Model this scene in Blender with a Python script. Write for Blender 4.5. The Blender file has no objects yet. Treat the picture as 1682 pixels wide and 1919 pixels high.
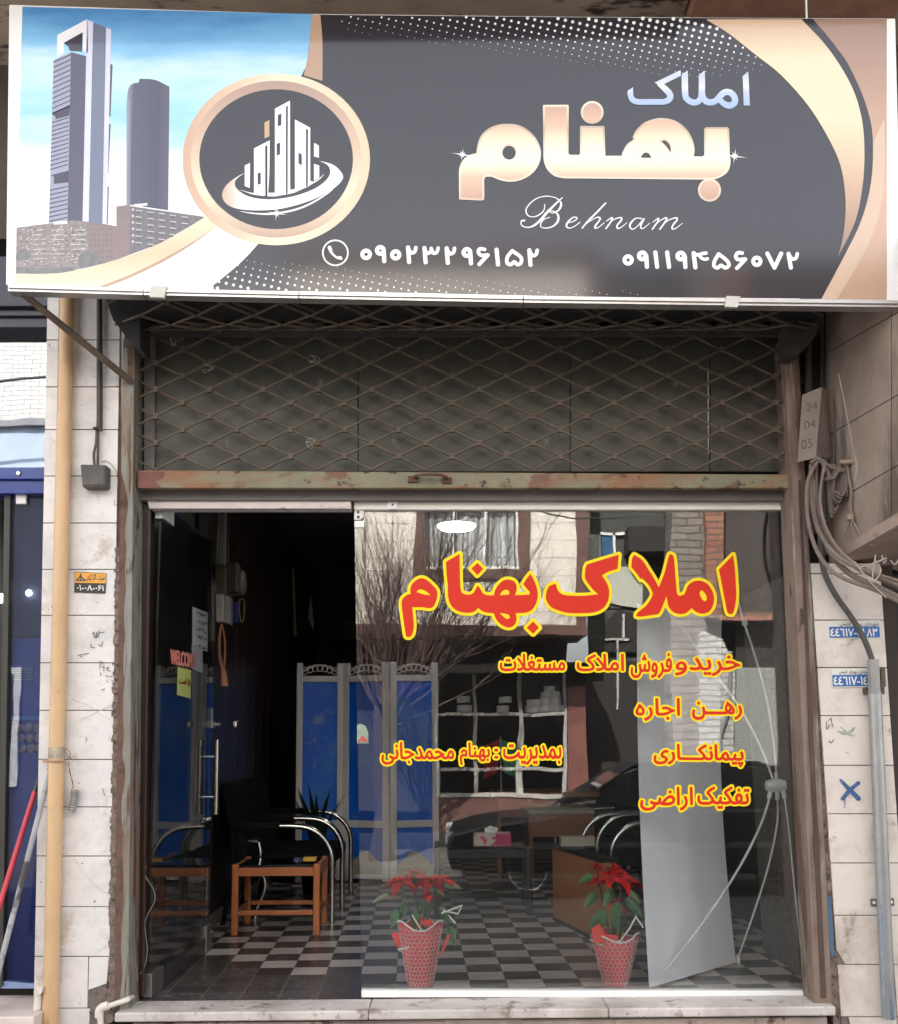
import bpy, bmesh, math, random
import numpy as np
from mathutils import Vector, Matrix
random.seed(7)
SC = bpy.context.scene
COL = SC.collection
R = math.radians

# ------------------------------------------------------------------ camera
F_PX, PX0, PY0 = 2000.0, 841.0, 1121.0          # focal length and principal point, in photo pixels
TILT, ROLL = math.atan(0.13), 0.009
CAM = np.array([0.0, -4.5, 1.045])
_f = np.array([0, math.cos(TILT), math.sin(TILT)])
_u = np.array([0, -math.sin(TILT), math.cos(TILT)])
_r = np.array([1.0, 0, 0])
C_R = _r*math.cos(ROLL) - _u*math.sin(ROLL)
C_U = _u*math.cos(ROLL) + _r*math.sin(ROLL)
cd = bpy.data.cameras.new('camera')
cam = bpy.data.objects.new('camera', cd); COL.objects.link(cam)
cd.sensor_fit = 'HORIZONTAL'; cd.sensor_width = 36.0
cd.lens = 36.0*F_PX/1682.0
cd.shift_y = (PY0-959.5)/1682.0
cd.clip_end = 2000.0
cam.matrix_world = Matrix(((C_R[0], C_U[0], -_f[0], CAM[0]), (C_R[1], C_U[1], -_f[1], CAM[1]),
                           (C_R[2], C_U[2], -_f[2], CAM[2]), (0, 0, 0, 1)))
SC.camera = cam

# ------------------------------------------------------------------ light
SUN_EL, SUN_AZ = R(43), R(-20)                    # the sun stands behind the shop; azimuth from +Y towards +X
w = bpy.data.worlds.new('World'); SC.world = w; w.use_nodes = True
nt = w.node_tree; bg = nt.nodes['Background']
sky = nt.nodes.new('ShaderNodeTexSky'); sky.sky_type = 'NISHITA'; sky.sun_disc = False
sky.sun_elevation = SUN_EL; sky.sun_rotation = SUN_AZ; sky.dust_density = 4.0; sky.air_density = 1.0; sky.ozone_density = 1.0
hs = nt.nodes.new('ShaderNodeHueSaturation'); hs.inputs['Saturation'].default_value = 0.22
nt.links.new(sky.outputs[0], hs.inputs['Color']); nt.links.new(hs.outputs[0], bg.inputs['Color'])
bg.inputs['Strength'].default_value = 0.15
sd = bpy.data.lights.new('sun', 'SUN'); sd.energy = 4.8; sd.angle = R(0.6); sd.color = (1.0, 0.95, 0.88)
sun = bpy.data.objects.new('sun', sd); COL.objects.link(sun)
sv = Vector((math.sin(SUN_AZ)*math.cos(SUN_EL), math.cos(SUN_AZ)*math.cos(SUN_EL), math.sin(SUN_EL)))
sun.rotation_euler = sv.to_track_quat('Z', 'Y').to_euler()
SC.view_settings.view_transform = 'Standard'; SC.view_settings.look = 'None'
SC.view_settings.exposure = 2.62; SC.view_settings.gamma = 1.0
SC.cycles.max_bounces = 8; SC.cycles.transparent_max_bounces = 24
SC.cycles.sample_clamp_indirect = 6.0
try:
    SC.cycles.use_denoising = True; SC.cycles.denoising_prefilter = 'ACCURATE'
except Exception:
    pass

# ------------------------------------------------------------------ photo pixel -> place
def rays(pts):
    p = np.asarray(pts, float).reshape(-1, 2)
    a = (p[:, 0]-PX0)/F_PX; b = -(p[:, 1]-PY0)/F_PX
    return _f[None]+a[:, None]*C_R[None]+b[:, None]*C_U[None]
def UY(pts, Y):                                   # onto the vertical plane y = Y
    d = rays(pts); t = (Y-CAM[1])/d[:, 1]
    return CAM[None]+d*t[:, None]
def P(px, py, Y): return Vector(UY([(px, py)], Y)[0])
def PZ(px, py, Z):                                # onto the level plane z = Z
    d = rays([(px, py)])[0]; t = (Z-CAM[2])/d[2]
    return Vector(CAM+d*t)
def PX(px, py, X):                                # onto the plane x = X
    d = rays([(px, py)])[0]; t = (X-CAM[0])/d[0]
    return Vector(CAM+d*t)
def PM(px, py, Y):                                # a thing mirrored in the window pane: Y is its own (negative) place
    v = P(px, py, -Y); v.y = Y; return v

# ------------------------------------------------------------------ mesh builder
class MB:
    def __init__(s): s.v = []; s.f = []; s.smooth = False
    def add(s, vs, fs):
        o = len(s.v); s.v += [tuple(v) for v in vs]; s.f += [tuple(i+o for i in f) for f in fs]; return s
    def hexa(s, a, b):                             # a: four corners, b: the four matching ones behind
        return s.add(list(a)+list(b), [(0, 1, 2, 3), (7, 6, 5, 4), (0, 4, 5, 1), (1, 5, 6, 2), (2, 6, 7, 3), (3, 7, 4, 0)])
    def box(s, p, q):
        x0, y0, z0 = p; x1, y1, z1 = q
        return s.hexa([(x0, y0, z0), (x1, y0, z0), (x1, y0, z1), (x0, y0, z1)], [(x0, y1, z0), (x1, y1, z0), (x1, y1, z1), (x0, y1, z1)])
    def prism(s, poly, off):                       # polygon (world points) pushed by off
        n = len(poly); a = [Vector(p) for p in poly]; b = [p+Vector(off) for p in a]
        return s.add(a+b, [tuple(range(n)), tuple(range(2*n-1, n-1, -1))]+[(i, n+i, n+(i+1) % n, (i+1) % n) for i in range(n)])
    def pq(s, pts, Y0, Y1):                        # photo-pixel outline, a slab from Y0 back to Y1 (square cut)
        a = UY(pts, Y0); return s.prism(a, (0, Y1-Y0, 0))
    def pbox(s, x0, y0, x1, y1, Y0, Y1): return s.pq([(x0, y1), (x1, y1), (x1, y0), (x0, y0)], Y0, Y1)
    def flat(s, poly): return s.add(poly, [tuple(range(len(poly)))])
    def tube(s, pts, r, n=10, caps=True, closed=False):
        pts = [Vector(p) for p in pts]; m = len(pts); rr = r if hasattr(r, '__len__') else [r]*m
        rings = []; up = None
        for i, p in enumerate(pts):
            if closed: t = pts[(i+1) % m]-pts[i-1]
            else: t = pts[min(i+1, m-1)]-pts[max(i-1, 0)]
            if t.length < 1e-9: t = Vector((0, 0, 1))
            t.normalize()
            if up is None:
                up = Vector((0, 0, 1)) if abs(t.z) < .9 else Vector((1, 0, 0))
            u = up-t*up.dot(t)
            if u.length < 1e-6: u = t.orthogonal()
            u.normalize(); up = u; w_ = t.cross(u)
            rings.append([p+(u*math.cos(2*math.pi*k/n)+w_*math.sin(2*math.pi*k/n))*rr[i] for k in range(n)])
        vs = [v for g in rings for v in g]; fs = []
        for i in range(m if closed else m-1):
            for k in range(n):
                j = (i+1) % m
                fs.append((i*n+k, i*n+(k+1) % n, j*n+(k+1) % n, j*n+k))
        if caps and not closed: fs += [tuple(range(n-1, -1, -1)), tuple(range((m-1)*n, m*n))]
        return s.add(vs, fs)
    def lathe(s, c, prof, n=20, ax='z', sx=1, sy=1):
        c = Vector(c); vs = []; m = len(prof)
        for (r, h) in prof:
            for k in range(n):
                a = 2*math.pi*k/n; x, y = r*math.cos(a)*sx, r*math.sin(a)*sy
                vs.append(c+(Vector((x, y, h)) if ax == 'z' else Vector((x, h, y)) if ax == 'y' else Vector((h, x, y))))
        fs = [(i*n+k, i*n+(k+1) % n, (i+1)*n+(k+1) % n, (i+1)*n+k) for i in range(m-1) for k in range(n)]
        fs += [tuple(range(n-1, -1, -1)), tuple(range((m-1)*n, m*n))]
        return s.add(vs, fs)
WL = {}
def link(name, mb, mat, parent=None, smooth=None, bevel=0.0):
    if parent is None:
        a = np.array(mb.v); lo = a.min(0); hi = a.max(0); loc = Vector(((lo[0]+hi[0])/2, (lo[1]+hi[1])/2, lo[2])); base = loc
    else: loc = Vector((0, 0, 0)); base = WL[parent.name]
    me = bpy.data.meshes.new(name)
    me.from_pydata([(v[0]-base.x, v[1]-base.y, v[2]-base.z) for v in mb.v], [], mb.f)
    bm = bmesh.new(); bm.from_mesh(me); bmesh.ops.recalc_face_normals(bm, faces=bm.faces); bm.to_mesh(me); bm.free()
    me.materials.append(mat)
    if smooth if smooth is not None else mb.smooth:
        me.polygons.foreach_set('use_smooth', [True]*len(me.polygons))
    o = bpy.data.objects.new(name, me); COL.objects.link(o); o.location = loc
    if parent: o.parent = parent
    if smooth:
        try: me.set_sharp_from_angle(angle=R(40))
        except Exception: pass
    if bevel:
        b = o.modifiers.new('bevel', 'BEVEL'); b.width = bevel; b.segments = 2; b.limit_method = 'ANGLE'; b.angle_limit = R(40)
    WL[o.name] = base.copy()
    return o
def tag(o, label, cat, group=None):
    o['label'] = label; o['category'] = cat
    if group: o['group'] = group
    return o
def thing(name, label, cat, loc, group=None):
    o = bpy.data.objects.new(name, None); COL.objects.link(o); o.empty_display_size = 0.1
    o.location = loc; WL[o.name] = Vector(loc); return tag(o, label, cat, group)
def struct(o): o['kind'] = 'structure'; return o
def copy_tree(o, parent=None):
    c = o.copy(); COL.objects.link(c)
    WL[c.name] = WL[o.name].copy()
    if parent: c.parent = parent
    for ch in list(o.children): copy_tree(ch, c)
    return c

# ------------------------------------------------------------------ materials
def S(c): return tuple(((x/255)/12.92 if x/255 <= .04045 else ((x/255+.055)/1.055)**2.4) for x in c)
def M(name, base, rough=.6, metal=0.0, var=.12, scale=6.0, bump=.0, bscale=60.0, spots=(), coat=0.0, crough=.1, spec=.5, stretch=None, aniso=None):
    """noise-mottled colour; spots = list of (colour, scale, threshold, softness, stretch)"""
    m = bpy.data.materials.new(name); m.use_nodes = True; t = m.node_tree; N = t.nodes; L = t.links
    b = N['Principled BSDF']; b.inputs['Roughness'].default_value = rough; b.inputs['Metallic'].default_value = metal
    b.inputs['Specular IOR Level'].default_value = spec
    b.inputs['Coat Weight'].default_value = coat; b.inputs['Coat Roughness'].default_value = crough; b.inputs['Coat IOR'].default_value = 1.6
    tc = N.new('ShaderNodeTexCoord')
    def vec(st):
        if not st: return tc.outputs['Object']
        mp = N.new('ShaderNodeMapping'); mp.inputs['Scale'].default_value = st; L.new(tc.outputs['Object'], mp.inputs['Vector']); return mp.outputs[0]
    def noise(sc, det=5, st=None, ro=.55):
        n = N.new('ShaderNodeTexNoise'); n.inputs['Scale'].default_value = sc; n.inputs['Detail'].default_value = det; n.inputs['Roughness'].default_value = ro
        L.new(vec(st), n.inputs['Vector']); return n.outputs['Fac']
    def ramp(src, a, b_):
        r = N.new('ShaderNodeMapRange'); r.inputs['From Min'].default_value = a; r.inputs['From Max'].default_value = b_; L.new(src, r.inputs['Value']); return r.outputs[0]
    def mix(fac, a, b_):
        x = N.new('ShaderNodeMix'); x.data_type = 'RGBA'; L.new(fac, x.inputs[0])
        for i, v in ((6, a), (7, b_)):
            if isinstance(v, tuple): x.inputs[i].default_value = (*v, 1)
            else: L.new(v, x.inputs[i])
        return x.outputs[2]
    lo = tuple(c*(1-var) for c in base); hi = tuple(min(1, c*(1+var)) for c in base)
    col = mix(ramp(noise(scale, 6, stretch), .3, .7), lo, hi)
    for sp in spots:
        c, sc, th, so = sp[:4]; st = sp[4] if len(sp) > 4 else None
        col = mix(ramp(noise(sc, 8, st, .65), th, th+so), col, c)
    L.new(col, b.inputs['Base Color'])
    if bump:
        bn = N.new('ShaderNodeBump'); bn.inputs['Strength'].default_value = bump; bn.inputs['Distance'].default_value = .004
        L.new(noise(bscale, 6), bn.inputs['Height']); L.new(bn.outputs[0], b.inputs['Normal'])
    m['nodes'] = 1
    return m
def emis(name, col, s):
    m = bpy.data.materials.new(name); m.use_nodes = True; b = m.node_tree.nodes['Principled BSDF']
    b.inputs['Base Color'].default_value = (*col, 1); b.inputs['Emission Color'].default_value = (*col, 1); b.inputs['Emission Strength'].default_value = s; return m
def glass(name, refl=.07, dust=.02, wave=.0004, wscale=5.0, tint=(.93, .96, .95), dustcol=(.5, .49, .46)):
    """sheet glass: clear transmission, a mirror reflection bent by the sheet's waviness, and a film of dust"""
    m = bpy.data.materials.new(name); m.use_nodes = True; t = m.node_tree; N = t.nodes; L = t.links
    N.remove(N['Principled BSDF']); out = N['Material Output']
    tr = N.new('ShaderNodeBsdfTransparent'); tr.inputs[0].default_value = (*tint, 1)
    gl = N.new('ShaderNodeBsdfGlossy'); gl.inputs['Roughness'].default_value = .0
    df = N.new('ShaderNodeBsdfDiffuse'); df.inputs[0].default_value = (*dustcol, 1)
    tc = N.new('ShaderNodeTexCoord'); no = N.new('ShaderNodeTexNoise'); no.inputs['Scale'].default_value = wscale; no.inputs['Detail'].default_value = 2.0
    mp = N.new('ShaderNodeMapping'); mp.inputs['Scale'].default_value = (1.0, 1.0, .5); L.new(tc.outputs['Object'], mp.inputs[0]); L.new(mp.outputs[0], no.inputs['Vector'])
    bp = N.new('ShaderNodeBump'); bp.inputs['Strength'].default_value = 1.0; bp.inputs['Distance'].default_value = wave
    L.new(no.outputs['Fac'], bp.inputs['Height']); L.new(bp.outputs[0], gl.inputs['Normal'])
    fr = N.new('ShaderNodeLayerWeight'); fr.inputs['Blend'].default_value = .25
    ma = N.new('ShaderNodeMath'); ma.operation = 'MULTIPLY_ADD'; ma.inputs[1].default_value = .8; ma.inputs[2].default_value = refl-.02
    L.new(fr.outputs['Fresnel'], ma.inputs[0]); 
    cl = N.new('ShaderNodeClamp'); L.new(ma.outputs[0], cl.inputs[0])
    m1 = N.new('ShaderNodeMixShader'); L.new(cl.outputs[0], m1.inputs[0]); L.new(tr.outputs[0], m1.inputs[1]); L.new(gl.outputs[0], m1.inputs[2])
    n2 = N.new('ShaderNodeTexNoise'); n2.inputs['Scale'].default_value = 3.0; n2.inputs['Detail'].default_value = 8.0; L.new(tc.outputs['Object'], n2.inputs['Vector'])
    mr = N.new('ShaderNodeMapRange'); mr.inputs['From Min'].default_value = .3; mr.inputs['From Max'].default_value = .75
    mr.inputs['To Min'].default_value = dust*.5; mr.inputs['To Max'].default_value = dust*1.5; L.new(n2.outputs['Fac'], mr.inputs['Value'])
    n3 = N.new('ShaderNodeTexNoise'); n3.inputs['Scale'].default_value = 70.0; n3.inputs['Detail'].default_value = 3.0
    mp3 = N.new('ShaderNodeMapping'); mp3.inputs['Scale'].default_value = (1.0, 1.0, .25); L.new(tc.outputs['Object'], mp3.inputs[0]); L.new(mp3.outputs[0], n3.inputs['Vector'])
    r3 = N.new('ShaderNodeMapRange'); r3.inputs['From Min'].default_value = .66; r3.inputs['From Max'].default_value = .74; r3.inputs['To Max'].default_value = .06; L.new(n3.outputs['Fac'], r3.inputs['Value'])
    sm_ = N.new('ShaderNodeMath'); sm_.operation = 'ADD'; L.new(mr.outputs[0], sm_.inputs[0]); L.new(r3.outputs[0], sm_.inputs[1])
    m2 = N.new('ShaderNodeMixShader'); L.new(sm_.outputs[0], m2.inputs[0]); L.new(m1.outputs[0], m2.inputs[1]); L.new(df.outputs[0], m2.inputs[2])
    L.new(m2.outputs[0], out.inputs['Surface'])
    return m
def grad(name, stops, axis=2, lo=0.0, hi=1.0, rough=.3, coat=1.0, noise=.0, nscale=4.0, spec=.5):
    """a printed colour gradient along one axis of the print (object space, metres)"""
    m = bpy.data.materials.new(name); m.use_nodes = True; t = m.node_tree; N = t.nodes; L = t.links; b = N['Principled BSDF']
    b.inputs['Roughness'].default_value = rough; b.inputs['Coat Weight'].default_value = coat; b.inputs['Coat IOR'].default_value = 1.56; b.inputs['Coat Roughness'].default_value = .09
    b.inputs['Specular IOR Level'].default_value = .1
    tc = N.new('ShaderNodeTexCoord'); sp = N.new('ShaderNodeSeparateXYZ'); L.new(tc.outputs['Object'], sp.inputs[0])
    src = sp.outputs[axis]
    if noise:
        no = N.new('ShaderNodeTexNoise'); no.inputs['Scale'].default_value = nscale; no.inputs['Detail'].default_value = 6.0
        mp = N.new('ShaderNodeMapping'); mp.inputs['Scale'].default_value = (.6, 1, 2.2); L.new(tc.outputs['Object'], mp.inputs[0]); L.new(mp.outputs[0], no.inputs['Vector'])
        ma = N.new('ShaderNodeMath'); ma.operation = 'MULTIPLY_ADD'; ma.inputs[1].default_value = noise; L.new(no.outputs['Fac'], ma.inputs[0]); L.new(src, ma.inputs[2]); src = ma.outputs[0]
    mr = N.new('ShaderNodeMapRange'); mr.inputs['From Min'].default_value = lo+noise*.5; mr.inputs['From Max'].default_value = hi+noise*.5; L.new(src, mr.inputs['Value'])
    cr = N.new('ShaderNodeValToRGB'); L.new(mr.outputs[0], cr.inputs[0]); e = cr.color_ramp.elements
    while len(e) < len(stops): e.new(.5)
    for k, (p_, c) in enumerate(stops): e[k].position = p_; e[k].color = (*c, 1)
    L.new(cr.outputs[0], b.inputs['Base Color']); return m

# ------------------------------------------------------------------ flat lettering: a signed distance field cut into a mesh
def catmull(pts, closed=False, n=6):
    """points (x, y[, w]); a point written as ('c', x, y[, w]) is a hard corner"""
    cor = [p[0] == 'c' for p in pts]; q = [tuple(p[1:]) if c else tuple(p) for p, c in zip(pts, cor)]
    m = len(q); q = [np.array(p, float) for p in q]; out = []
    for i in range(m if closed else m-1):
        a, b = q[i], q[(i+1) % m]
        p0 = q[i-1] if (closed or i > 0) else a; p3 = q[(i+2) % m] if (closed or i+2 < m) else b
        if cor[i]: p0 = a-(b-a)*.5
        if cor[(i+1) % m]: p3 = b+(b-a)*.5
        if cor[i] and cor[(i+1) % m]: out.append(a); continue
        for k in range(n):
            t = k/n; out.append(.5*((2*a)+(b-p0)*t+(2*p0-5*a+4*b-p3)*t*t+(3*a-p0-3*b+p3)*t**3))
    if not closed: out.append(q[-1])
    return np.array(out)
class Ink:
    """union of pen strokes, outlines (with holes) and font words in photo pixels, on one plane"""
    def __init__(s): s.items = []
    def stroke(s, pts, w=None, smooth=True, tr=None):
        pts = [tuple(p) for p in pts]
        if w is not None: pts = [p+(w,) for p in pts]
        a = catmull(pts) if (smooth and len(pts) > 2) else np.array(pts, float)
        if tr: a = np.column_stack([tr(a[:, :2]), a[:, 2]*tr.s])
        s.items.append(('s', a)); return s
    def poly(s, outer, holes=(), smooth=False, tr=None):
        f = (lambda p: catmull(p, True)) if smooth else (lambda p: np.array(p, float))
        rs = [f(outer)[:, :2]]+[f(h)[:, :2] for h in holes]
        if tr: rs = [tr(r) for r in rs]
        s.items.append(('p', rs)); return s
    def circle(s, c, rx, ry=None, hole=None, tr=None):
        ry = ry or rx; a = np.linspace(0, 2*math.pi, 64, endpoint=False)
        rs = [np.column_stack([c[0]+rx*np.cos(a), c[1]+ry*np.sin(a)])]
        if hole: rs.append(np.column_stack([c[0]+hole[0]*np.cos(a), c[1]+hole[1]*np.sin(a)]))
        if tr: rs = [tr(r) for r in rs]
        s.items.append(('p', rs)); return s
    def word(s, text, box, slope=0.0):
        rs = font_rings(text); al = np.concatenate(rs); lo = al.min(0); hi = al.max(0)
        x0, y0, x1, y1 = box; o = []
        for r in rs:
            k = (r-lo)/(hi-lo); t = np.empty_like(k); t[:, 0] = x0+k[:, 0]*(x1-x0); t[:, 1] = y1-k[:, 1]*(y1-y0)+slope*(t[:, 0]-x0); o.append(t)
        s.items.append(('w', o)); return s
    def field(s, X, Y):
        D = np.full(X.shape, 1e9)
        def seg(ax, ay, bx, by):
            dx, dy = bx-ax, by-ay; l = dx*dx+dy*dy+1e-12
            t = np.clip(((X-ax)*dx+(Y-ay)*dy)/l, 0, 1); return np.hypot(X-ax-t*dx, Y-ay-t*dy), t
        for kind, a in s.items:
            if kind == 's':
                for i in range(len(a)-1):
                    d, t = seg(a[i, 0], a[i, 1], a[i+1, 0], a[i+1, 1]); D = np.minimum(D, d-.5*(a[i, 2]+t*(a[i+1, 2]-a[i, 2])))
            elif kind == 'p':
                ins = np.zeros(X.shape, bool); dm = np.full(X.shape, 1e9)
                for r in a:
                    for i in range(len(r)):
                        (ax, ay), (bx, by) = r[i-1], r[i]
                        dm = np.minimum(dm, seg(ax, ay, bx, by)[0])
                        if ay != by:
                            c = ((ay > Y) != (by > Y)) & (X < (bx-ax)*(Y-ay)/(by-ay)+ax); ins ^= c
                D = np.minimum(D, np.where(ins, -dm, dm))
            else:
                wn_ = np.zeros(X.shape, int); dm = np.full(X.shape, 1e9)
                for r in a:
                    for i in range(len(r)):
                        (ax, ay), (bx, by) = r[i-1], r[i]
                        dm = np.minimum(dm, seg(ax, ay, bx, by)[0])
                        if ay != by:
                            c = ((ay > Y) != (by > Y)) & (X < (bx-ax)*(Y-ay)/(by-ay)+ax); wn_ += np.where(c, 1 if by > ay else -1, 0)
                D = np.minimum(D, np.where(wn_ != 0, -dm, dm))
        return D
    def bounds(s):
        pts = np.concatenate([a[:, :2] if k == 's' else np.concatenate(a) for k, a in s.items])
        wmax = max([a[:, 2].max() for k, a in s.items if k == 's'] or [0]); return pts.min(0)-wmax, pts.max(0)+wmax
    def grid(s, grow=0.0, res=1.0):
        lo, hi = s.bounds(); lo = lo-grow-2*res; hi = hi+grow+2*res
        xs = np.arange(lo[0], hi[0]+res, res); ys = np.arange(lo[1], hi[1]+res, res); X, Y = np.meshgrid(xs, ys)
        return xs, ys, s.field(X, Y)
    def mesh(s, place, grow=0.0, res=1.0, cut=None, g=None):
        """place: (n,2) pixels -> world; grow: offset outward in px"""
        xs, ys, D = g if g is not None else s.grid(grow, res)
        D = D-grow
        if cut is not None:
            X, Y = np.meshgrid(xs, ys); D = np.maximum(D, cut(X, Y))
        D = np.where(np.abs(D) < 1e-6, 1e-6, D)
        v = []; f = []
        I = D < 0; full = I[:-1, :-1] & I[1:, :-1] & I[:-1, 1:] & I[1:, 1:]; anyi = I[:-1, :-1] | I[1:, :-1] | I[:-1, 1:] | I[1:, 1:]
        for j in range(full.shape[0]):
            row = full[j]
            if row.any():
                e = np.diff(np.concatenate([[0], row.astype(int), [0]])); a = np.where(e == 1)[0]; b = np.where(e == -1)[0]
                for i0, i1 in zip(a, b):
                    k = len(v); v += [(xs[i0], ys[j]), (xs[i1], ys[j]), (xs[i1], ys[j+1]), (xs[i0], ys[j+1])]; f.append((k, k+1, k+2, k+3))
            for i in np.where(anyi[j] & ~row)[0]:
                c = [(i, j), (i+1, j), (i+1, j+1), (i, j+1)]; pg = []
                for n in range(4):
                    (i0, j0), (i1, j1) = c[n], c[(n+1) % 4]; d0, d1 = D[j0, i0], D[j1, i1]
                    if d0 < 0: pg.append((xs[i0], ys[j0]))
                    if (d0 < 0) != (d1 < 0):
                        t = d0/(d0-d1); pg.append((xs[i0]+(xs[i1]-xs[i0])*t, ys[j0]+(ys[j1]-ys[j0])*t))
                if len(pg) >= 3: k = len(v); v += pg; f.append(tuple(range(k, k+len(pg))))
        mb = MB(); mb.v = [tuple(p) for p in place(np.array(v))]; mb.f = f; return mb
class TR:
    def __init__(s, ox, oy, k): s.o = np.array([ox, oy]); s.k = k; s.s = 1.0/k
    def __call__(s, a): return s.o+np.asarray(a, float)/s.k
_ft = {}
AR = {'ا': 'ﺍﺎ', 'ب': 'ﺏﺐﺑﺒ', 'پ': 'ﭖﭗﭘﭙ', 'ت': 'ﺕﺖﺗﺘ', 'ج': 'ﺝﺞﺟﺠ', 'ح': 'ﺡﺢﺣﺤ', 'خ': 'ﺥﺦﺧﺨ', 'د': 'ﺩﺪ', 'ر': 'ﺭﺮ', 'ز': 'ﺯﺰ', 'س': 'ﺱﺲﺳﺴ', 'ش': 'ﺵﺶﺷﺸ',
      'ض': 'ﺽﺾﺿﻀ', 'غ': 'ﻍﻎﻏﻐ', 'ف': 'ﻑﻒﻓﻔ', 'ک': 'ﮎﮏﮐﮑ', 'گ': 'ﮒﮓﮔﮕ', 'ل': 'ﻝﻞﻟﻠ', 'م': 'ﻡﻢﻣﻤ', 'ن': 'ﻥﻦﻧﻨ', 'و': 'ﻭﻮ', 'ه': 'ﻩﻪﻫﻬ', 'ی': 'ﯼﯽﯾﯿ', 'ـ': 'ــــ', '\1': 'ﻻﻼ'}
def shape_fa(s):
    s = s.replace('لا', '\1'); out = []
    for i, c in enumerate(s):
        if c not in AR: out.append(c); continue
        p = s[i-1] if i else ' '; n = s[i+1] if i+1 < len(s) else ' '
        pj = p in AR and len(AR[p]) == 4; nj = n in AR and len(AR[c]) == 4; fm = AR[c]
        out.append(fm[(1 if pj else 0)+(2 if nj else 0)] if len(fm) == 4 else fm[1 if pj else 0])
    return ''.join(reversed(out))
def font_rings(text):
    if text not in _ft:
        c = bpy.data.curves.new('text', 'FONT'); c.body = shape_fa(text) if any(k in AR for k in text) else text
        o = bpy.data.objects.new('text', c); COL.objects.link(o)
        dg = bpy.context.evaluated_depsgraph_get(); cu = o.evaluated_get(dg).to_curve(dg); rs = []
        for sp in cu.splines:
            bp = sp.bezier_points; pts = []
            for i in range(len(bp)):
                a, b = bp[i], bp[(i+1) % len(bp)]
                p0, p1, p2, p3 = (np.array(v[:2]) for v in (a.co, a.handle_right, b.handle_left, b.co))
                for k in range(4): t = k/4; pts.append(p0*(1-t)**3+3*p1*t*(1-t)**2+3*p2*t*t*(1-t)+p3*t**3)
            if len(pts) > 2: rs.append(np.array(pts))
        o.to_curve_clear() if False else None
        _ft[text] = rs; bpy.data.objects.remove(o); bpy.data.curves.remove(c)
    return _ft[text]
# ================================================================== materials in use
marble = M('white_marble', (.70, .66, .625), .42, var=.08, scale=3, bump=.16, bscale=90, spots=[((.58, .55, .52), 3.2, .47, .16, (1.6, 1, 2.5)), ((.52, .44, .37), 6, .58, .08), ((.30, .25, .21), 22, .645, .05, (1, 1, .6)), ((.14, .115, .10), 75, .645, .03)])
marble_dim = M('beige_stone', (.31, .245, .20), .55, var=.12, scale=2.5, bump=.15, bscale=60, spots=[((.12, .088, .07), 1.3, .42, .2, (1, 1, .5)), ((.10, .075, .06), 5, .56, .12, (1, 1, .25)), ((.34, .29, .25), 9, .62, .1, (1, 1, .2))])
grout = M('grout', (.16, .14, .12), .95, var=.25, scale=30, bump=.5, bscale=80)
mortar = M('broken_mortar', (.19, .14, .115), .98, var=.45, scale=35, bump=1.0, bscale=50, spots=[((.05, .04, .035), 45, .56, .1), ((.36, .31, .27), 25, .62, .1)])
brickraw = M('bare_brick', (.27, .19, .155), .95, var=.3, scale=25, bump=.8, bscale=70)
creamp = M('cream_paint', (.58, .375, .20), .42, var=.08, scale=4, bump=.08, bscale=120, spots=[((.48, .29, .15), 3, .5, .2, (2, 2, .5)), ((.30, .19, .11), 12, .62, .06, (1, 1, .35)), ((.13, .09, .06), 30, .655, .04, (1, 1, .35))])
blackp = M('black_plastic', (.045, .04, .037), .5, var=.3, scale=12, bump=.1)
greyplast = M('dusty_box', (.075, .068, .06), .6, var=.25, scale=10, bump=.15, spots=[((.12, .10, .085), 6, .55, .2)])
steelrust = M('rusty_painted_steel', (.215, .215, .175), .55, metal=.0, var=.2, scale=6, bump=.35, bscale=70, spots=[((.20, .125, .09), 2.0, .47, .12, (3, 3, .5)), ((.10, .045, .03), 4.0, .53, .06, (5, 5, .4)), ((.05, .028, .02), 12, .58, .06, (1, 1, .4))])
jambrust = M('rust_streaked_jamb', (.20, .14, .11), .6, var=.2, scale=5, bump=.35, bscale=70, spots=[((.26, .28, .26), 2.4, .53, .06, (4, 4, .5)), ((.10, .05, .033), 2.6, .49, .09, (4, 4, .4)), ((.05, .028, .02), 14, .60, .06, (1, 1, .4))])
barrust = M('rusty_green_bar', (.185, .17, .10), .55, var=.18, scale=6, bump=.4, bscale=60, spots=[((.22, .10, .04), 2.2, .48, .14, (1, 1, 4)), ((.15, .065, .035), 5, .55, .08, (1, 1, 2)), ((.045, .025, .018), 18, .60, .05)])
lattm = M('dusty_lattice_steel', (.112, .084, .060), .65, metal=.2, var=.2, scale=14, bump=.3, bscale=90, spots=[((.12, .055, .035), 9, .58, .08), ((.05, .035, .03), 30, .64, .05)])
sheetm = M('dull_sheet_metal', (.060, .059, .043), .50, metal=.0, var=.25, scale=2.2, bump=.08, bscale=14, spots=[((.105, .10, .075), 2.2, .50, .25), ((.045, .038, .030), 1.2, .47, .2), ((.14, .135, .105), 9, .64, .06, (1, 1, .5))], spec=.4)
beamm = M('grey_steel_beam', (.125, .108, .102), .55, var=.15, scale=5, bump=.2, spots=[((.10, .06, .045), 8, .62, .1, (1, 1, 4))])
whitebar = M('white_aluminium_channel', (.72, .70, .63), .4, var=.05, scale=5, bump=.05, spots=[((.4, .36, .3), 22, .72, .05)])
pinkbar = M('worn_white_paint', (.62, .54, .51), .5, var=.08, scale=8, bump=.25, spots=[((.20, .10, .07), 16, .62, .06, (.6, 1, 3)), ((.08, .045, .035), 9, .66, .05, (.4, 1, 4))])
darkframe = M('dark_bronze_frame', (.032, .022, .018), .35, var=.3, scale=8, bump=.08)
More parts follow.
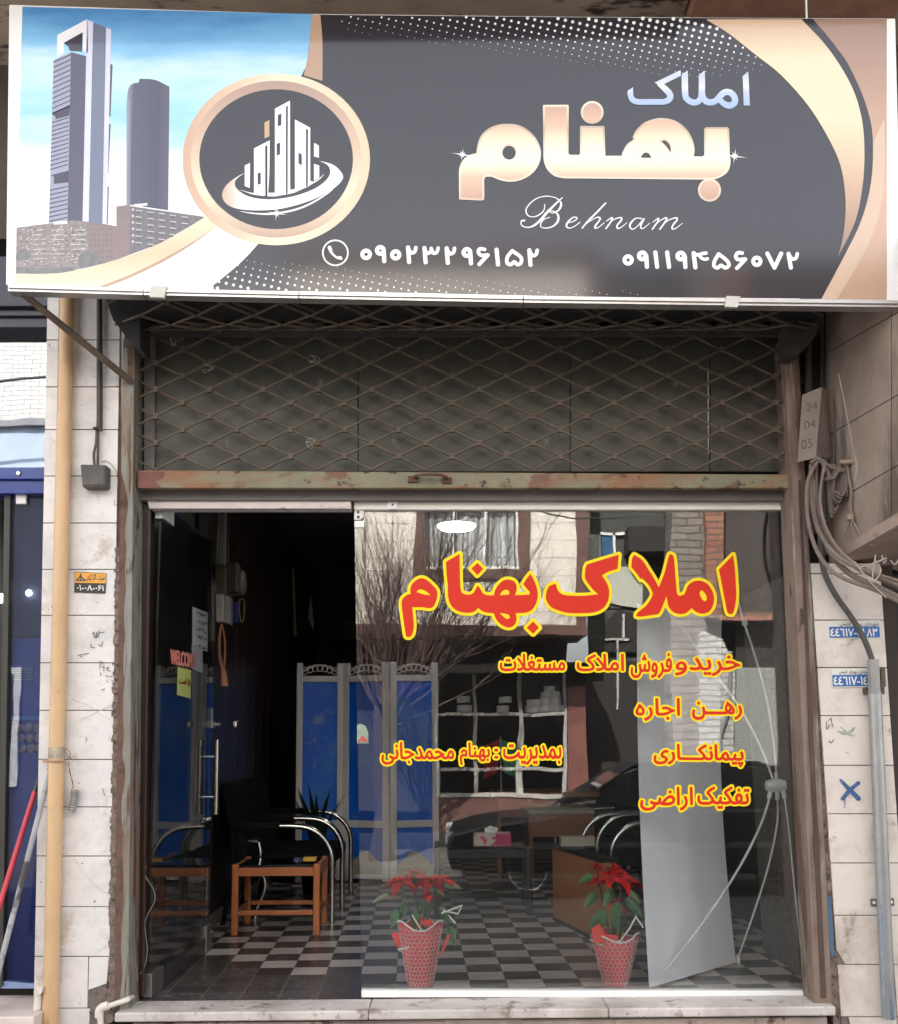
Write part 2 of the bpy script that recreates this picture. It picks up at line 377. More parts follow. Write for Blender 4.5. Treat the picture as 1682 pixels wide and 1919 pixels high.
darkwood = M('dark_brown_panelling', (.022, .011, .008), .35, var=.3, scale=3, stretch=(8, 8, .6), bump=.1)
sillm = M('pale_threshold_stone', (.56, .505, .46), .5, var=.12, scale=4, bump=.3, bscale=90, spots=[((.38, .33, .29), 3, .48, .18), ((.22, .165, .13), 11, .57, .08), ((.12, .09, .07), 45, .64, .04)])
concr = M('old_concrete', (.52, .42, .33), .95, var=.2, scale=3, bump=.6, bscale=30, spots=[((.07, .055, .048), 2.2, .54, .06, (1, 3, 1)), ((.45, .38, .31), 6, .62, .1)])
redbeam = M('rust_red_beam', (.42, .22, .15), .7, var=.25, scale=8, bump=.3, spots=[((.36, .27, .2), 7, .58, .1)])
navy = M('navy_paint', (.010, .026, .21), .28, var=.2, scale=3, coat=.3, spots=[((.02, .03, .10), 2, .55, .2)])
navydark = M('dark_navy_steel', (.018, .018, .035), .35, var=.2, scale=3)
stonew = M('neighbour_step_stone', (.62, .52, .47), .5, var=.1, scale=5, bump=.2, spots=[((.42, .34, .3), 4, .58, .2)])
galv = M('galvanised_pipe', (.33, .33, .32), .38, metal=.55, var=.12, scale=12, bump=.1, spots=[((.12, .17, .26), 1.6, .56, .05, (4, 4, .6)), ((.20, .15, .12), 9, .66, .08)])
cablem = M('dusty_cable', (.17, .135, .11), .75, var=.2, scale=20, bump=.2)
cabled = M('dark_dusty_cable', (.07, .062, .055), .7, var=.2, scale=20)
boxm = M('dusty_sheet_cover', (.235, .195, .165), .6, metal=.15, var=.15, scale=7, bump=.2, spots=[((.12, .09, .07), 6, .6, .1)])
chrome = M('chrome', (.62, .60, .57), .22, metal=1.0, var=.05, scale=20)
pvc = M('white_pvc', (.66, .60, .53), .4, var=.06, scale=10, spots=[((.35, .27, .2), 9, .62, .1)])
whitem = M('white_plastic', (.78, .77, .73), .4, var=.03)
ink = M('pen_ink', (.06, .06, .065), .6, var=.2)
blueink = M('blue_spray_paint', (.03, .09, .21), .6, var=.35, scale=60, spots=[((.30, .32, .34), 40, .6, .1)])
smudge = M('grey_smudge', (.36, .36, .33), .7, var=.3, scale=60)
# ================================================================== ground and buildings' bulk
ground = M('packed_earth', (.16, .14, .12), .95, var=.2, scale=.6)
asph = M('asphalt', (.055, .054, .052), .9, var=.2, scale=3, bump=.4, bscale=120)
pave = M('pavement_slabs', (.30, .28, .26), .8, var=.12, scale=3, bump=.3, spots=[((.16, .14, .13), 5, .6, .1)])
mb = MB().box((-300, -300, -.9), (300, 300, -.70)); struct(link('ground', mb, ground))
mb = MB().box((-60, -9.0, -.72), (60, -2.6, -.65)); struct(link('road', mb, asph))
mb = MB().box((-60, -2.6, -.72), (60, .3, -.52)); struct(link('pavement', mb, pave, bevel=.02))
mb = MB().box((-60, -11.0, -.72), (60, -9.0, -.52)); struct(link('pavement', mb, M('worn_asphalt_walk', (.07, .066, .06), .9, var=.2, scale=3), bevel=.02))

# ---- the shop building: walls, room, upper storey that stands over everything here
bld = thing('shop_building', 'old stone fronted building that holds the dark estate agency shop', 'building', (0, 1, -.6))
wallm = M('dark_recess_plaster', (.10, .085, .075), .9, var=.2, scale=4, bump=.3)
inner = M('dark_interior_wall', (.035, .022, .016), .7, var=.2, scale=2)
zl, zr = P(255, 900, 0).x, P(1500, 900, 0).x
mb = MB()
mb.box((-8, -.02, 3.25), (8, 9, 8.2))                                  # upper storey, out of view, sized to block the sun
mb.box((-8, .9, -.6), (-1.62, 9, 3.25)); mb.box((2.0, .9, -.6), (8, 9, 3.25))
mb.box((-1.62, -.02, 2.9), (1.9, 9, 3.25))
link('wall', mb, wallm, bld)
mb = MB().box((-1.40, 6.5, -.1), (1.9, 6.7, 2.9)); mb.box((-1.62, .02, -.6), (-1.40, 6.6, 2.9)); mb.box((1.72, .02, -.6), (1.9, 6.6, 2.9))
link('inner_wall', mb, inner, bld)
mb = MB().box((-1.40, .0, 2.78), (1.72, 6.5, 2.9)); link('ceiling', mb, M('grey_ceiling', (.10, .09, .08), .8), bld)
mb = MB().box((-1.62, .0, -.6), (1.9, 6.6, -.02)); link('floor_slab', mb, wallm, bld)
# soffit slab above the sign
mb = MB().box((-4.2, -1.08, 4.08), (1.02, 0, 4.4)); link('balcony_slab', mb, concr, bld)
mb = MB().box((1.02, -1.08, 4.14), (4.6, 0, 4.4)); link('balcony_slab', mb, M('grey_render', (.42, .35, .29), .9, var=.2, scale=4, bump=.4), bld)
a = P(1300, 16, -.46); mb = MB().box((a.x, -.50, 4.02), (a.x+.86, -.30, 4.14)); link('rusty_beam', mb, redbeam, bld)
mb = MB().tube([P(1511, 40, -.60), P(1510, -6, -.60)], .004, 6); tag(link('hanging_wire', mb, whitem), 'thin pale wire hanging over the top edge of the shop sign', 'wire')

# ---- shop floor: square tiles laid as a chequerboard, all dark by the door
def tiles():
    m = bpy.data.materials.new('chequer_floor_tiles'); m.use_nodes = True; t = m.node_tree; N = t.nodes; L = t.links; b = N['Principled BSDF']
    tc = N.new('ShaderNodeTexCoord')
    mp = N.new('ShaderNodeMapping'); mp.inputs['Rotation'].default_value = (0, 0, R(-2)); mp.inputs['Location'].default_value = (.195, 3.25, 0); L.new(tc.outputs['Object'], mp.inputs[0])
    ch = N.new('ShaderNodeTexChecker'); ch.inputs['Scale'].default_value = 1/.158; ch.inputs['Color1'].default_value = (1, 1, 1, 1); ch.inputs['Color2'].default_value = (0, 0, 0, 1)
    fl = N.new('ShaderNodeVectorMath'); fl.operation = 'MULTIPLY'; fl.inputs[1].default_value = (1, 1, 0); L.new(mp.outputs[0], fl.inputs[0])
    ad = N.new('ShaderNodeVectorMath'); ad.operation = 'ADD'; ad.inputs[1].default_value = (0, 0, .05); L.new(fl.outputs[0], ad.inputs[0]); L.new(ad.outputs[0], ch.inputs['Vector'])
    br = N.new('ShaderNodeTexBrick'); br.offset = 0; br.inputs['Scale'].default_value = 1.0; br.inputs['Brick Width'].default_value = .158; br.inputs['Row Height'].default_value = .158
    br.inputs['Mortar Size'].default_value = .0022; br.inputs['Color1'].default_value = (0, 0, 0, 1); br.inputs['Color2'].default_value = (1, 1, 1, 1); br.inputs['Bias'].default_value = 0
    L.new(fl.outputs[0], br.inputs['Vector'])
    def noise(sc, d=6, ds=0):
        n = N.new('ShaderNodeTexNoise'); n.inputs['Scale'].default_value = sc; n.inputs['Detail'].default_value = d; n.inputs['Distortion'].default_value = ds; L.new(tc.outputs['Object'], n.inputs['Vector']); return n.outputs['Fac']
    def mx(f, a, b_):
        x = N.new('ShaderNodeMix'); x.data_type = 'RGBA'
        (L.new(f, x.inputs[0]) if not isinstance(f, float) else setattr(x.inputs[0], 'default_value', f))
        for i, v in ((6, a), (7, b_)):
            if isinstance(v, tuple): x.inputs[i].default_value = (*v, 1)
            else: L.new(v, x.inputs[i])
        return x.outputs[2]
    def rng(s, a, b_):
        r = N.new('ShaderNodeMapRange'); r.inputs['From Min'].default_value = a; r.inputs['From Max'].default_value = b_; L.new(s, r.inputs['Value']); return r.outputs[0]
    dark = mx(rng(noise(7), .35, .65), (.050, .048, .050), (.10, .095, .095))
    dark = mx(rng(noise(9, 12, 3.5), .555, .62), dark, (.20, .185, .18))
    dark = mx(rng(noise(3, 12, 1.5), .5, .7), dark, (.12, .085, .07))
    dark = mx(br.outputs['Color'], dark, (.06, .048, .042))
    cream = mx(rng(noise(5), .3, .7), (.50, .44, .40), (.62, .55, .51))
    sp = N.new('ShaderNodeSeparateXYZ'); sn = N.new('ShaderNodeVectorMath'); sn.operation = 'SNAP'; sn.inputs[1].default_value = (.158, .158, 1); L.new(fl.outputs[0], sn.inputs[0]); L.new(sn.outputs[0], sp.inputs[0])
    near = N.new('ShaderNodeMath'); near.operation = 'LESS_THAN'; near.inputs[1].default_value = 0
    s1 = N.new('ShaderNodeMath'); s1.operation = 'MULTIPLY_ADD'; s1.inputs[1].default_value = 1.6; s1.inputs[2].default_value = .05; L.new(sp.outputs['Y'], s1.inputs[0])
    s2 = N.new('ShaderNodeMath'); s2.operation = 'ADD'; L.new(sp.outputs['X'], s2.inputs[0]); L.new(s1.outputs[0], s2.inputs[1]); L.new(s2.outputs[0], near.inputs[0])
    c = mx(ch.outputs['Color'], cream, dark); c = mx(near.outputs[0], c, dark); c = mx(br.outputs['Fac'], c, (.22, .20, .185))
    L.new(c, b.inputs['Base Color']); b.inputs['Roughness'].default_value = .28
    return m
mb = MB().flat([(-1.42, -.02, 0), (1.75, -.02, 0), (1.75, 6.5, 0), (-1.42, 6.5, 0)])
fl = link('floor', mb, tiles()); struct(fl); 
# ---- threshold stone
mb = MB()
L0 = P(214, 1893, -.21).x; R0 = P(1566, 1893, -.21).x
cut = [L0, P(690, 1893, -.21).x, P(1140, 1893, -.21).x, R0]
for a, b in zip(cut[:-1], cut[1:]): mb.box((a+.001, -.21, -.034), (b-.001, .0-.0205, .001))
tag(link('door_sill', mb, sillm, bevel=.006), 'pale worn stone threshold slab under the shop window', 'threshold')
mb = MB(); random.seed(3)
x = L0+.06
while x < R0-.05:
    wd = random.uniform(.3, .55); mb.box((x, -.165, -.17), (min(x+wd, R0-.02)-.004, -.02, -.050+random.uniform(-.006, .004))); x += wd
mb.box((L0+.06, -.16, -.6), (R0-.02, -.02, -.05)); 
tag(link('riser', mb, M('rough_step_stone', (.38, .31, .27), .9, var=.25, scale=7, bump=.8, bscale=40, spots=[((.13, .07, .05), 7, .6, .06)])), 'rough stained stone riser below the threshold slab', 'step')
# ---- the two stone pilasters flanking the shop
def pilaster(name, label, L_, R_, joints, vj, Yf, mats, seed, chip=None, ragged=None):
    """L_, R_: left and right edge as functions of photo y; joints: tile joints (photo y at each)"""
    random.seed(seed); t = thing(name, label, 'pilaster', P((L_(1400)+R_(1400))/2, 1700, Yf))
    mb = MB(); mb.pq([(L_(2040)+1, 2040), (R_(2040)-2, 2040), (R_(joints[0])-2, joints[0]), (L_(joints[0])+1, joints[0])], Yf+.006, .9); link('core', mb, grout, t)
    mb = MB()
    for y0, y1 in zip(joints[:-1], joints[1:]):
        cols = vj(y0)
        for a, b in zip(cols[:-1], cols[1:]):
            e = .9; q = [(L_(y1)+(R_(y1)-L_(y1))*a+e, y1-e), (L_(y1)+(R_(y1)-L_(y1))*b-e, y1-e), (L_(y0)+(R_(y0)-L_(y0))*b-e, y0+e), (L_(y0)+(R_(y0)-L_(y0))*a+e, y0+e)]
            if chip: q = chip(q, y0, y1, a, b)
            if q: d = random.uniform(-.0012, .0012); mb.pq(q, Yf+d, Yf+.03)
    link('stone_tiles', mb, mats, t, bevel=.0012)
    return t
lL = lambda y: 88-(y-560)*.0195
lR = lambda y: 226-(y-560)*.0165
LJ = [460, 548, 637, 725, 805, 892, 980, 1067, 1153, 1242, 1331, 1423, 1512, 1604, 1699, 1792, 1889, 1960, 2040]
def lchip(q, y0, y1, a, b):
    if y0 == 1792 and b == 1:
        (x0, _), (x1, _), (x2, _), (x3, _) = q; return [(x0, 1855), (x1-4, 1843), (x2, y0+1), (x3, y0+1)]
    if y0 >= 1889 and b == 1: return [(q[0][0], q[0][1]), (166, q[1][1]), (168, q[2][1]), q[3]]
    return q
pl = pilaster('stone_pilaster', 'white marble tiled pilaster with the cream pipe, left of the shop', lL, lR, LJ,
    lambda y: [0, .17, 1] if y < 1792 else ([0, .17, .72, 1] if y < 1889 else [0, .17, 1]), -.15, marble, 5, lchip)
mb = MB(); random.seed(2)                                               # ragged mortar edge beside the jamb
for y in range(1026, 1890, 9):
    x = lR(y); mb.pq([(x-2+random.uniform(-3, 2), y+10+random.uniform(0, 3)), (x+15+random.uniform(-3, 1), y+11), (x+15, y), (x-2+random.uniform(-3, 2), y)], -.146-random.uniform(0, .012), -.10)
for i in range(26):
    x = random.uniform(172, 214); y = random.uniform(1850, 1895); s = random.uniform(6, 13)
    mb.pq([(x-s, y+s*.6), (x+s, y+s*.5), (x+s*.8, y-s*.6), (x-s*.7, y-s*.5)], -.135-random.uniform(0, .018), -.10)
link('mortar_edge', mb, mortar, pl)
mb = MB().pbox(175, 1852, 200, 1874, -.140, -.10); mb.pbox(184, 1876, 206, 1888, -.143, -.10); link('bare_brick', mb, brickraw, pl)
vn = Ink(); random.seed(15)
for q in ([(140, 1610), (160, 1640), (185, 1665), (208, 1676)], [(150, 760), (180, 755), (205, 768)], [(195, 690), (215, 682)], [(150, 1010), (170, 1030), (200, 1040)], [(135, 1310), (165, 1322), (190, 1340), (214, 1352)], [(150, 1350), (175, 1338), (210, 1320)], [(185, 1740), (200, 1752), (206, 1770)], [(178, 1786), (200, 1772)], [(90, 1370), (98, 1362), (106, 1366)], [(80, 1640), (90, 1655)]): vn.stroke([p+(random.uniform(.5, 1.7),) for p in q])
link('stone_veins', vn.mesh(lambda a: UY(a, -.1522), res=.6), M('grey_vein', (.50, .46, .43), .5, var=.2, scale=30), pl)
mb = MB().pq([(227, 1020), (231, 1020), (233, 620), (228, 620)], -.155, -.11); link('edge_strip', mb, marble, pl)

rL = lambda y: 1517+(y-1060)*.0685
rR = lambda y: 1656+(y-1160)*.068
RJ = [1055, 1075, 1162, 1251, 1341, 1434, 1525, 1617, 1715, 1807, 1905, 1990, 2060]
def rchip(q, y0, y1, a, b):
    if y0 == 1715 and a == 0: (p0, p1, p2, p3) = q; return [(p0[0]+14, p0[1]), p1, p2, (p3[0], p3[1]), (p0[0]-2, p0[1]-26)]
    if y0 == 1905 and a == 0: return [(q[0][0]+30, q[0][1]), q[1], q[2], (q[3][0]+14, q[3][1])]
    return q
def rv(y): return [0, .02, 1] if False else ([0, 1] if y < 1434 else [0, .80, 1])
pr = pilaster('stone_pilaster', 'beige marble tiled pilaster with blue number plates, right of the shop', rL, rR, RJ, rv, -.15, M('warm_marble', (.65, .58, .52), .45, var=.09, scale=3, bump=.12, bscale=90, spots=[((.40, .33, .28), 2.4, .49, .18), ((.27, .20, .16), 8, .59, .09), ((.16, .13, .12), 60, .655, .05)]), 9, rchip)
mb = MB(); random.seed(4)
for y in range(1060, 1960, 12):
    x = rL(y); mb.pq([(x-14, y+14), (x+2+random.uniform(-1, 2), y+14), (x+2+random.uniform(-1, 2), y), (x-14, y)], -.135-random.uniform(0, .01), -.06)
link('mortar_edge', mb, mortar, pr)
mb = MB().pq([(1548, 1680), (1556, 1680), (1563, 1790), (1556, 1795)], -.152, -.1)
link('blue_edge', mb, M('old_blue_paint', (.06, .12, .2), .6, var=.3), pr)
# dark doorway beyond the right pilaster
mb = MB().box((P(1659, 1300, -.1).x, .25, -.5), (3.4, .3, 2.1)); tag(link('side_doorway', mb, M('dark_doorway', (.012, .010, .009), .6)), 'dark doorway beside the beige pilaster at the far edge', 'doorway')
# ---- right: the recess with the cables and the projecting upper bay
Yb0, Yb1 = -.16, -.62
def bay(px, py):                                                         # the oblique side face of the bay
    a = UY([(1562, 800)], Yb0)[0]; b = UY([(1702, 800)], Yb1)[0]; n = np.array([b[1]-a[1], a[0]-b[0], 0]); d = rays([(px, py)])[0]
    t = ((a-CAM)@n)/(d@n); return Vector(CAM+d*t)
by = thing('upper_bay', 'dim beige stone faced bay jutting out above the side doorway', 'bay', bay(1640, 1000))
mb = MB(); bot = lambda x: 1036-(x-1590)*.62
for x0, x1, lines in ((1552, 1670, [(530, 462), (660, 592), (815, 747), (947, 879), (1062, 994)]), (1670, 1960, [(500, 330), (592, 422), (747, 577), (879, 709), (994, 824)])):  # second column lies out of view, extended to block light from the right
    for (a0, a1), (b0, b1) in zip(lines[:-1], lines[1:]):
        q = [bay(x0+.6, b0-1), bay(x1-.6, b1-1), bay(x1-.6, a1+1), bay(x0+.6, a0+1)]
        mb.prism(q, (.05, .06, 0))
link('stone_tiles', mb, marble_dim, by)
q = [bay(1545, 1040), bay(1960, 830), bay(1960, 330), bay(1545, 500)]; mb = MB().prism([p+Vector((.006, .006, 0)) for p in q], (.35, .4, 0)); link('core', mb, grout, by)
mb = MB(); q = [bay(1588, 1046), bay(1960, 838), bay(1960, 806), bay(1588, 1026)]
mb.prism([p+Vector((-.035, -.03, 0)) for p in q], (.5, .5, 0)); link('ledge', mb, M('stained_ledge', (.30, .22, .18), .8, var=.2, scale=5, bump=.3, spots=[((.12, .07, .05), 4, .58, .1)]), by)
mb = MB().box((1.70, -.12, 1.86), (3.2, .25, 2.02)); link('soffit', mb, M('brown_soffit', (.20, .13, .085), .8, var=.25, scale=5), by)
mb = MB().pq([(1494, 1065), (1600, 1065), (1600, 520), (1490, 520)], .02, .1); tag(link('recess_wall', mb, M('sooty_recess', (.06, .045, .037), .9, var=.3, scale=6, bump=.6, bscale=25, spots=[((.2, .14, .1), 7, .62, .1)])), 'sooty bare recess wall behind the cables beside the shutter', 'wall')
# ================================================================== the steel jambs, beams and the shutter
def jamb(name, label, q, m, Yf=-.16):
    t = thing(name, label, 'jamb', P(q[0][0], q[0][1], Yf))
    w = lambda i, f: (q[i][0]*(1-f)+q[1-i if i < 2 else 5-i][0]*f, q[i][1])
    mb = MB().pq(q, Yf, -.01); link('post', mb, m, t, bevel=.004)
    return t
jl = jamb('steel_jamb', 'greenish steel jamb with rust streaks beside the white pilaster', [(214, 1893), (240, 1893), (252, 634), (229, 634)], steelrust)
rp = Ink(); random.seed(77); e = [(216+(1893-y)*.0125+9+random.uniform(-2.5, 3.5), y+random.uniform(-12, 12)) for y in range(940, 1890, 31)]+[('c', 224, 1894)]
rp.poly([('c', 214, 1893), ('c', 229.5-.0125*(930-634), 880)]+e, smooth=True); rp.poly([(238, 640), (249, 640), (249, 705), (243, 716), (239, 700)])
link('rust_patch', rp.mesh(lambda a: UY(a, -.1607), res=1.2), M('brown_rust_film', (.125, .07, .048), .85, var=.35, scale=14, bump=.4, spots=[((.06, .035, .025), 9, .55, .08)]), jl)
mb = MB().pq([(232, 650), (247, 650), (247, 632), (232, 632)], -.166, -.14); link('end_cap', mb, lattm, jl)
mb = MB().pq([(206, 1893), (215, 1893), (230, 700), (224, 700)], -.145, -.08); link('rust_strip', mb, M('flaking_rust', (.12, .065, .045), .9, var=.4, scale=20, bump=.8, bscale=50), jl)
jr = jamb('steel_jamb', 'rusty brown steel jamb beside the blue number plates', [(1527, 1896), (1561, 1896), (1495, 630), (1467, 630)], jambrust)
mb = MB().pq([(1538, 1870), (1548, 1870), (1500, 900), (1495, 900)], -.163, -.15); link('guide_groove', mb, M('dark_rust', (.075, .045, .033), .8, var=.3, scale=9), jr)
# shutter box cheeks
mb = MB().pq([(193, 545), (262, 545), (262, 652), (243, 640), (229, 622), (212, 600), (203, 575)], -.32, -.17)
tag(link('shutter_box_cheek', mb, M('black_iron', (.02, .019, .018), .7, var=.3, scale=10)), 'black iron cheek plate of the shutter box beside the white pilaster', 'plate')
mb = MB().pq([(1470, 560), (1545, 560), (1540, 610), (1520, 640), (1492, 668), (1470, 668)], -.26, -.17)
tag(link('shutter_box_cheek', mb, M('brown_iron', (.045, .034, .027), .75, var=.3, scale=10)), 'brown iron cheek plate of the shutter box beside the dim bay', 'plate')
# panels behind the lattice
tp = thing('transom_panelling', 'dull grey sheet metal panelling behind the lattice shutter', 'panelling', P(870, 880, -.03))
xs = [290, 671, 1068, 1330, 1466]
for a, b in zip(xs[:-1], xs[1:]):
    mb = MB().pbox(a+.5, 628, b-.5, 884, -.028, -.004); link('sheet_panel', mb, sheetm, tp, bevel=.003)
mb = MB().pbox(262, 612, 1478, 629, -.05, -.004); mb.pbox(270, 629, 289.5, 884, -.05, -.004); mb.pbox(1467, 629, 1482, 884, -.05, -.004); link('panel_frame', mb, beamm, tp)
mb = MB().pbox(250, 520, 1495, 611, .0, .05); link('back_board', mb, M('black_void', (.012, .011, .011), .9), tp)
mb = MB().pq([(1326, 850), (1328, 850), (1328, 690), (1325, 690)], -.031, -.0285); link('chalk_line', mb, M('chalk', (.4, .38, .35), .9, var=.4, scale=40), tp)
# shutter
sh = thing('lattice_shutter', 'half rolled rusty lattice shutter with diamond mesh above the window', 'shutter', P(870, 912, -.11))
YS = -.105
def node(i, j):
    """lattice node: i half-columns from px 343, j half-rows above py 855.6; above the eye of the drum the sheet wraps round it"""
    px = 343+50.45*i; py = 855.6-25.0*j
    if py > 604: return P(px, py, YS)
    base = P(px, 604, YS); s = (604-py)*.0023; r = .15; a = s/r
    return Vector((base.x, YS-r+r*math.cos(a), base.z+r*math.sin(a)))
def drum(i, a, r=.165):                                                   # the wound layers, seen from below
    b = P(343+50.45*i, 604, YS); return Vector((b.x, YS-.17+r*math.cos(a), b.z+.075+r*math.sin(a)))
mb = MB(); cl = MB(); random.seed(11)
def strap(a, b, wd, off):
    a = Vector(a); b = Vector(b); a.y += off; b.y += off
    mb.tube([a, (a+b)/2+Vector((random.uniform(-1, 1), 0, random.uniform(-1, 1)))*.0012, b], wd, 6)
for j in range(-1, 13):
    for i in range(-3, 24):
        if (i+j) % 2: continue
        p = node(i, j)
        lo, hi = -1.66, 22.55
        for s, off in ((1, -.004), (-1, .004)):
            i2 = i+s; j2 = j+1
            a, b = p, node(i2, j2)
            def clip(ia, A, ib, B):
                t0, t1 = 0, 1
                if ia < lo: t0 = (lo-ia)/(ib-ia)
                if ib < lo: t1 = (lo-ia)/(ib-ia)
                if ia > hi: t0 = (hi-ia)/(ib-ia)
                if ib > hi: t1 = (hi-ia)/(ib-ia)
                return (None if t1 <= t0 or t0 > 1 or t1 < 0 or (ia < lo and ib < lo) or (ia > hi and ib > hi) else (A.lerp(B, max(0, t0)), A.lerp(B, min(1, t1))))
            c = clip(i, a, i2, b)
            if c: strap(c[0], c[1], .0055, off)
        if 0 <= j and lo < i < hi:
            h = .0095; mb.box((p.x-h*.85, p.y-h*1.1, p.z-h*1.25), (p.x+h*.85, p.y+h*1.1, p.z+h*1.25))
link('lattice', mb, lattm, sh)
mb = MB(); random.seed(5); nA = 9
for k in range(nA):
    for i in range(-1, 23):
        if (i+k) % 2: continue
        a0 = -math.pi*.98+k*math.pi*.98/nA; a1 = a0+math.pi*.98/nA
        for s in (1, -1): mb.tube([drum(i, a0), drum(i+s*.98, a1)], .0055, 5)
        if i % 2 == 0: mb.tube([drum(i+.3, a0, .150), drum(i+1.3, a1, .150)], .0055, 5)
link('wound_roll', mb, lattm, sh)
mb = MB().tube([drum(-1.7, 0, 0), drum(23.0, 0, 0)], .13, 16); link('drum', mb, M('drum_black', (.012, .011, .010), .8), sh)
mb = MB().pq([(258, 915), (1479, 915), (1479, 889), (258, 881)], YS-.022, YS+.022); link('bottom_bar', mb, barrust, sh, bevel=.004)
mb = MB().pq([(258, 914.5), (303, 914.5), (296, 908), (288, 902), (305, 896), (309, 889), (306, 884), (258, 883)], YS-.0235, YS-.02); link('red_primer_patch', mb, M('red_primer', (.15, .05, .035), .6, var=.25, scale=14), sh)
mb = MB().tube([P(775, 897, YS-.03), P(779, 891, YS-.05), P(800, 889, YS-.062), P(825, 890, YS-.062), P(836, 893, YS-.05), P(838, 899, YS-.03)], .0062, 8)
mb.pbox(764, 892, 784, 903, YS-.034, YS-.02); mb.pbox(828, 894, 846, 905, YS-.034, YS-.02); link('handle', mb, M('rust_brown_iron', (.10, .045, .03), .8, var=.3, scale=20), sh)
mb = MB()                                                                  # caught threads and wire
random.seed(8)
for (x, y) in ((331, 640), (390, 690), (590, 672), (582, 830)):
    mb = MB()
    pts = [(x+random.uniform(-13, 13), y+random.uniform(-10, 10)) for _ in range(11)]
    mb.tube([Vector(v) for v in UY(catmull(pts, n=4), YS-.012)], .0007, 4)
    link('caught_thread', mb, M('pale_thread', (.4, .37, .33), .9), sh)
# lintel beam, head bars
mb = MB().pq([(262, 938), (1477, 938), (1477, 911), (262, 911)], -.06, .04); tag(link('lintel_beam', mb, beamm, bevel=.003), 'grey steel lintel beam under the rusty shutter bar', 'beam')
mb = MB().pq([(279, 953), (657, 953), (657, 937.5), (276, 937.5)], -.045, .035); tag(link('white_crossbar', mb, pinkbar, bevel=.002), 'worn white head bar with rust spots over the open doorway', 'beam')
# ================================================================== the shop sign
YG = -.62
sg = thing('shop_sign', 'large dark and gold printed shop sign with city towers and phone numbers', 'sign', P(845, 560, YG))
def lay(k): return lambda a: UY(a, YG-.00016*k)
def vinyl(name, c, rough=.32, var=.04): 
    m = M(name, c, rough, var=var, scale=3, coat=1.0, crough=.09); m.node_tree.nodes['Principled BSDF'].inputs['Coat IOR'].default_value = 1.56; m.node_tree.nodes['Principled BSDF'].inputs['Specular IOR Level'].default_value = .1; return m
v_white = vinyl('print_white', (.80, .80, .79)); v_dark = vinyl('print_charcoal', (.017, .0145, .022)); v_cream = vinyl('print_cream', (.80, .66, .50)); v_gold = vinyl('print_gold', (.44, .28, .19))
zt, zb = P(840, 40, YG).z-WL[sg.name].z, P(840, 540, YG).z-WL[sg.name].z
def zz(y): return P(840, y, YG).z-WL[sg.name].z
g_skyc = grad('print_sky', [(0, (.82, .83, .84)), (.34, (.72, .80, .84)), (.52, (.30, .60, .80)), (.66, (.52, .73, .84)), (.78, (.22, .50, .76)), (1, (.07, .24, .52))], lo=zz(440), hi=zz(0), noise=.55, nscale=2.6)
g_right = grad('print_rose_gold', [(0, (0.475, 0.304, 0.211)), (.35, (0.607, 0.383, 0.264)), (.7, (0.436, 0.264, 0.185)), (1, (0.290, 0.178, 0.132))], lo=zb, hi=zt, noise=.2, nscale=2)
g_cres = grad('print_cream_gold', [(0, (0.264, 0.172, 0.119)), (.25, (0.528, 0.343, 0.224)), (.55, (0.766, 0.634, 0.436)), (.8, (0.792, 0.660, 0.462)), (1, (0.554, 0.356, 0.238))], lo=zz(480), hi=zz(30))
g_let = grad('print_letter_gold', [(0, (0.503, 0.310, 0.222)), (.22, (0.680, 0.444, 0.310)), (.38, (0.850, 0.842, 0.620)), (.52, (0.850, 0.813, 0.562)), (.74, (0.680, 0.429, 0.296)), (1, (0.473, 0.296, 0.222))], lo=zz(375), hi=zz(190))
g_blue = grad('print_silver', [(0, (.34, .46, .68)), (.3, (.46, .54, .70)), (.45, (.70, .72, .76)), (.75, (.50, .55, .68)), (1, (.72, .74, .78))], lo=zz(200), hi=zz(130))
g_sw = grad('print_pale_gold', [(0, (0.792, 0.700, 0.502)), (.5, (0.660, 0.502, 0.330)), (1, (0.792, 0.660, 0.475))], lo=zz(540), hi=zz(400), axis=2)
g_dark = v_dark
out = [(11, 534), (400, 545), (720, 550), (1100, 558), (1690, 564), (1677, 35), (1100, 32), (560, 26), (17, 9)]
mb = MB().pq(out, YG, YG+.045); link('sign_panel', mb, M('white_sign_edge', (.80, .80, .78), .35, coat=.3, var=.03), sg, bevel=.002)
def flatpoly(name, pts, m, k, par=None, smooth=True, res=1.6, holes=()):
    i = Ink().poly(pts, holes, smooth=smooth); return link(name, i.mesh(lay(k), res=res), m, par or sg)
def fast(name, polys, m, k, par=None):
    mb = MB()
    for p in polys: mb.flat(UY(p, YG-.00016*k))
    return link(name, mb, m, par or sg)
inner_edge = lambda y: 41.5-(y-14)*.0245
fast('charcoal_print', [[(400, 544), (720, 548), (1100, 556.5), (1661, 561), (1661, 36), (1100, 33), (560, 27.5), (400, 24)]], g_dark, 1)
# sky picture
C = [('c', 42, 13), ('c', 588, 27), (578, 90), (566, 140), (470, 300), ('c', 385, 410), (300, 456), (200, 493), (110, 512), ('c', 29, 514)]
pic = flatpoly('printed_sky', C, g_skyc, 2)
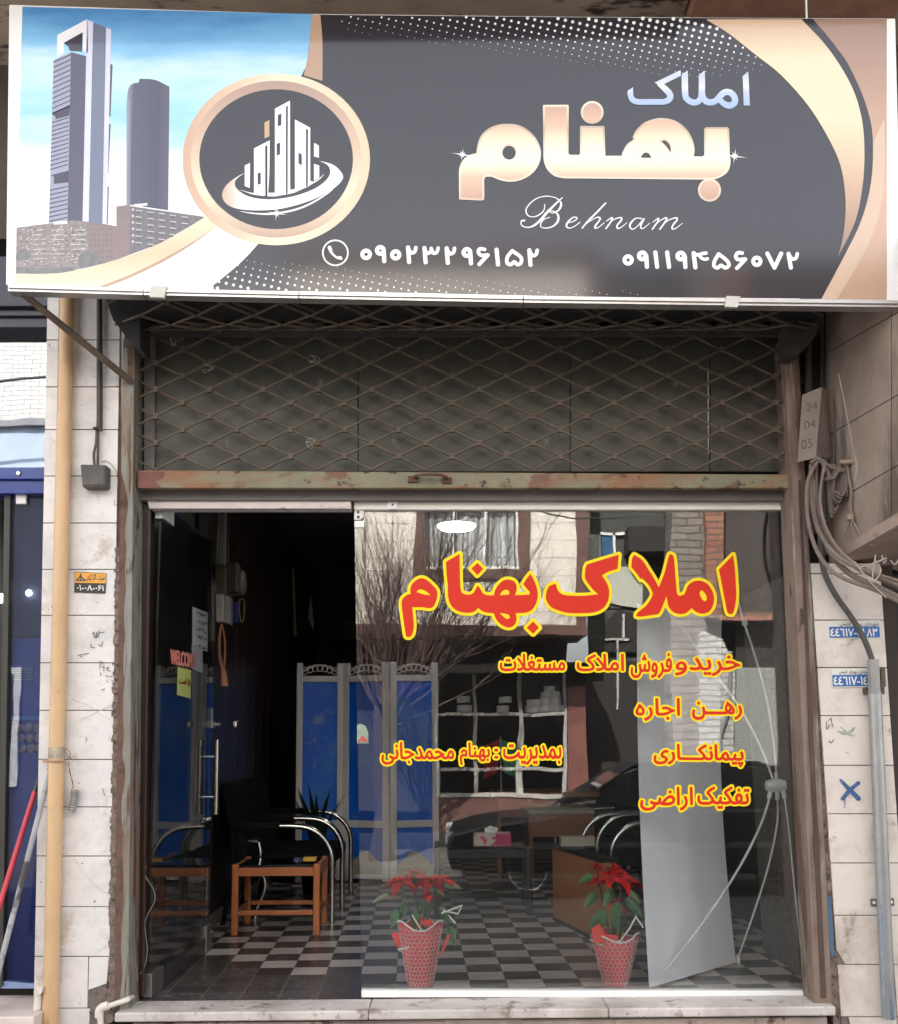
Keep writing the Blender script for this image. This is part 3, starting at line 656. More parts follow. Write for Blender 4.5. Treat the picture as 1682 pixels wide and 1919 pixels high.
# towers and flats of the picture
T6 = TR(20, 20, 4.426)
def t6(pts): return [tuple(v) for v in T6(pts)]
v_lav = vinyl('print_lavender', (.30, .31, .42)); v_blu = vinyl('print_bluegrey', (.145, .17, .25)); v_dkl = vinyl('print_slate', (.04, .037, .06)); v_glass = vinyl('print_violet_grey', (.075, .07, .115))
fast('printed_tower_face', [[(100.4, 113), (133, 98), (126.5, 416), (91.5, 418)]], v_lav, 3)
fast('printed_tower_shade', [[(133, 98), (163, 106), (155, 418), (126.5, 416)]], v_glass, 3)
b = []
for k in range(11): b.append([(100.2-k*.25, 116+k*9.6), (132.8-k*.2, 101.5+k*9.6), (132.8-k*.2, 103.6+k*9.6), (100.2-k*.25, 118.4+k*9.6)])
b.append([(98, 212), (131, 197), (130, 217), (104, 224), (104, 219), (97, 214)])
for k in range(12): b.append([(97.5-k*.35, 229+k*8), (129.8-k*.2, 219.5+k*8), (129.8-k*.2, 221.4+k*8), (97.5-k*.35, 231.3+k*8)])
b.append([(94, 329), (128.5, 320), (128, 342), (101, 345), (101, 331)])
for k in range(8): b.append([(93.2-k*.2, 356+k*8.3), (127-k*.05, 348.5+k*8.3), (127-k*.05, 350.4+k*8.3), (93.2-k*.2, 358.4+k*8.3)])
fast('printed_tower_bands', b, v_dkl, 4)
b = [[(133-k*.08, 128+k*11.5), (161.5-k*.25, 133+k*11.5), (161.5-k*.25, 135.5+k*11.5), (133-k*.08, 130.5+k*11.5)] for k in range(25)]
fast('printed_shade_bands', b, vinyl('print_violet_dark', (.075, .068, .12)), 4)
fast('printed_tower_frame', [t6([(385, 205), (635, 72), (640, 350), (600, 338), (597, 180), (440, 268), (440, 350), (385, 385)])], vinyl('print_bright_white', (.80, .79, .82)), 5)
fast('printed_tower_gap', [t6([(440, 270), (597, 180), (592, 342), (490, 335), (478, 300)])], v_dkl, 4)
fast('printed_tower_sides', [[(163, 37), (175, 42), (166, 418), (154.5, 418)], [(198, 52), (208, 55), (200, 420), (191.5, 420)]], vinyl('print_pale_lavender', (.60, .61, .76)), 5)
fast('printed_tower_glass', [[(174.5, 42.5), (198.5, 52), (191.7, 420), (166, 418)]], v_blu, 5)
fast('printed_tower_back', [[(206, 119), (211, 122), (207, 219), (203.5, 219)], [(203.5, 232), (207.5, 233), (203, 326), (200, 326)], [(200.5, 350), (204, 350), (202, 420), (199, 420)]], v_glass, 4)
T2 = [('c', 238, 186), (240, 168), (247, 158), ('c', 260, 155), ('c', 261, 148), (290, 150), ('c', 317.5, 163), ('c', 315, 400), ('c', 237, 400)]
flatpoly('printed_round_tower', T2, grad('print_round_tower', [(0, (.22, .21, .30)), (.12, (.08, .076, .13)), (.7, (.055, .053, .095)), (1, (.085, .08, .13))], axis=0, lo=P(237, 300, YG).x-WL[sg.name].x, hi=P(318, 300, YG).x-WL[sg.name].x), 4)
fast('printed_fins', [[(236, 190+k*4.4), (244.5, 187+k*4.4), (244.5, 188.6+k*4.4), (236, 191.8+k*4.4)] for k in range(48)], v_lav, 5)
v_fl1 = M('print_flats_grey', (.17, .13, .115), .32, var=.35, scale=60, coat=1.0, crough=.09); v_fl2 = M('print_flats_rose', (.16, .09, .085), .32, var=.12, scale=40, coat=1.0, crough=.09); v_fl3 = M('print_flats_dark', (.075, .06, .07), .32, var=.4, scale=60, coat=1.0, crough=.09)
bot = [(29.5, 512), (60, 514), (110, 512), (200, 493), (300, 456), (386, 409)]
fast('printed_flats', [[(31, 427), (60, 423), (100, 418), (140, 413), (166, 416), (166, 501), (110, 512), (60, 514), (29.5, 512)]], v_fl1, 6)
fast('printed_flats_side', [[(166, 416), (190, 419), (218, 424), (218, 487), (166, 501)], [(218, 387), (244, 384), (242, 478), (218, 487)]], v_fl2, 6)
fast('printed_flats_dark', [[(244, 384), (300, 393), (360, 402), (386, 407), (300, 456), (242, 478)]], v_fl3, 6)
random.seed(21); lt = []; dk = []
for _ in range(330):
    x = random.uniform(33, 162); y = random.uniform(430-(x-31)*.1, 497-max(0, (x-110))*.12); s = random.uniform(.8, 2.6); q = [(x, y), (x+s*1.5, y), (x+s*1.5, y+s*.8), (x, y+s*.8)]; (lt if random.random() < .55 else dk).append(q)
for k in range(7):
    for x0, x1 in ((62, 86), (98, 120), (133, 160)): lt.append([(x0, 431+k*9), (x1, 430+k*9), (x1, 431.6+k*9), (x0, 432.6+k*9)])
for k in range(36): x = 168+(k % 6)*8; y = 428+(k//6)*10.5; dk.append([(x, y), (x+2.2, y), (x+2.2, y+2.6), (x, y+2.6)]); 
for k in range(6):
    for x0 in (254, 276, 297, 318, 340):
        y = 392+k*12+(x0-244)*.14
        if y < 478-(x0-244)*.45-6: lt.append([(x0, y), (x0+12, y+1.5), (x0+12, y+3), (x0, y+1.5)]); dk.append([(x0+2, y+3), (x0+10, y+4), (x0+10, y+7), (x0+2, y+6)])
    y = 391+k*12; lt.append([(247, y), (251, y), (251, y+4), (247, y+4)])
fast('printed_windows_light', lt, vinyl('print_pale_grey', (.55, .53, .52)), 7); fast('printed_windows_dark', dk, vinyl('print_dark_grey', (.075, .07, .075)), 7)
fast('printed_roof_pattern', [[(250, 383), (276, 381), (276, 385), (253, 387)], [(244, 384), (386, 405), (386, 407), (244, 386.5)], [(100, 416), (126, 414), (126, 420), (100, 421)]], v_white, 7)
v_tree = M('print_trees', (.085, .08, .075), .32, var=.4, scale=50, coat=1.0, crough=.09)
flatpoly('printed_trees', [(146, 492), (150, 478), (165, 470), (182, 474), (190, 484), ('c', 200, 492.5), ('c', 150, 504)], v_tree, 8); flatpoly('printed_shrub', [(30, 478), (40, 467), (52, 470), (58, 480), (50, 486), (32, 488)], v_tree, 8)
fast('printed_verge', [[(29.8, 500), (80, 503), (140, 500), (140, 508), (110, 512), (60, 514), (29.3, 513)]], v_tree, 8)
# swooshes
Z = TR(1100, 0, 2.89)
def z3(pts): return [(('c',)+tuple(Z(p[1:]))) if p[0] == 'c' else tuple(Z(p)) for p in pts]
flatpoly('gold_blade', [('c', 584, 27.6), ('c', 600, 28), (604, 80), ('c', 604, 152), ('c', 569, 142), (578, 95)], v_gold, 9)
flatpoly('cream_swoosh', [('c', 29.3, 513), (110, 512), (200, 493), (300, 456), ('c', 392, 402), ('c', 412, 424), (330, 474), (250, 514), ('c', 188, 539), ('c', 28.5, 534.5)], g_sw, 9)
flatpoly('white_swoosh', [('c', 186, 539), (250, 514), (330, 474), ('c', 410, 422), ('c', 486, 455), (448, 495), ('c', 388, 544.4)], vinyl('print_ivory', (.78, .75, .68)), 10)
flatpoly('swoosh_fold_line', [('c', 184, 538), (250, 512), (330, 472), ('c', 411, 422), (332, 476), (252, 517), ('c', 196, 539.2)], v_gold, 11, res=.9)
flatpoly('rose_gold_panel', z3([('c', 1150, 105), (1350, 262), (1462, 450), (1532, 650), (1547, 830), (1531, 1020), (1481, 1200), (1400, 1370), ('c', 1268, 1619), ('c', 1621, 1623), ('c', 1621, 105)]), g_right, 9, res=2)
flatpoly('pale_arc_line', z3([('c', 1612, 830), (1606, 980), (1580, 1160), (1500, 1370), ('c', 1352, 1621), ('c', 1268, 1619), (1400, 1368), (1481, 1198), (1531, 1018), (1546, 850), ('c', 1545, 780), ('c', 1609, 640)]), vinyl('print_peach', (.60, .43, .31)), 10, res=2)
flatpoly('charcoal_arc', z3([('c', 1140, 105), ('c', 1222, 105), (1352, 262), (1462, 450), (1532, 650), (1547, 830), (1531, 1020), (1481, 1200), (1400, 1370), ('c', 1268, 1619), ('c', 1150, 1619), (1352, 1380), (1440, 1180), (1490, 1000), (1499, 800), (1478, 620), (1420, 450), (1300, 262)]), v_dark, 11, res=1.4)
flatpoly('cream_crescent', z3([('c', 640, 106), ('c', 1160, 106), (1302, 260), (1422, 450), (1481, 620), (1500, 800), (1491, 1000), (1450, 1200), ('c', 1355, 1397), (1382, 1290), (1396, 1180), (1396, 1050), (1371, 900), (1311, 760), (1201, 580), (1051, 410), (901, 290), (761, 180)]), g_cres, 12, res=1.4)
# halftone dots
arc = np.array(z3([(640, 106), (761, 180), (901, 290), (1051, 410), (1201, 580)]))
mb = MB()
def dot(x, y, r, k=2):
    n = 10; mb.flat(UY([(x+r*math.cos(2*math.pi*i/n), y+r*math.sin(2*math.pi*i/n)) for i in range(n)], YG-.00016*k))
for a in range(0, 70):
    for b in range(-14, 14):
        x = 630+a*13.6-b*3.0; y = 26+a*3.1+b*13.4*.86; top = 28+(x-560)*.007
        H = 42+min(1, max(0, (x-640)/640))*88
        if x > 1330: H = max(30, 130-(x-1330)*.15)
        r = 3.7*min(1, .45+(x-640)/900)*(1-(y-top)/H)
        if y < top+2 or r < .5 or x < 640 or x > np.interp(y, arc[:, 1], arc[:, 0])-3: continue
        dot(x, y, r)
for a in range(0, 75):
    for b in range(-22, 6):
        x = 380+a*13.6-b*3.0; y = 534+a*3.1+b*12.2; botm = 545+(x-400)*.017
        H = max(12, 74-(x-430)*.068); r = 3.5*max(.3, 1-(x-400)/900)*(1-(botm-y)/H)
        edge = 388+(545-y)*1.05
        if y > botm-3 or r < .5 or x < edge+4 or x > 1200: continue
        dot(x, y, r)
link('halftone_pattern', mb, v_white, sg)
# roundel and emblem
rd = link('gold_ring', Ink().circle((517.5, 299), 175.5, 161, (159, 146)).mesh(lay(13), res=1.4), grad('print_ring_outer', [(0, (0.726, 0.528, 0.356)), (.5, (0.818, 0.686, 0.502)), (.75, (0.686, 0.475, 0.330)), (1, (0.554, 0.356, 0.238))], axis=0, lo=P(690, 300, YG).x-WL[sg.name].x, hi=P(345, 300, YG).x-WL[sg.name].x), sg)
link('inner_ring', Ink().circle((517.2, 298.6), 160, 147, (144, 131)).mesh(lay(14), res=1.4), grad('print_ring_inner', [(0, (0.475, 0.317, 0.224)), (.3, (0.792, 0.660, 0.475)), (.6, (0.607, 0.422, 0.304)), (1, (0.396, 0.264, 0.205))], axis=2, lo=zz(445), hi=zz(152)), sg)
link('roundel', Ink().circle((517, 298.4), 146, 133).mesh(lay(12.5), res=2), v_dark, sg)
LG = TR(400, 150, 6.007); em = Ink()
for p in ([(350, 965), (410, 935), (408, 1218), (350, 1195)], [(455, 772), (632, 680), (628, 1060), (612, 1308), (455, 1290)], [(690, 325), (860, 233), (862, 1282), (690, 1312)],
          [(610, 1270), (690, 1270), (690, 1312), (600, 1310)], [(915, 445), (1088, 540), (1088, 1188), (915, 1250)], [(855, 1238), (920, 1228), (920, 1268), (850, 1284)], [(1130, 708), (1185, 740), (1185, 876), (1130, 862)], [(1130, 945), (1190, 965), (1188, 1102), (1085, 1165), (1085, 1140), (1130, 1142)]): em.poly(p, tr=LG)
em.stroke([(305, 1240, 4), (400, 1270, 10), (460, 1284, 18), (560, 1298, 16)], tr=LG); em.stroke([(1060, 1190, 16), (1180, 1122, 12), (1242, 1062, 3)], tr=LG); em.stroke([(600, 1302, 14), (760, 1292, 14), (900, 1262, 14), (1060, 1195, 14)], tr=LG)
em.poly([('c', 355, 1045), (250, 1100), (140, 1190), (95, 1290), (130, 1380), (230, 1440), (380, 1465), (560, 1468), (760, 1450), (1000, 1390), (1200, 1310), (1380, 1200), (1456, 1100), (1420, 1020), (1330, 950), ('c', 1170, 905), (1270, 948), (1312, 1015), (1290, 1100), (1180, 1200), (1000, 1280), (800, 1330), (600, 1345), (420, 1320), (300, 1260), (242, 1190), (255, 1120)], smooth=True, tr=LG)
em.stroke([(280, 1475, 3), (450, 1502, 14), (650, 1508, 20), (900, 1466, 22), (1100, 1388, 20), (1300, 1265, 12), (1362, 1203, 2)], tr=LG)
link('emblem', em.mesh(lay(14), res=.8), grad('print_emblem', [(0, (0.528, 0.356, 0.251)), (.25, (0.850, 0.850, 0.845)), (.6, (0.850, 0.850, 0.850)), (1, (0.850, 0.850, 0.850))], axis=0, lo=P(415, 340, YG).x-WL[sg.name].x, hi=P(640, 340, YG).x-WL[sg.name].x), sg)
ec = Ink()
for p in ([(580, 748), (606, 733), (606, 1310), (582, 1312)], [(496, 1052), (531, 1040), (531, 1170), (496, 1183)], [(814, 300), (836, 288), (833, 1284), (814, 1288)], [(722, 395), (765, 380), (762, 510), (722, 523)], [(710, 720), (751, 705), (748, 840), (710, 853)], [(1040, 548), (1063, 560), (1060, 1196), (1040, 1206)], [(955, 818), (992, 838), (995, 962), (955, 942)]): ec.poly(p, tr=LG)
link('emblem_cutouts', ec.mesh(lay(15.5), res=.8), v_dark, sg)
link('emblem_gold_bar', Ink().poly([(572, 480), (628, 452), (628, 635), (575, 660)], tr=LG).mesh(lay(15), res=.8), vinyl('print_apricot', (.52, .33, .19)), sg)
# lettering
A = TR(840, 180, 6.007); B = TR(1100, 120, 5.256)
def mx(f, pts): return [(('c',)+tuple(f(p[1:]))) if p[0] == 'c' else tuple(f(p)) for p in pts]
big = Ink()
big.poly(mx(A, [(128, 1165), ('c', 120, 1150), (118, 980), (120, 830), (150, 745), (215, 675), ('c', 315, 645), (328, 550), (365, 450), (440, 375), (545, 328), (660, 315), (790, 330), (900, 390), (985, 480), (1036, 600), (1032, 720), (985, 825), (900, 905), (790, 955), (680, 967), (580, 948), ('c', 490, 910), (430, 910), (404, 935), ('c', 402, 1010), (402, 1140), (385, 1175), (250, 1172)]), [mx(A, [(757, 640), (735, 697), (682, 718), (628, 695), (607, 640), (630, 583), (682, 562), (735, 585)])], smooth=True)
body = mx(A, [('c', 1063, 102), ('c', 1345, 100), ('c', 1354, 110), ('c', 1350, 645), ('c', 1362, 663), ('c', 1468, 663), ('c', 1480, 650), ('c', 1480, 350), ('c', 1490, 338)]) + \
    mx(B, [('c', 160, 613), ('c', 170, 622), ('c', 178, 905), ('c', 340, 905), (348, 870), (390, 795), (440, 755), ('c', 455, 742), ('c', 447, 722), (480, 655), (560, 580), (650, 545), (720, 534), (820, 545), (910, 585), (985, 655), (1035, 745), (1056, 835), ('c', 1048, 912), ('c', 1135, 912), ('c', 1152, 895), ('c', 1150, 645), ('c', 1165, 624), ('c', 1385, 624), ('c', 1397, 645), ('c', 1403, 900), (1410, 970), (1390, 1050), (1340, 1100), ('c', 1265, 1135), ('c', 1120, 1140), ('c', 0, 1129)]) + \
    mx(A, [('c', 1300, 929), (1200, 905), (1120, 840), (1080, 760), ('c', 1068, 680)])
big.poly(body, [mx(B, [('c', 525, 926), (545, 890), (577, 874), (610, 888), ('c', 632, 926)]), mx(B, [('c', 728, 762), (770, 758), (812, 800), ('c', 825, 868), ('c', 812, 860), (780, 815)])], smooth=True)
big.circle((1109.2, 211), 21.3); big.circle((1328.9, 356.6), 21.6)
gb = big.grid(6, 1.0)
link('name_lettering', big.mesh(lay(13), g=gb), grad('print_letter_rim', [(0, (0.634, 0.475, 0.356)), (.4, (0.818, 0.739, 0.594)), (.7, (0.475, 0.356, 0.264)), (1, (0.818, 0.726, 0.581))], lo=zz(375), hi=zz(190)), sg)
link('name_lettering_face', big.mesh(lay(14), grow=-3.8, g=gb), g_let, sg)
aml = Ink()
aml.poly(B([(1530, 122), (1582, 75), (1588, 122), (1600, 410), (1540, 410)]))
aml.stroke([(960, 120, 62), (964, 300, 62), (985, 350, 60), (1040, 380, 60), (1090, 372, 58), (1120, 330, 60), (1128, 250, 62), (1128, 122, 62)], tr=B)
aml.stroke([(1128, 250, 60), (1136, 325, 60), (1175, 372, 62), (1232, 378, 62), (1275, 355, 60), (1320, 305, 62), (1365, 278, 62), (1415, 288, 62), (1452, 335, 62), (1448, 385, 62), (1400, 411, 62), (1350, 396, 58), (1302, 352, 54)], tr=B)
aml.poly(B([(929, 140), (929, 118), (988, 62), (991, 140)])); aml.poly(B([(1096, 140), (1096, 118), (1156, 64), (1159, 140)]))
aml.poly(B([(660, 186), (918, 62), (922, 118), (745, 205), (700, 205)]))
aml.stroke([(712, 198, 50), (775, 255, 60), (815, 305, 62), (806, 350, 60), (755, 374, 56), (640, 375, 56), (500, 375, 56), (445, 352, 56), (424, 305, 54), (424, 280, 56)], tr=B); aml.poly(B([(396, 282), (448, 228), (453, 300), (400, 300)]))
link('title_lettering', aml.mesh(lay(13), res=.8), g_blue, sg)
scr = Ink(); K = TR(960, 360, 4.947)
for s in ([(465, 50, 6), (400, 110, 16), (320, 190, 23), (260, 260, 23), (200, 310, 17), (150, 328, 11), (100, 320, 10), (78, 295, 10), (85, 268, 14), (110, 265, 16)],
          [(300, 115, 8), (290, 170, 9), (250, 210, 12), (200, 230, 9), (155, 225, 9), (128, 195, 11), (130, 150, 11), (180, 90, 9), (250, 50, 9), (330, 40, 9), (400, 55, 8), (440, 85, 12), (450, 120, 20), (430, 165, 16), (380, 195, 9), (350, 190, 8), (360, 175, 8), (400, 190, 10), (425, 225, 20), (415, 280, 20), (370, 320, 13), (310, 335, 10), (265, 325, 9), (262, 295, 9), (290, 255, 9), (345, 235, 7)],
          [(500, 290, 8), (560, 275, 8), (595, 250, 10), (590, 235, 9), (555, 240, 12), (510, 285, 18), (500, 320, 15), (530, 335, 10), (580, 315, 8), (625, 280, 7)],
          [(862, 104, 14), (780, 190, 16), (700, 270, 16), (645, 335, 12)], [(690, 290, 6), (760, 245, 8), (800, 235, 14), (810, 255, 14), (770, 310, 16), (765, 335, 12), (800, 325, 8), (850, 285, 6)],
          [(870, 270, 6), (915, 240, 11), (925, 248, 14), (895, 300, 14), (865, 340, 12)], [(880, 310, 6), (940, 255, 8), (1000, 238, 13), (1010, 258, 15), (970, 310, 15), (975, 338, 12), (1010, 325, 8), (1060, 285, 6)],
          [(1195, 247, 12), (1140, 245, 10), (1095, 290, 17), (1088, 325, 15), (1115, 345, 10), (1160, 315, 8), (1218, 248, 12), (1192, 300, 15), (1190, 335, 12), (1215, 335, 8), (1270, 290, 6)],
          [(1300, 280, 6), (1350, 245, 11), (1348, 270, 13), (1295, 346, 13)], [(1310, 320, 6), (1370, 265, 8), (1420, 240, 12), (1425, 260, 14), (1365, 346, 14)], [(1380, 320, 6), (1440, 265, 8), (1512, 240, 12), (1525, 258, 14), (1485, 310, 15), (1480, 343, 12), (1515, 335, 8), (1575, 290, 6)]): scr.stroke(s, tr=K)
link('script_lettering', scr.mesh(lay(13), res=.6), v_white, sg)
dg = Ink(); Q = TR(590, 440, 3.823)
def ring(T, c, r, wd): dg.stroke([(c[0]+r*math.cos(a), c[1]+r*math.sin(a)) for a in np.linspace(0, 2*math.pi, 25)], wd, False, tr=T)
ring(Q, (146, 130), 90, 11)
dg.stroke([(104, 92, 26), (112, 112, 24), (118, 128, 16), (140, 152, 15), (162, 166, 16), (178, 165, 24), (188, 172, 18)], tr=Q)
W = 29
ring(Q, (366, 141), 27, W); ring(Q, (578, 145), 26, W); ring(Q, (468, 113), 24, 30); dg.stroke([(492, 113), (496, 190)], 30, tr=Q); ring(Q, (1088, 128), 24, 30); dg.stroke([(1112, 128), (1117, 206)], 30, tr=Q)
for x, y in ((668, 92), (945, 98), (1537, 112)):
    dg.stroke([(x-2, y), (x+6, y+104)], 30, tr=Q); dg.stroke([(x, y+8), (x+22, y+38), (x+46, y+30), (x+54, y)], 25, tr=Q)
dg.stroke([(784, 96), (792, 198)], 30, tr=Q); dg.stroke([(784, 100), (803, 132), (826, 126), (833, 98)], 24, tr=Q); dg.stroke([(833, 100), (848, 132), (872, 126), (882, 96)], 24, tr=Q)
dg.stroke([(1214, 106), (1182, 102), (1170, 124), (1190, 148), (1235, 145)], 26, tr=Q); dg.stroke([(1238, 146), (1176, 212)], 27, tr=Q); dg.stroke([(1300, 108), (1311, 214)], 30, tr=Q)
dg.stroke([(1412, 116), (1378, 160), (1376, 202), (1402, 214), (1426, 196), (1450, 214), (1474, 202), (1474, 162), (1412, 116)], 26, tr=Q)
V = TR(1150, 460, 4.672)
ring(V, (124, 128), 32, 35); ring(V, (248, 92), 29, 37); dg.stroke([(282, 92), (288, 188)], 37, tr=V); dg.stroke([(362, 62), (378, 188)], 36, tr=V); dg.stroke([(465, 62), (482, 190)], 36, tr=V); ring(V, (585, 94), 29, 37); dg.stroke([(619, 94), (625, 190)], 37, tr=V)
dg.stroke([(697, 68), (712, 193)], 37, tr=V); dg.stroke([(700, 72), (738, 84), (775, 72), (805, 68)], 30, tr=V); dg.stroke([(742, 80), (762, 108), (792, 122), (818, 118)], 28, tr=V)
dg.stroke([(916, 76), (880, 138), (876, 180), (906, 197), (938, 176), (974, 197), (1004, 178), (992, 138), (916, 76)], 32, tr=V)
dg.stroke([(1122, 68), (1084, 66), (1066, 98), (1086, 124), (1148, 120)], 32, tr=V); dg.stroke([(1150, 122), (1076, 200)], 33, tr=V); ring(V, (1250, 140), 32, 35); dg.stroke([(1342, 72), (1405, 196), (1463, 72)], 36, False, tr=V); dg.stroke([(1527, 74), (1548, 195)], 36, tr=V); dg.stroke([(1530, 80), (1560, 118), (1592, 112), (1604, 74)], 31, tr=V)
link('phone_numbers', dg.mesh(lay(13), res=.8), v_white, sg)
fl_ = Ink()
for cx, cy, r in ((866, 290, 26), (1376, 293, 30), (518, 400, 26)):
    for a, l in ((0, 1), (90, .6), (180, 1), (270, .6), (50, .4), (140, .35), (230, .4), (315, .35)):
        fl_.stroke([(cx, cy, 6.0), (cx+r*l*math.cos(R(a+8))*.25, cy+r*l*math.sin(R(a+8))*.25, 2.2), (cx+r*l*math.cos(R(a+8))*.6, cy+r*l*math.sin(R(a+8))*.6, .7), (cx+r*l*math.cos(R(a+8)), cy+r*l*math.sin(R(a+8)), .2)], tr=None)
link('printed_glints', fl_.mesh(lay(16), res=.7), v_white, sg)
# aluminium edge strip under the panel, with patches of tape
alum = M('aluminium_strip', (.50, .48, .47), .3, metal=.75, var=.1, scale=10, bump=.1, spots=[((.2, .18, .17), 8, .66, .1, (1, 1, 4))])
mb = MB()
for x0, x1 in ((14, 268), (268, 560), (560, 980), (980, 1380), (1380, 1690)):
    yb = lambda x: np.interp(x, [11, 400, 720, 1100, 1690], [534, 545, 550, 558, 564])
    mb.pq([(x0+1, yb(x0)+11.5), (x1-1, yb(x1)+11.5), (x1-1, yb(x1)-1), (x0+1, yb(x0)-1)], YG-.004, YG+.047)
    mb.pq([(x0+1, yb(x0)+5), (x1-1, yb(x1)+5), (x1-1, yb(x1)+1), (x0+1, yb(x0)+1)], YG-.012, YG)
link('edge_strip', mb, alum, sg)
for x0, w_, h in ((278, 34, 18), (1357, 30, 17)):
    mb = MB().pq([(x0+2, yb(x0)+h-3), (x0+w_-5, yb(x0)+h-2), (x0+w_, yb(x0)-5), (x0+4, yb(x0)-6)], YG-.018, YG-.002)
    link('tape_patch', mb, M('grey_tape', (.55, .53, .47), .5), sg)
mb = MB().tube([P(42, 550, YG+.04), P(247, 716, -.17)], .0165, 4)
tag(link('sign_strut', mb, M('rusty_angle_iron', (.13, .095, .07), .8, var=.3, scale=8, bump=.3, spots=[((.07, .04, .03), 6, .55, .1)])), 'rusty iron strut running from the sign corner to the jamb', 'strut')
# ================================================================== the shop window
gl_win = glass('window_glass', refl=.10, dust=.006, wave=.0008, wscale=3.0, tint=(.97, .985, .98))
gl_door = glass('door_glass', refl=.09, dust=.010, wave=.0003, wscale=4.0, tint=(.88, .92, .90))
wn = thing('shop_window', 'large fixed shop window pane in white channels with red lettering', 'window', P(1080, 1868, 0))
mb = MB().pq([(677, 1862), (1534, 1862), (1474, 948), (663.5, 948)], 0.0, .010); link('pane', mb, gl_win, wn)
mb = MB().pq([(677, 1869), (1546, 1869), (1545, 1857), (676.5, 1856)], -.022, .030); link('bottom_channel', mb, M('white_channel', (.78, .78, .75), .4, var=.03, spots=[((.5, .47, .42), 18, .72, .06)]), wn, bevel=.002)
mb = MB().pq([(663, 955), (1475, 955), (1473, 939), (663, 938.5)], -.022, .030); link('top_channel', mb, whitebar, wn, bevel=.002)
mb = MB().pq([(1530, 1858), (1534, 1858), (1475, 952), (1471, 952)], -.012, .020); link('side_bead', mb, M('grey_bead', (.35, .34, .32), .4), wn)
mb = MB().pbox(726, 938, 744, 954, -.034, -.0225); mb.lathe(P(735.5, 946, -.034), [(.009, -.004), (.009, 0), (.006, 0), (.006, -.004)], 12, 'y'); link('clamp', mb, whitem, wn, bevel=.002)
mb = MB().lathe(P(735.5, 946, -.0345), [(.0045, -.0045), (.0045, 0)], 10, 'y'); link('screw', mb, ink, wn)
mb = MB().pq([(663, 974), (675, 974), (681, 968), (681, 956), (664, 956)], -.014, -.0005); link('hinge_patch', mb, whitem, wn, bevel=.002)
mb = MB().lathe(P(671, 960, -.0145), [(.006, -.003), (.006, 0)], 10, 'y'); mb.lathe(P(671, 969, -.0145), [(.0065, -.003), (.0065, 0)], 10, 'y'); link('hinge_screws', mb, M('rust_screw', (.12, .06, .03), .7), wn)
mb = MB().pbox(664, 976, 682, 988, -.006, -.0005); link('white_sticker', mb, whitem, wn)
mb = MB().pq([(669, 1393), (690, 1393), (690, 1372), (684, 1360), (676, 1356), (669, 1358)], .0105, .012); link('paper_sticker', mb, M('pale_green_sticker', (.55, .70, .55), .6, var=.05), wn)
i_ = Ink().stroke([(671, 1390), (679, 1382), (687, 1390)], 3).stroke([(673, 1386), (686, 1387)], 2.2).stroke([(679, 1380), (680, 1389)], 3)
link('sticker_print', i_.mesh(lambda a: UY(a, -.0008), res=.7), M('sticker_red', (.55, .08, .07), .6), wn)
mb = MB().pq([(1534, 1864), (1556, 1864), (1512, 950), (1475, 950)], .0, .10); link('side_post', mb, darkframe, wn)
# the two-colour lettering, cut from film and stuck inside the pane
red = M('red_film', (.62, .028, .012), .4, var=.02); yel = M('yellow_film', (.86, .66, .012), .4, var=.02)
red.node_tree.nodes['Principled BSDF'].inputs['Specular IOR Level'].default_value = .2; yel.node_tree.nodes['Principled BSDF'].inputs['Specular IOR Level'].default_value = .2
def film(k): return lambda a: UY(a, -.0022+.0006*k)
def lettering(nm, I, g0, g1, res):
    g = I.grid(g1+1, res)
    a = link(nm, I.mesh(film(0), grow=g0, g=g), red, wn)
    b = link(nm+'_outline', I.mesh(film(1), grow=g1, g=g), yel, wn)
T3 = TR(730, 1010, 4.947); T4 = TR(1040, 1010, 4.546)
I = Ink()
I.poly(mx(T3, [(150, 895), (170, 908), (192, 903), (212, 875), (222, 800), (215, 700), ('c', 208, 632), ('c', 300, 632), (385, 640), (420, 600), (440, 530), (436, 475), (400, 430), (340, 378), (290, 363), (240, 385), (202, 430), (190, 475), ('c', 195, 507), (150, 525), (117, 560), (110, 605), (120, 690), (135, 800)]), [mx(T3, [('c', 248, 492), (270, 470), (310, 472), (350, 495), ('c', 380, 520), (330, 516)])], smooth=True)
I.poly(mx(T3, [('c', 648, 138), ('c', 520, 212), (527, 320), (537, 430), (542, 540), (560, 600), (595, 645), (650, 674), (720, 684), (780, 674), ('c', 822, 640), (855, 668), (905, 682), ('c', 965, 690), (985, 740), (1025, 788), (1075, 815), (1122, 818), (1160, 790), (1176, 740), ('c', 1166, 688), (1250, 684), (1310, 662), (1352, 605), (1370, 540), (1368, 475), (1345, 400), ('c', 1305, 322), (1268, 368), ('c', 1236, 420), (1268, 458), ('c', 1300, 492), ('c', 1290, 516), ('c', 1160, 521), (1174, 480), (1174, 430), (1150, 391), (1100, 375), (1050, 387), (1002, 430), (975, 480), ('c', 965, 521), (905, 520), (865, 503), (845, 470), (815, 435), (795, 468), (768, 505), (720, 516), (680, 506), (660, 478), (652, 400), (650, 300)]),
       [mx(T3, [('c', 1020, 520), (1042, 485), (1080, 470), (1107, 488), ('c', 1104, 515)]), mx(T3, [('c', 1020, 686), (1050, 716), (1085, 741), (1112, 728), ('c', 1104, 702), (1060, 690)])], smooth=True)
I.poly(T3([(812, 222), (867, 276), (812, 336), (756, 275)])); I.poly(T3([(1328, 764), (1384, 822), (1328, 879), (1269, 822)]))
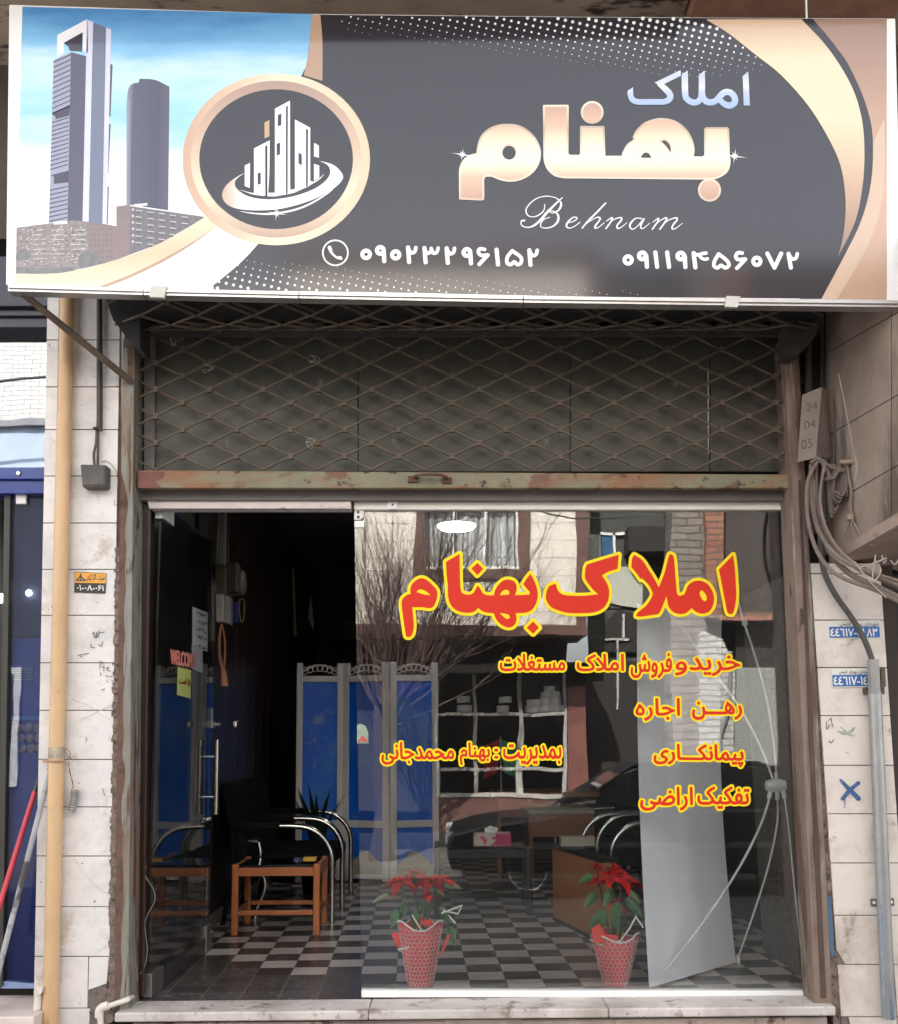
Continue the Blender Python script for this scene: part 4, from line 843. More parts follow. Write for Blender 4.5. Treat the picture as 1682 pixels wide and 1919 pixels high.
I.poly(mx(T4, [('c', 541, 134), ('c', 531, 255), (450, 280), ('c', 396, 312), (432, 362), (456, 420), (458, 485), (444, 540), (405, 592), (330, 625), (200, 633), (100, 628), (20, 606), (-40, 575), (-78, 515), (-75, 455), (-55, 405), (-28, 392), ('c', 0, 380), (10, 400), (24, 440), (60, 470), (130, 482), (250, 483), ('c', 366, 470), (320, 430), (265, 356), (252, 320), (258, 250), ('c', 272, 216), (400, 176)]), smooth=True)
I.poly(mx(T4, [('c', 672, 135), (655, 165), ('c', 647, 240), (690, 290), ('c', 728, 345), ('c', 738, 333), (795, 392), (828, 455), (820, 500), (775, 565), (700, 630), ('c', 690, 658), (740, 660), ('c', 878, 640), (905, 595), ('c', 948, 485), (962, 565), (992, 612), (1040, 636), (1105, 634), ('c', 1163, 588), (1195, 618), (1245, 636), (1300, 624), (1338, 580), (1352, 510), (1338, 445), (1298, 385), (1240, 356), (1180, 362), (1132, 395), (1112, 440), ('c', 1100, 470), ('c', 1060, 486), (1038, 465), (1030, 400), (1022, 290), (1010, 160), (990, 134), (968, 145), (930, 290), ('c', 882, 412), (850, 350), (800, 270), (740, 180)]), [mx(T4, [(1232, 450), (1252, 440), (1280, 470), (1290, 510), (1275, 530), (1250, 512), (1234, 480)])], smooth=True)
I.poly(mx(T4, [('c', 1515, 136), ('c', 1393, 260), (1415, 370), (1442, 510), (1465, 620), (1488, 638), (1512, 632), (1530, 580), (1541, 490), (1538, 390), (1530, 260)]), smooth=True)
lettering('shop_name_lettering', I, 0, 5.6, .9)
I = Ink()
for t, b, s in (('خرید', (1292, 1229, 1386, 1266), 0), ('و', (1265, 1240, 1286, 1265), 0), ('فروش', (1182, 1224, 1258, 1270), 0), ('املاک', (1081, 1226, 1168, 1257), 0), ('مستغلات', (937, 1226, 1058, 1257), 0)): I.word(t, b, s)
lettering('service_lettering', I, 1.0, 4.3, .6)
I = Ink(); I.word('رهـــن', (1297, 1315, 1389, 1348)); I.word('اجاره', (1191, 1309, 1273, 1350)); lettering('service_lettering', I, 1.1, 4.4, .6)
I = Ink(); I.word('پیمانکـــاری', (1225, 1394, 1392, 1434), .015); lettering('service_lettering', I, 1.15, 4.6, .6)
I = Ink(); I.word('تفکیک', (1307, 1474, 1403, 1515)); I.word('اراضی', (1200, 1475, 1297, 1518)); lettering('service_lettering', I, 1.15, 4.6, .6)
I = Ink(); I.word('بمدیریت', (943, 1395, 1051, 1433)); I.word(':', (926, 1403, 933, 1421)); I.word('بهنام', (862, 1392, 917, 1433)); I.word('محمدجانی', (715, 1391, 850, 1432)); lettering('manager_lettering', I, .9, 4.1, .6)
# ================================================================== the open glass door
dr = thing('glass_door', 'frameless glass door standing open into the dark shop', 'door', PZ(275, 1866, 0))
dA = PZ(276, 1864, 0.012); dB = PZ(389, 1776, 0.012); dB.z = dA.z; dn = (dB-dA).cross(Vector((0, 0, 1))).normalized(); dh = 2.045
def DP(px, py):                                                           # photo pixel onto the door's plane
    d = Vector(rays([(px, py)])[0]); return Vector(CAM)+d*((dA-Vector(CAM)).dot(dn)/d.dot(dn))
def dslab(mb, q, t, off=0): return mb.prism([p+dn*(off-t/2) for p in q], dn*t)
U = (dB-dA)
def dq(u0, z0, u1, z1): return [dA+U*u0+Vector((0, 0, z0)), dA+U*u1+Vector((0, 0, z0)), dA+U*u1+Vector((0, 0, z1)), dA+U*u0+Vector((0, 0, z1))]
link('pane', dslab(MB(), dq(0, .0, 1, dh), .010), gl_door, dr)
stl = M('brushed_steel', (.36, .36, .35), .35, metal=.9, var=.1, scale=20)
link('bottom_rail', dslab(MB(), dq(.01, -.008, .97, .065), .028), M('dark_aluminium', (.10, .10, .098), .35, metal=.7, var=.1), dr, bevel=.002)
link('patch_fitting', dslab(MB(), dq(-.01, -.010, .16, .085), .04), stl, dr, bevel=.003)
link('patch_fitting', dslab(MB(), dq(-.02, dh-.07, .16, dh+.01), .036), stl, dr, bevel=.003)
link('patch_fitting', dslab(MB(), dq(.90, -.012, 1.01, .12), .034), stl, dr, bevel=.003)
mb = MB()
for s in (-1, 1):
    c = dA+U*.93+dn*s*.045
    mb.tube([c+Vector((0, 0, .66)), c+Vector((0, 0, 1.03))], .0135, 12)
for z in (.745, .945): c = dA+U*.93+Vector((0, 0, z)); mb.tube([c-dn*.045, c+dn*.045], .007, 8)
link('pull_handle', mb, chrome, dr, smooth=True)
mb = dslab(MB(), dq(.955, 1.09, 1.02, 1.125), .03); mb.tube([dA+U*1.0+Vector((0, 0, 1.108))-dn*.045, dA+U*1.0+Vector((0, 0, 1.108))+dn*.045], .012, 10); dslab(mb, dq(.97, 1.12, .995, 1.19), .016)
link('lock', mb, stl, dr, bevel=.002)
def paper(name, pts, m, off=-.007): return link(name, dslab(MB(), [DP(*p) for p in pts], .001, off), m, dr)
sd_ = 1 if dn.x > 0 else -1
pm = M('grey_paper', (.50, .50, .52), .7, var=.05)
paper('notice_sheet', [(358, 1212), (386, 1221), (386, 1148), (358, 1137)], pm, sd_*.007)
paper('notice_card', [(356, 1254), (376, 1261), (376, 1214), (356, 1208)], M('pale_card', (.36, .36, .38), .7), sd_*.009)
paper('open_note', [(329, 1302), (354, 1309), (355, 1256), (330, 1250)], M('yellow_green_note', (.55, .60, .16), .7, var=.08), sd_*.007)
def dlay(off): return lambda a: np.array([DP(*p)+dn*sd_*off for p in a])
I = Ink(); I.word('WELCOME', (316, 1217, 361, 1243), .20); link('welcome_lettering', I.mesh(dlay(.0095), grow=1.0, res=.8), M('salmon_film', (.80, .26, .20), .6), dr)
I = Ink(); I.word('باز است', (332, 1268, 353, 1284), .2); link('note_lettering', I.mesh(dlay(.0095), grow=.3, res=.6), M('note_red', (.25, .02, .02), .6), dr)
I = Ink(); random.seed(31)
for y in (1147, 1162, 1176, 1190, 1208):
    x = 365
    while x < 381: I.stroke([(x, y+random.uniform(-3, 2)+(x-358)*.28), (x+1.5, y+random.uniform(-2, 5)+(x-358)*.28), (x+3, y+random.uniform(-3, 4)+(x-358)*.28)], 1.5); x += 3.2
link('notice_print', I.mesh(dlay(.0090), res=.6), ink, dr)
# door frame strips of dark wood, left
mb = MB().pq([(252, 1866), (268, 1866), (280, 953), (261, 953)], -.02, .06); mb.pq([(247, 1870), (253, 1870), (262, 945), (257, 945)], -.06, .03)
tag(link('door_frame', mb, darkwood), 'dark brown wooden door frame post beside the greenish steel jamb', 'door frame')
mb = MB().pq([(266, 1864), (269, 1864), (281, 955), (278, 955)], -.035, -.021); tag(link('cover_strip', mb, M('brown_strip', (.05, .024, .018), .35, var=.3)), 'thin brown cover strip on the door frame post', 'trim')
mb = MB().tube([Vector(v) for v in UY(catmull([(274, 1622), (272, 1640), (288, 1668), (289, 1690), (276, 1715), (271, 1735), (276, 1780), (270, 1812), (262, 1826)]), -.03)], .0016, 5)
mb.tube([Vector(v) for v in UY(catmull([(246, 1728), (250, 1770), (254, 1800), (258, 1838)]), -.065)], .0016, 5)
tag(link('loose_wire', mb, M('grey_wire', (.25, .23, .2), .7)), 'thin loose grey wire dangling down the door frame post', 'wire')
mb = MB().box((-1.31, .86, 0), (-1.235, 1.0, .045)); mb.tube([(-1.27, .87, .04), (-1.20, 1.02, .085)], .012, 8)
tag(link('door_stop', mb, stl, bevel=.004), 'small steel floor spring cover at the foot of the open door', 'door stop')
# ================================================================== inside
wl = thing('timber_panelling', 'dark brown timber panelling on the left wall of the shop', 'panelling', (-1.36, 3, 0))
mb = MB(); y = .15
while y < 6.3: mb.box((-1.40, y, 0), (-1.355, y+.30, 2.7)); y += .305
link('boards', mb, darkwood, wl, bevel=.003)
mb = MB().box((-1.355, .15, 0), (-1.34, 6.3, .07)); link('skirting', mb, M('dusty_skirting', (.22, .2, .185), .6), wl)
mb = MB().box((-1.35, 6.38, 0), (1.7, 6.5, 2.75)); tag(link('rear_partition', mb, M('rear_brown', (.028, .014, .010), .6, var=.3, scale=2)), 'dark brown partition across the back of the shop', 'partition')
mb = MB().box((-1.0, 5.6, 1.98), (1.7, 5.75, 2.14)); tag(link('curtain_rail_box', mb, M('brown_box', (.06, .026, .012), .6)), 'brown boxed rail under the ceiling at the back of the shop', 'rail')
mb = MB().box((1.66, .15, 0), (1.72, 6.4, 2.7)); tag(link('side_lining', mb, M('charcoal_lining', (.022, .018, .016), .7, var=.25, scale=3)), 'charcoal lining board on the right wall behind the banner stand', 'panelling')
# coffee tables
def coffee(name, label, loc, w_, d_, h, mw, mt):
    t = thing(name, label, 'table', loc); x, y, z = loc; l = .036
    for sx in (0, 1):
        for sy in (0, 1):
            cx = x+(-w_/2+l/2 if sx == 0 else w_/2-l/2); cy = y+(-d_/2+l/2 if sy == 0 else d_/2-l/2)
            mb = MB().box((cx-l/2, cy-l/2, 0), (cx+l/2, cy+l/2, h)); link('leg', mb, mw, t, bevel=.008)
    mb = MB()
    for sy in (-1, 1): mb.box((x-w_/2+l, y+sy*(d_/2-l/2)-.011, h-.065), (x+w_/2-l, y+sy*(d_/2-l/2)+.011, h-.02))
    for sx in (-1, 1): mb.box((x+sx*(w_/2-l/2)-.011, y-d_/2+l, h-.065), (x+sx*(w_/2-l/2)+.011, y+d_/2-l, h-.005))
    link('apron', mb, mw, t, bevel=.003)
    mb = MB()
    for sy in (-1, 1): mb.box((x-w_/2+l, y+sy*(d_/2-l/2)-.01, .105), (x+w_/2-l, y+sy*(d_/2-l/2)+.01, .13))
    for sx in (-1, 1): mb.box((x+sx*(w_/2-l/2)-.009, y-d_/2+l, .105), (x+sx*(w_/2-l/2)+.009, y+d_/2-l, .13))
    link('stretcher', mb, mw, t, bevel=.003)
    mb = MB().box((x-w_/2+.03, y-d_/2+.03, h-.018), (x+w_/2-.03, y+d_/2-.03, h-.008)); link('glass_top', mb, mt, t)
    return t
orange = M('orange_wood', (.42, .13, .038), .35, var=.18, scale=6, stretch=(1, 1, .3), coat=.2)
smoke = M('smoked_glass', (.012, .011, .011), .06, spec=.5)
ft = PZ(437, 1754, 0); fr_ = PZ(592, 1754, 0); hT = .375
coffee('coffee_table', 'orange wooden coffee table with a smoked glass top by the doorway', ((ft.x+fr_.x)/2, ft.y+.20, 0), fr_.x-ft.x+.03, .40, hT, orange, smoke)
mb = MB().box((fr_.x-.09, ft.y+.10, hT), (fr_.x-.02, ft.y+.16, hT+.022)); tag(link('yellow_packet', mb, M('yellow_card', (.62, .38, .03), .5), bevel=.003), 'small yellow packet on the orange coffee table', 'packet')
mb = MB().lathe((fr_.x-.125, ft.y+.12, hT), [(.022, 0), (.024, .012), (.016, .014)], 14); tag(link('ash_tray', mb, M('blue_glaze', (.12, .13, .28), .2)), 'small blue grey dish beside the yellow packet', 'dish')
# waiting chairs with chrome loop arms
seatm = M('black_leatherette', (.006, .006, .006), .8, spec=.15, var=.3, scale=10)
def chair(face, name='waiting_chair', label='', group='chairs along the walls'):
    t = thing(name, label, 'chair', (0, 0, 0), group); s = face
    mb = MB().box((-.30, -.26, .27), (.17, .26, .36)); link('seat', mb, seatm, t, bevel=.025)
    mb = MB().hexa([(-.36, -.25, .34), (-.28, -.25, .32), (-.38, -.25, .78), (-.46, -.25, .78)], [(-.36, .25, .34), (-.28, .25, .32), (-.38, .25, .78), (-.46, .25, .78)]); link('backrest', mb, seatm, t, bevel=.02)
    for sy in (-1, 1):
        y = sy*.285
        pts = [(-.12, y, .548), (-.05, y, .548), (.0, y, .545)]+[(.0+.20*math.sin(a), y, .345+.20*math.cos(a)) for a in np.linspace(.15, math.pi/2, 9)]+[(.2, y, .2), (.2, y, .0)]
        l = link('arm_leg', MB().tube([Vector(p) for p in pts], .016, 12), chrome, t, smooth=True)
        mb = MB().box((-.38, y-.022, .530), (-.10, y+.022, .572)); link('arm_pad', mb, seatm, l, bevel=.008)
        link('rear_leg', MB().tube([(-.38, y, .56), (-.36, y, .3), (-.42, y, 0)], .014, 10), seatm, t, smooth=True)
    for x in (.1, -.3): link('cross_bar', MB().tube([(x, -.28, .29), (x, .28, .29)], .011, 8), chrome, t, smooth=True)
    return t
c0 = chair(1, label='chrome armed black waiting chair nearest the orange table')
spots = [(-.88, 2.02, 0, 'chrome armed black waiting chair nearest the orange coffee table'), (-.885, 2.66, 0, 'second black chrome armed chair along the left wall, before the blue screen'),
         (.98, 3.35, 180, 'black chrome armed chair by the desk, farthest along the right wall'), (1.03, 2.72, 180, 'chrome armed chair between the desk side chair and the brown board, right wall'),
         (1.12, 2.08, 180, 'chrome armed black chair nearest the white banner stand')]
for k, (x, y, a, lb) in enumerate(spots):
    c = c0 if k == 0 else copy_tree(c0); c.location = (x, y, 0); c.rotation_euler = (0, 0, R(a)); c['label'] = lb
# bent chrome post with a flat cap behind the table
pb = 1.9
pt = [Vector(v) for v in UY(catmull([(484, 1578), (488, 1600), (487, 1625), (496, 1650), (494, 1672), (482, 1700), (476, 1726)]), pb)]; pt[-1].z = max(0, pt[-1].z)
fb = thing('chrome_stand', 'bent chrome stand with a flat cap behind the orange table', 'stand', pt[-1])
link('post', MB().tube(pt, .014, 12), chrome, fb, smooth=True); c = P(473, 1577, pb); link('cap', MB().tube([c-Vector((.028, 0, 0)), c+Vector((.034, 0, .004))], .019, 12), chrome, fb, smooth=True)
# blue folding screen
scn = thing('folding_screen', 'white framed folding screen with blue panels and lace top', 'screen', (-.55, 3.5, 0))
alw = M('white_frame', (.74, .73, .72), .45, var=.05); blueg = M('blue_panel', (.006, .15, .80), .30, var=.15, scale=2, spots=[((.10, .33, .72), 2.2, .50, .25), ((.40, .50, .58), 3.5, .60, .15)]); beige = M('beige_arch', (.42, .38, .31), .6)
def leaf(x0, x1, y0, y1):
    lf = None
    a = P(x0, 1650, y0); b = P(x1, 1650, y1); za, zt_ = .012, 1.60
    e = Vector((b.x-a.x, b.y-a.y, 0)); nrm = Vector((e.y, -e.x, 0)).normalized()
    if nrm.y > 0: nrm = -nrm
    A0 = Vector((a.x, a.y, 0))
    def bar(u0, z0, u1, z1, t, off=0): return [A0+e*u0+Vector((0, 0, z0))+nrm*(t/2+off), A0+e*u1+Vector((0, 0, z0))+nrm*(t/2+off), A0+e*u1+Vector((0, 0, z1))+nrm*(t/2+off), A0+e*u0+Vector((0, 0, z1))+nrm*(t/2+off)]
    f = MB(); pw = .13
    for u0, z0, u1, z1 in ((0, za, pw, zt_), (1-pw, za, 1, zt_), (pw, 1.46, 1-pw, 1.505), (pw, .395, 1-pw, .445), (pw, .03, 1-pw, .06)): f.prism(bar(u0, z0, u1, z1, .035), -nrm*.035)
    lf = link('leaf_frame', f, alw, scn, bevel=.003)
    link('blue_panel', MB().prism(bar(pw, .445, 1-pw, 1.46, .012), -nrm*.012), blueg, lf)
    link('blue_panel', MB().prism(bar(pw, .06, 1-pw, .395, .012), -nrm*.012), blueg, lf)
    ar = [(.13, .06), (.87, .06), (.87, .10), (.80, .15), (.70, .175), (.60, .215), (.5, .225), (.40, .215), (.30, .175), (.20, .15), (.13, .10)]
    link('beige_arch', MB().prism([A0+e*u+Vector((0, 0, z))+nrm*.010 for u, z in ar], -nrm*.003), beige, lf)
    lc = MB(); random.seed(6)
    for k in range(7):
        u = pw+(1-2*pw)*(k+.5)/7; c = A0+e*u+Vector((0, 0, 1.535+.03*math.sin(math.pi*(k+.5)/7)))
        lc.tube([c+e.normalized()*.022*math.cos(q)+Vector((0, 0, .026*math.sin(q))) for q in np.linspace(0, 2*math.pi, 12, endpoint=False)], .0035, 5, closed=True)
    lc.tube([A0+e*u+Vector((0, 0, 1.535+.05*math.sin(math.pi*(u-pw)/(1-2*pw)))) for u in np.linspace(pw, 1-pw, 10)], .006, 5)
    link('lace_top', lc, alw, lf)
leaf(552, 641, 3.42, 3.52); leaf(642.5, 729, 3.52, 3.40); leaf(731, 822, 3.40, 3.50)
mb = MB(); c = Vector((P(592, 1600, 2.9).x, 2.95, 0)); random.seed(12)          # dark leafy plant before the screen
pot = thing('potted_plant', 'dark spiky potted plant in front of the blue screen', 'plant', c)
link('pot', MB().lathe(c, [(.09, 0), (.12, .2), (.11, .2)], 16), seatm, pot, smooth=True)
for k in range(16):
    a = k*2.4; l = random.uniform(.35, .62); d = Vector((math.cos(a), math.sin(a), 0)); p0 = c+Vector((0, 0, .19)); sdv = Vector((-d.y, d.x, 0))*.02
    p1 = p0+d*l*.18+Vector((0, 0, l*.6)); p2 = p0+d*l*.42+Vector((0, 0, l*.95))
    mb.add([p0-sdv*.5, p0+sdv*.5, p1+sdv, p1-sdv, p2], [(0, 1, 2, 3), (3, 2, 4)])
link('leaves', mb, M('dark_leaf', (.012, .03, .014), .4), pot)
# desk with a return, flags, tissue box
oakm = M('brown_laminate', (.30, .125, .055), .45, var=.1, scale=4, stretch=(1, 1, .2)); 
YD = 3.75
dk_ = thing('office_desk', 'brown laminate office desk with drawers at the back of the shop', 'desk', P(995, 1650, YD))
ztop = P(990, 1484, YD).z; mb = MB(); l = P(922, 1490, YD).x; r_ = P(1120, 1490, YD).x
mb.box((l, YD-.1, ztop-.035), (r_, YD+.6, ztop)); link('desk_top', mb, oakm, dk_, bevel=.003)
a = P(932, 1500, YD).x; b = P(996, 1500, YD).x
dw = link('drawer', MB().box((a, YD, ztop-.19), (b-.03, YD+.5, ztop-.045)), oakm, dk_, bevel=.003)
link('side_panel', MB().box((b-.028, YD-.04, 0), (b, YD+.55, ztop-.036)), oakm, dk_, bevel=.002); link('side_panel', MB().box((a, YD+.02, 0), (a+.025, YD+.55, ztop-.2)), oakm, dk_, bevel=.002)
c0_ = P(985, 1530, 3.2); c1_ = P(1105, 1530, 3.2)
link('return_top', MB().box((c0_.x, 2.95, .515), (c1_.x, 3.6, .545)), M('pale_laminate', (.36, .31, .25), .4), dk_, bevel=.003); link('return_front', MB().box((c0_.x+.02, 2.98, .36), (c1_.x, 3.0, .513)), oakm, dk_, bevel=.002)
link('return_leg', MB().box((c1_.x-.03, 2.98, 0), (c1_.x-.005, 3.55, .36)), oakm, dk_)
fg = thing('desk_flag', 'small red and green cloth flag on a stand on the desk', 'flag', P(940, 1484, YD)+Vector((0, .1, .0)))
b0 = WL[fg.name]; zt2 = b0.z
link('stand', MB().lathe((b0.x, b0.y, zt2), [(.05, 0), (.05, .012), (.008, .016), (.007, .42)], 14), chrome, fg, smooth=True)
def cloth(dx, c, nm):
    mb = MB(); vs = []
    for i in range(5):
        for j in range(7): vs.append((b0.x+dx*i*.03*(1-j*.02)+dx*.012*j*.4, b0.y+.02*math.sin(i*1.4+j*.3), zt2+.40-j*.043-i*.012))
    return link(nm, MB().add(vs, [(i*7+j, i*7+j+1, (i+1)*7+j+1, (i+1)*7+j) for i in range(4) for j in range(6)]), M(nm+'_fabric', c, .7), fg, smooth=True)
cloth(-1, (.50, .03, .03), 'red_cloth'); cloth(1, (.10, .36, .16), 'green_cloth')
lt_ = coffee('low_table', 'dark low table with the tissue box in the middle of the shop', (P(905, 1640, 1.9).x, 2.15, 0), .58, .42, .40, M('black_wood', (.02, .017, .015), .4), smoke)
tb = thing('tissue_box', 'flowered tissue box lying on the dark low table', 'box', (P(922, 1600, 2.0).x, 2.03, .40)); b0 = WL[tb.name]
mb = MB().box((b0.x-.11, b0.y-.055, .40), (b0.x+.11, b0.y+.055, .475)); link('carton', mb, M('flowered_card', (.60, .52, .46), .5, var=.1, spots=[((.55, .06, .10), 16, .52, .04), ((.12, .05, .20), 13, .62, .04), ((.85, .6, .2), 22, .66, .03)]), tb, bevel=.004)
link('end_panel', MB().box((b0.x+.02, b0.y-.057, .403), (b0.x+.112, b0.y-.0555, .472)), M('magenta_card', (.45, .03, .12), .5, var=.3, scale=60), tb)
link('tissue', MB().add([(b0.x-.04, b0.y-.02, .475), (b0.x+.03, b0.y-.02, .475), (b0.x+.04, b0.y+.01, .50), (b0.x-.01, b0.y, .515), (b0.x-.045, b0.y+.02, .495)], [(0, 1, 2, 3, 4)]), whitem, tb)
# low brown panel on the right
q = [PZ(1037, 1724, 0), None]
a = PZ(1037, 1724, 0.0); b = PZ(1120, 1766, 0.0); e = (b-a); b = a+e*1.12; e = b-a; n_ = Vector((e.y, -e.x, 0)).normalized()
if n_.y > 0: n_ = -n_
bd = thing('low_cabinet', 'low brown laminate cabinet with black edges behind the right poinsettia', 'cabinet', a)
h1 = .405
def sl(z0, z1, t, m, nm, o=0): link(nm, MB().prism([a+Vector((0, 0, z0))+n_*o, b+Vector((0, 0, z0))+n_*o, b+Vector((0, 0, z1))+n_*o, a+Vector((0, 0, z1))+n_*o], -n_*t), m, bd)
orl = M('orange_brown_laminate', (.36, .15, .06), .45, var=.08, scale=3)
sl(.02, h1, .05, orl, 'front_panel'); blk = M('black_edge', (.012, .011, .010), .5); sl(0, .02, .06, blk, 'plinth', .004); sl(h1, h1+.022, .10, blk, 'top', .006)
c = a+e*.12-n_*.05+Vector((0, 0, h1+.022)); mb = MB().box((c.x-.03, c.y-.05, c.z), (c.x+.16, c.y+.05, c.z+.05)); tag(link('paper_stack', mb, M('buff_paper', (.42, .36, .27), .7)), 'stack of buff paper on the low brown cabinet', 'papers')
# meter, fuse box and conduit on the left wall
def LW(px, py): return PX(px, py, -1.35)
mt = thing('electric_meter', 'round grey electricity meter on the dark left wall', 'meter', PX(440, 1108, -1.33)); c = PX(440, 1092, -1.28)
link('casing', MB().lathe(c-Vector((.07, 0, 0)), [(.085, 0), (.085, .06), (.075, .12), (.06, .13)], 20, 'x'), M('grey_meter', (.24, .22, .20), .45), mt, smooth=True)
link('plate', MB().box((c.x-.04, c.y-.20, c.z-.08), (c.x+.05, c.y-.09, c.z+.09)), M('meter_brown', (.13, .11, .085), .5), mt, bevel=.006)
YC = 1.25
mb = MB().pq([(410, 1058), (420, 1058), (421, 954), (409, 954)], YC, YC+.05); tag(link('conduit_cover', mb, M('pale_trunking', (.27, .245, .22), .5)), 'pale upright trunking above the white fuse box', 'trunking')
fz = thing('fuse_box', 'white fuse box with a lamp on the left wall', 'fuse box', P(418, 1170, YC)); link('casing', MB().pbox(404, 1112, 419, 1165, YC-.04, YC+.05), M('fuse_white', (.55, .52, .46), .45), fz, bevel=.006)
link('cover', MB().pq([(419, 1166), (431, 1170), (431, 1118), (419, 1114)], YC-.03, YC+.05), M('fuse_grey', (.28, .27, .25), .45), fz, bevel=.006); link('back_plate', MB().pbox(403, 1062, 421, 1112, YC-.01, YC+.04), M('fuse_ochre', (.12, .095, .06), .6), fz)
ts = thing('hanging_tassel', 'salmon braided tassel hanging below the fuse box', 'tassel', P(420, 1285, YC-.05)); salm = M('salmon_braid', (.42, .17, .10), .8, var=.25, scale=80)
link('braid', MB().tube([Vector(v) for v in UY(catmull([(415, 1170), (411, 1195), (411, 1225), (417, 1255)]), YC-.05)], .0085, 8).tube([Vector(v) for v in UY(catmull([(416, 1170), (421, 1200), (421, 1235), (418, 1255)]), YC-.045)], .005, 6), salm, ts)
link('tuft', MB().tube([P(418, 1252, YC-.05), P(419, 1262, YC-.05), P(421, 1286, YC-.05)], [.010, .016, .021], 10), salm, ts)
mb = MB().pbox(434, 1128, 446, 1166, YC+.1, YC+.13); tag(link('blue_folder', mb, M('blue_card', (.01, .015, .20), .5)), 'blue folder hanging beside the fuse box', 'folder')
mb = MB().tube([Vector(v) for v in UY(catmull([(449, 1125), (448, 1145), (452, 1165), (456, 1160), (458, 1140), (456, 1124)], True), YC+.12)], .004, 5, closed=True); tag(link('key_strap', mb, M('ochre_strap', (.25, .18, .08), .8)), 'ochre key strap hanging beside the blue folder', 'strap')
mb = MB().lathe(P(441, 1363, 1.0), [(.012, 0), (.016, .01), (.016, .03), (.012, .035)], 12); tag(link('wall_knob', mb, chrome), 'small bright metal knob on the dark wall beside the door lock', 'knob')
mb = MB().tube([P(549, 1066, 4.5), P(553, 1192, 4.5)], .014, 8); tag(link('wooden_pole', mb, M('ochre_pole', (.20, .16, .05), .6)), 'thin ochre pole upright at the back of the shop', 'pole')
mb = MB().prism([P(582, 1113, 4.4), P(577, 1160, 4.4), P(588, 1182, 4.4), P(586, 1150, 4.4)], (0, .02, 0)); tag(link('white_pennant', mb, M('grey_pennant', (.20, .20, .20), .8)), 'small pale pennant hanging at the back of the shop', 'pennant')
# ceiling lamps
blackp_ = M('lamp_cord', (.02, .02, .02), .6)
def lamp(px, py, Y, r, s, label):
    c = P(px, py, Y); t = thing('ceiling_lamp', label, 'lamp', (c.x, c.y, c.z-.02))
    link('diffuser', MB().lathe(c, [(r*.55, -.035), (r*.85, -.028), (r, -.012), (r, 0)], 28), emis('lamp_glow', (1.0, .98, .95), s), t, smooth=True)
    link('rod', MB().tube([c, (c.x, c.y, 2.78)], .004, 8), blackp_, t)
lamp(855, 984, 2.6, .128, 4.5, 'round lit ceiling lamp seen above the red shop name'); lamp(1035, 993, 4.9, .08, 3.5, 'small round lit ceiling lamp deeper inside the shop')
# ================================================================== banner stand
bs = thing('banner_stand', 'white banner on an X frame stand seen from behind', 'banner', PZ(1380, 1803, 0))
bl = PZ(1216, 1851, .01); br_ = PZ(1379, 1803, .01); H = 1.60
ban = M('banner_back', (.93, .92, .99), .5, var=.02); 
mb = MB(); vs = []; nU, nV = 14, 24
for i in range(nU+1):
    for j in range(nV+1):
        u = i/nU; v_ = j/nV; p = bl.lerp(br_, u)+Vector((0, 0, H*v_)); d = Vector((br_.y-bl.y, -(br_.x-bl.x), 0)).normalized()
        p += d*(-.045*math.sin(math.pi*v_)*(.4+.6*math.cos((u-.5)*2.2)))+d*.002*math.sin(u*23+v_*3); p += (br_-bl).normalized()*(.012*math.sin(math.pi*v_)*(.5-u)*2); vs.append(p)
mb.add(vs, [(i*(nV+1)+j, (i+1)*(nV+1)+j, (i+1)*(nV+1)+j+1, i*(nV+1)+j+1) for i in range(nU) for j in range(nV)])
link('banner_sheet', mb, ban, bs, smooth=True)
d = Vector((br_.y-bl.y, -(br_.x-bl.x), 0)).normalized()
if d.x < 0: d = -d
hub = P(1453, 1472, .34)
rod = M('white_rod', (.74, .73, .70), .35); 
def bez(p0, p1, p2, n=14): return [p0*(1-t)**2+p1*2*t*(1-t)+p2*t*t for t in np.linspace(0, 1, n)]
tl = bl+Vector((0, 0, H-.01))+d*.03; tr_ = br_+Vector((0, 0, H-.04))+d*.03
def rodto(pxs, Y0, Y1, end=None, r=.0052):
    a = catmull(pxs, n=5); n = len(a); ps = [P(x, y, Y0+(Y1-Y0)*k/(n-1)) for k, (x, y) in enumerate(a)]
    return link('rod', MB().tube(ps, r, 8), rod, bs, smooth=True)
rodto([(1444, 1485), (1425, 1545), (1385, 1625), (1330, 1710), (1270, 1790), (1219, 1848)], .34, .16)
rodto([(1456, 1490), (1456, 1540), (1440, 1620), (1412, 1710), (1381, 1798)], .34, .64, r=.0045)
rodto([(1469, 1488), (1478, 1560), (1490, 1680), (1500, 1770), (1511, 1852)], .34, .17, r=.0036)
rodto([(1447, 1458), (1425, 1400), (1385, 1325), (1330, 1250), (1275, 1172), (1230, 1118)], .34, .20)
rodto([(1455, 1458), (1448, 1380), (1432, 1290), (1408, 1210), (1390, 1155), (1380, 1115)], .34, .62)
mb = MB().lathe(hub, [(.001, -.045), (.022, -.043), (.03, -.02), (.03, .02), (.022, .043), (.001, .045)], 14, 'x'); mb.tube([P(1444, 1478, .34), P(1440, 1496, .33)], .010, 8); mb.tube([P(1456, 1478, .34), P(1456, 1498, .35)], .010, 8); mb.tube([P(1466, 1478, .34), P(1470, 1496, .33)], .010, 8); mb.tube([P(1455, 1465, .34), P(1454, 1448, .34)], .009, 8)
link('hub', mb, rod, bs, smooth=True)
mb = MB().tube([P(1393, 1158, .55), P(1396, 1172, .55)], .014, 8); mb.lathe(PZ(1511, 1853, .012), [(.012, -.01), (.012, .025), (.007, .03)], 12); mb.lathe(PZ(1382, 1800, .012), [(.010, -.01), (.010, .02), (.006, .025)], 12); link('end_cap', mb, rod, bs)
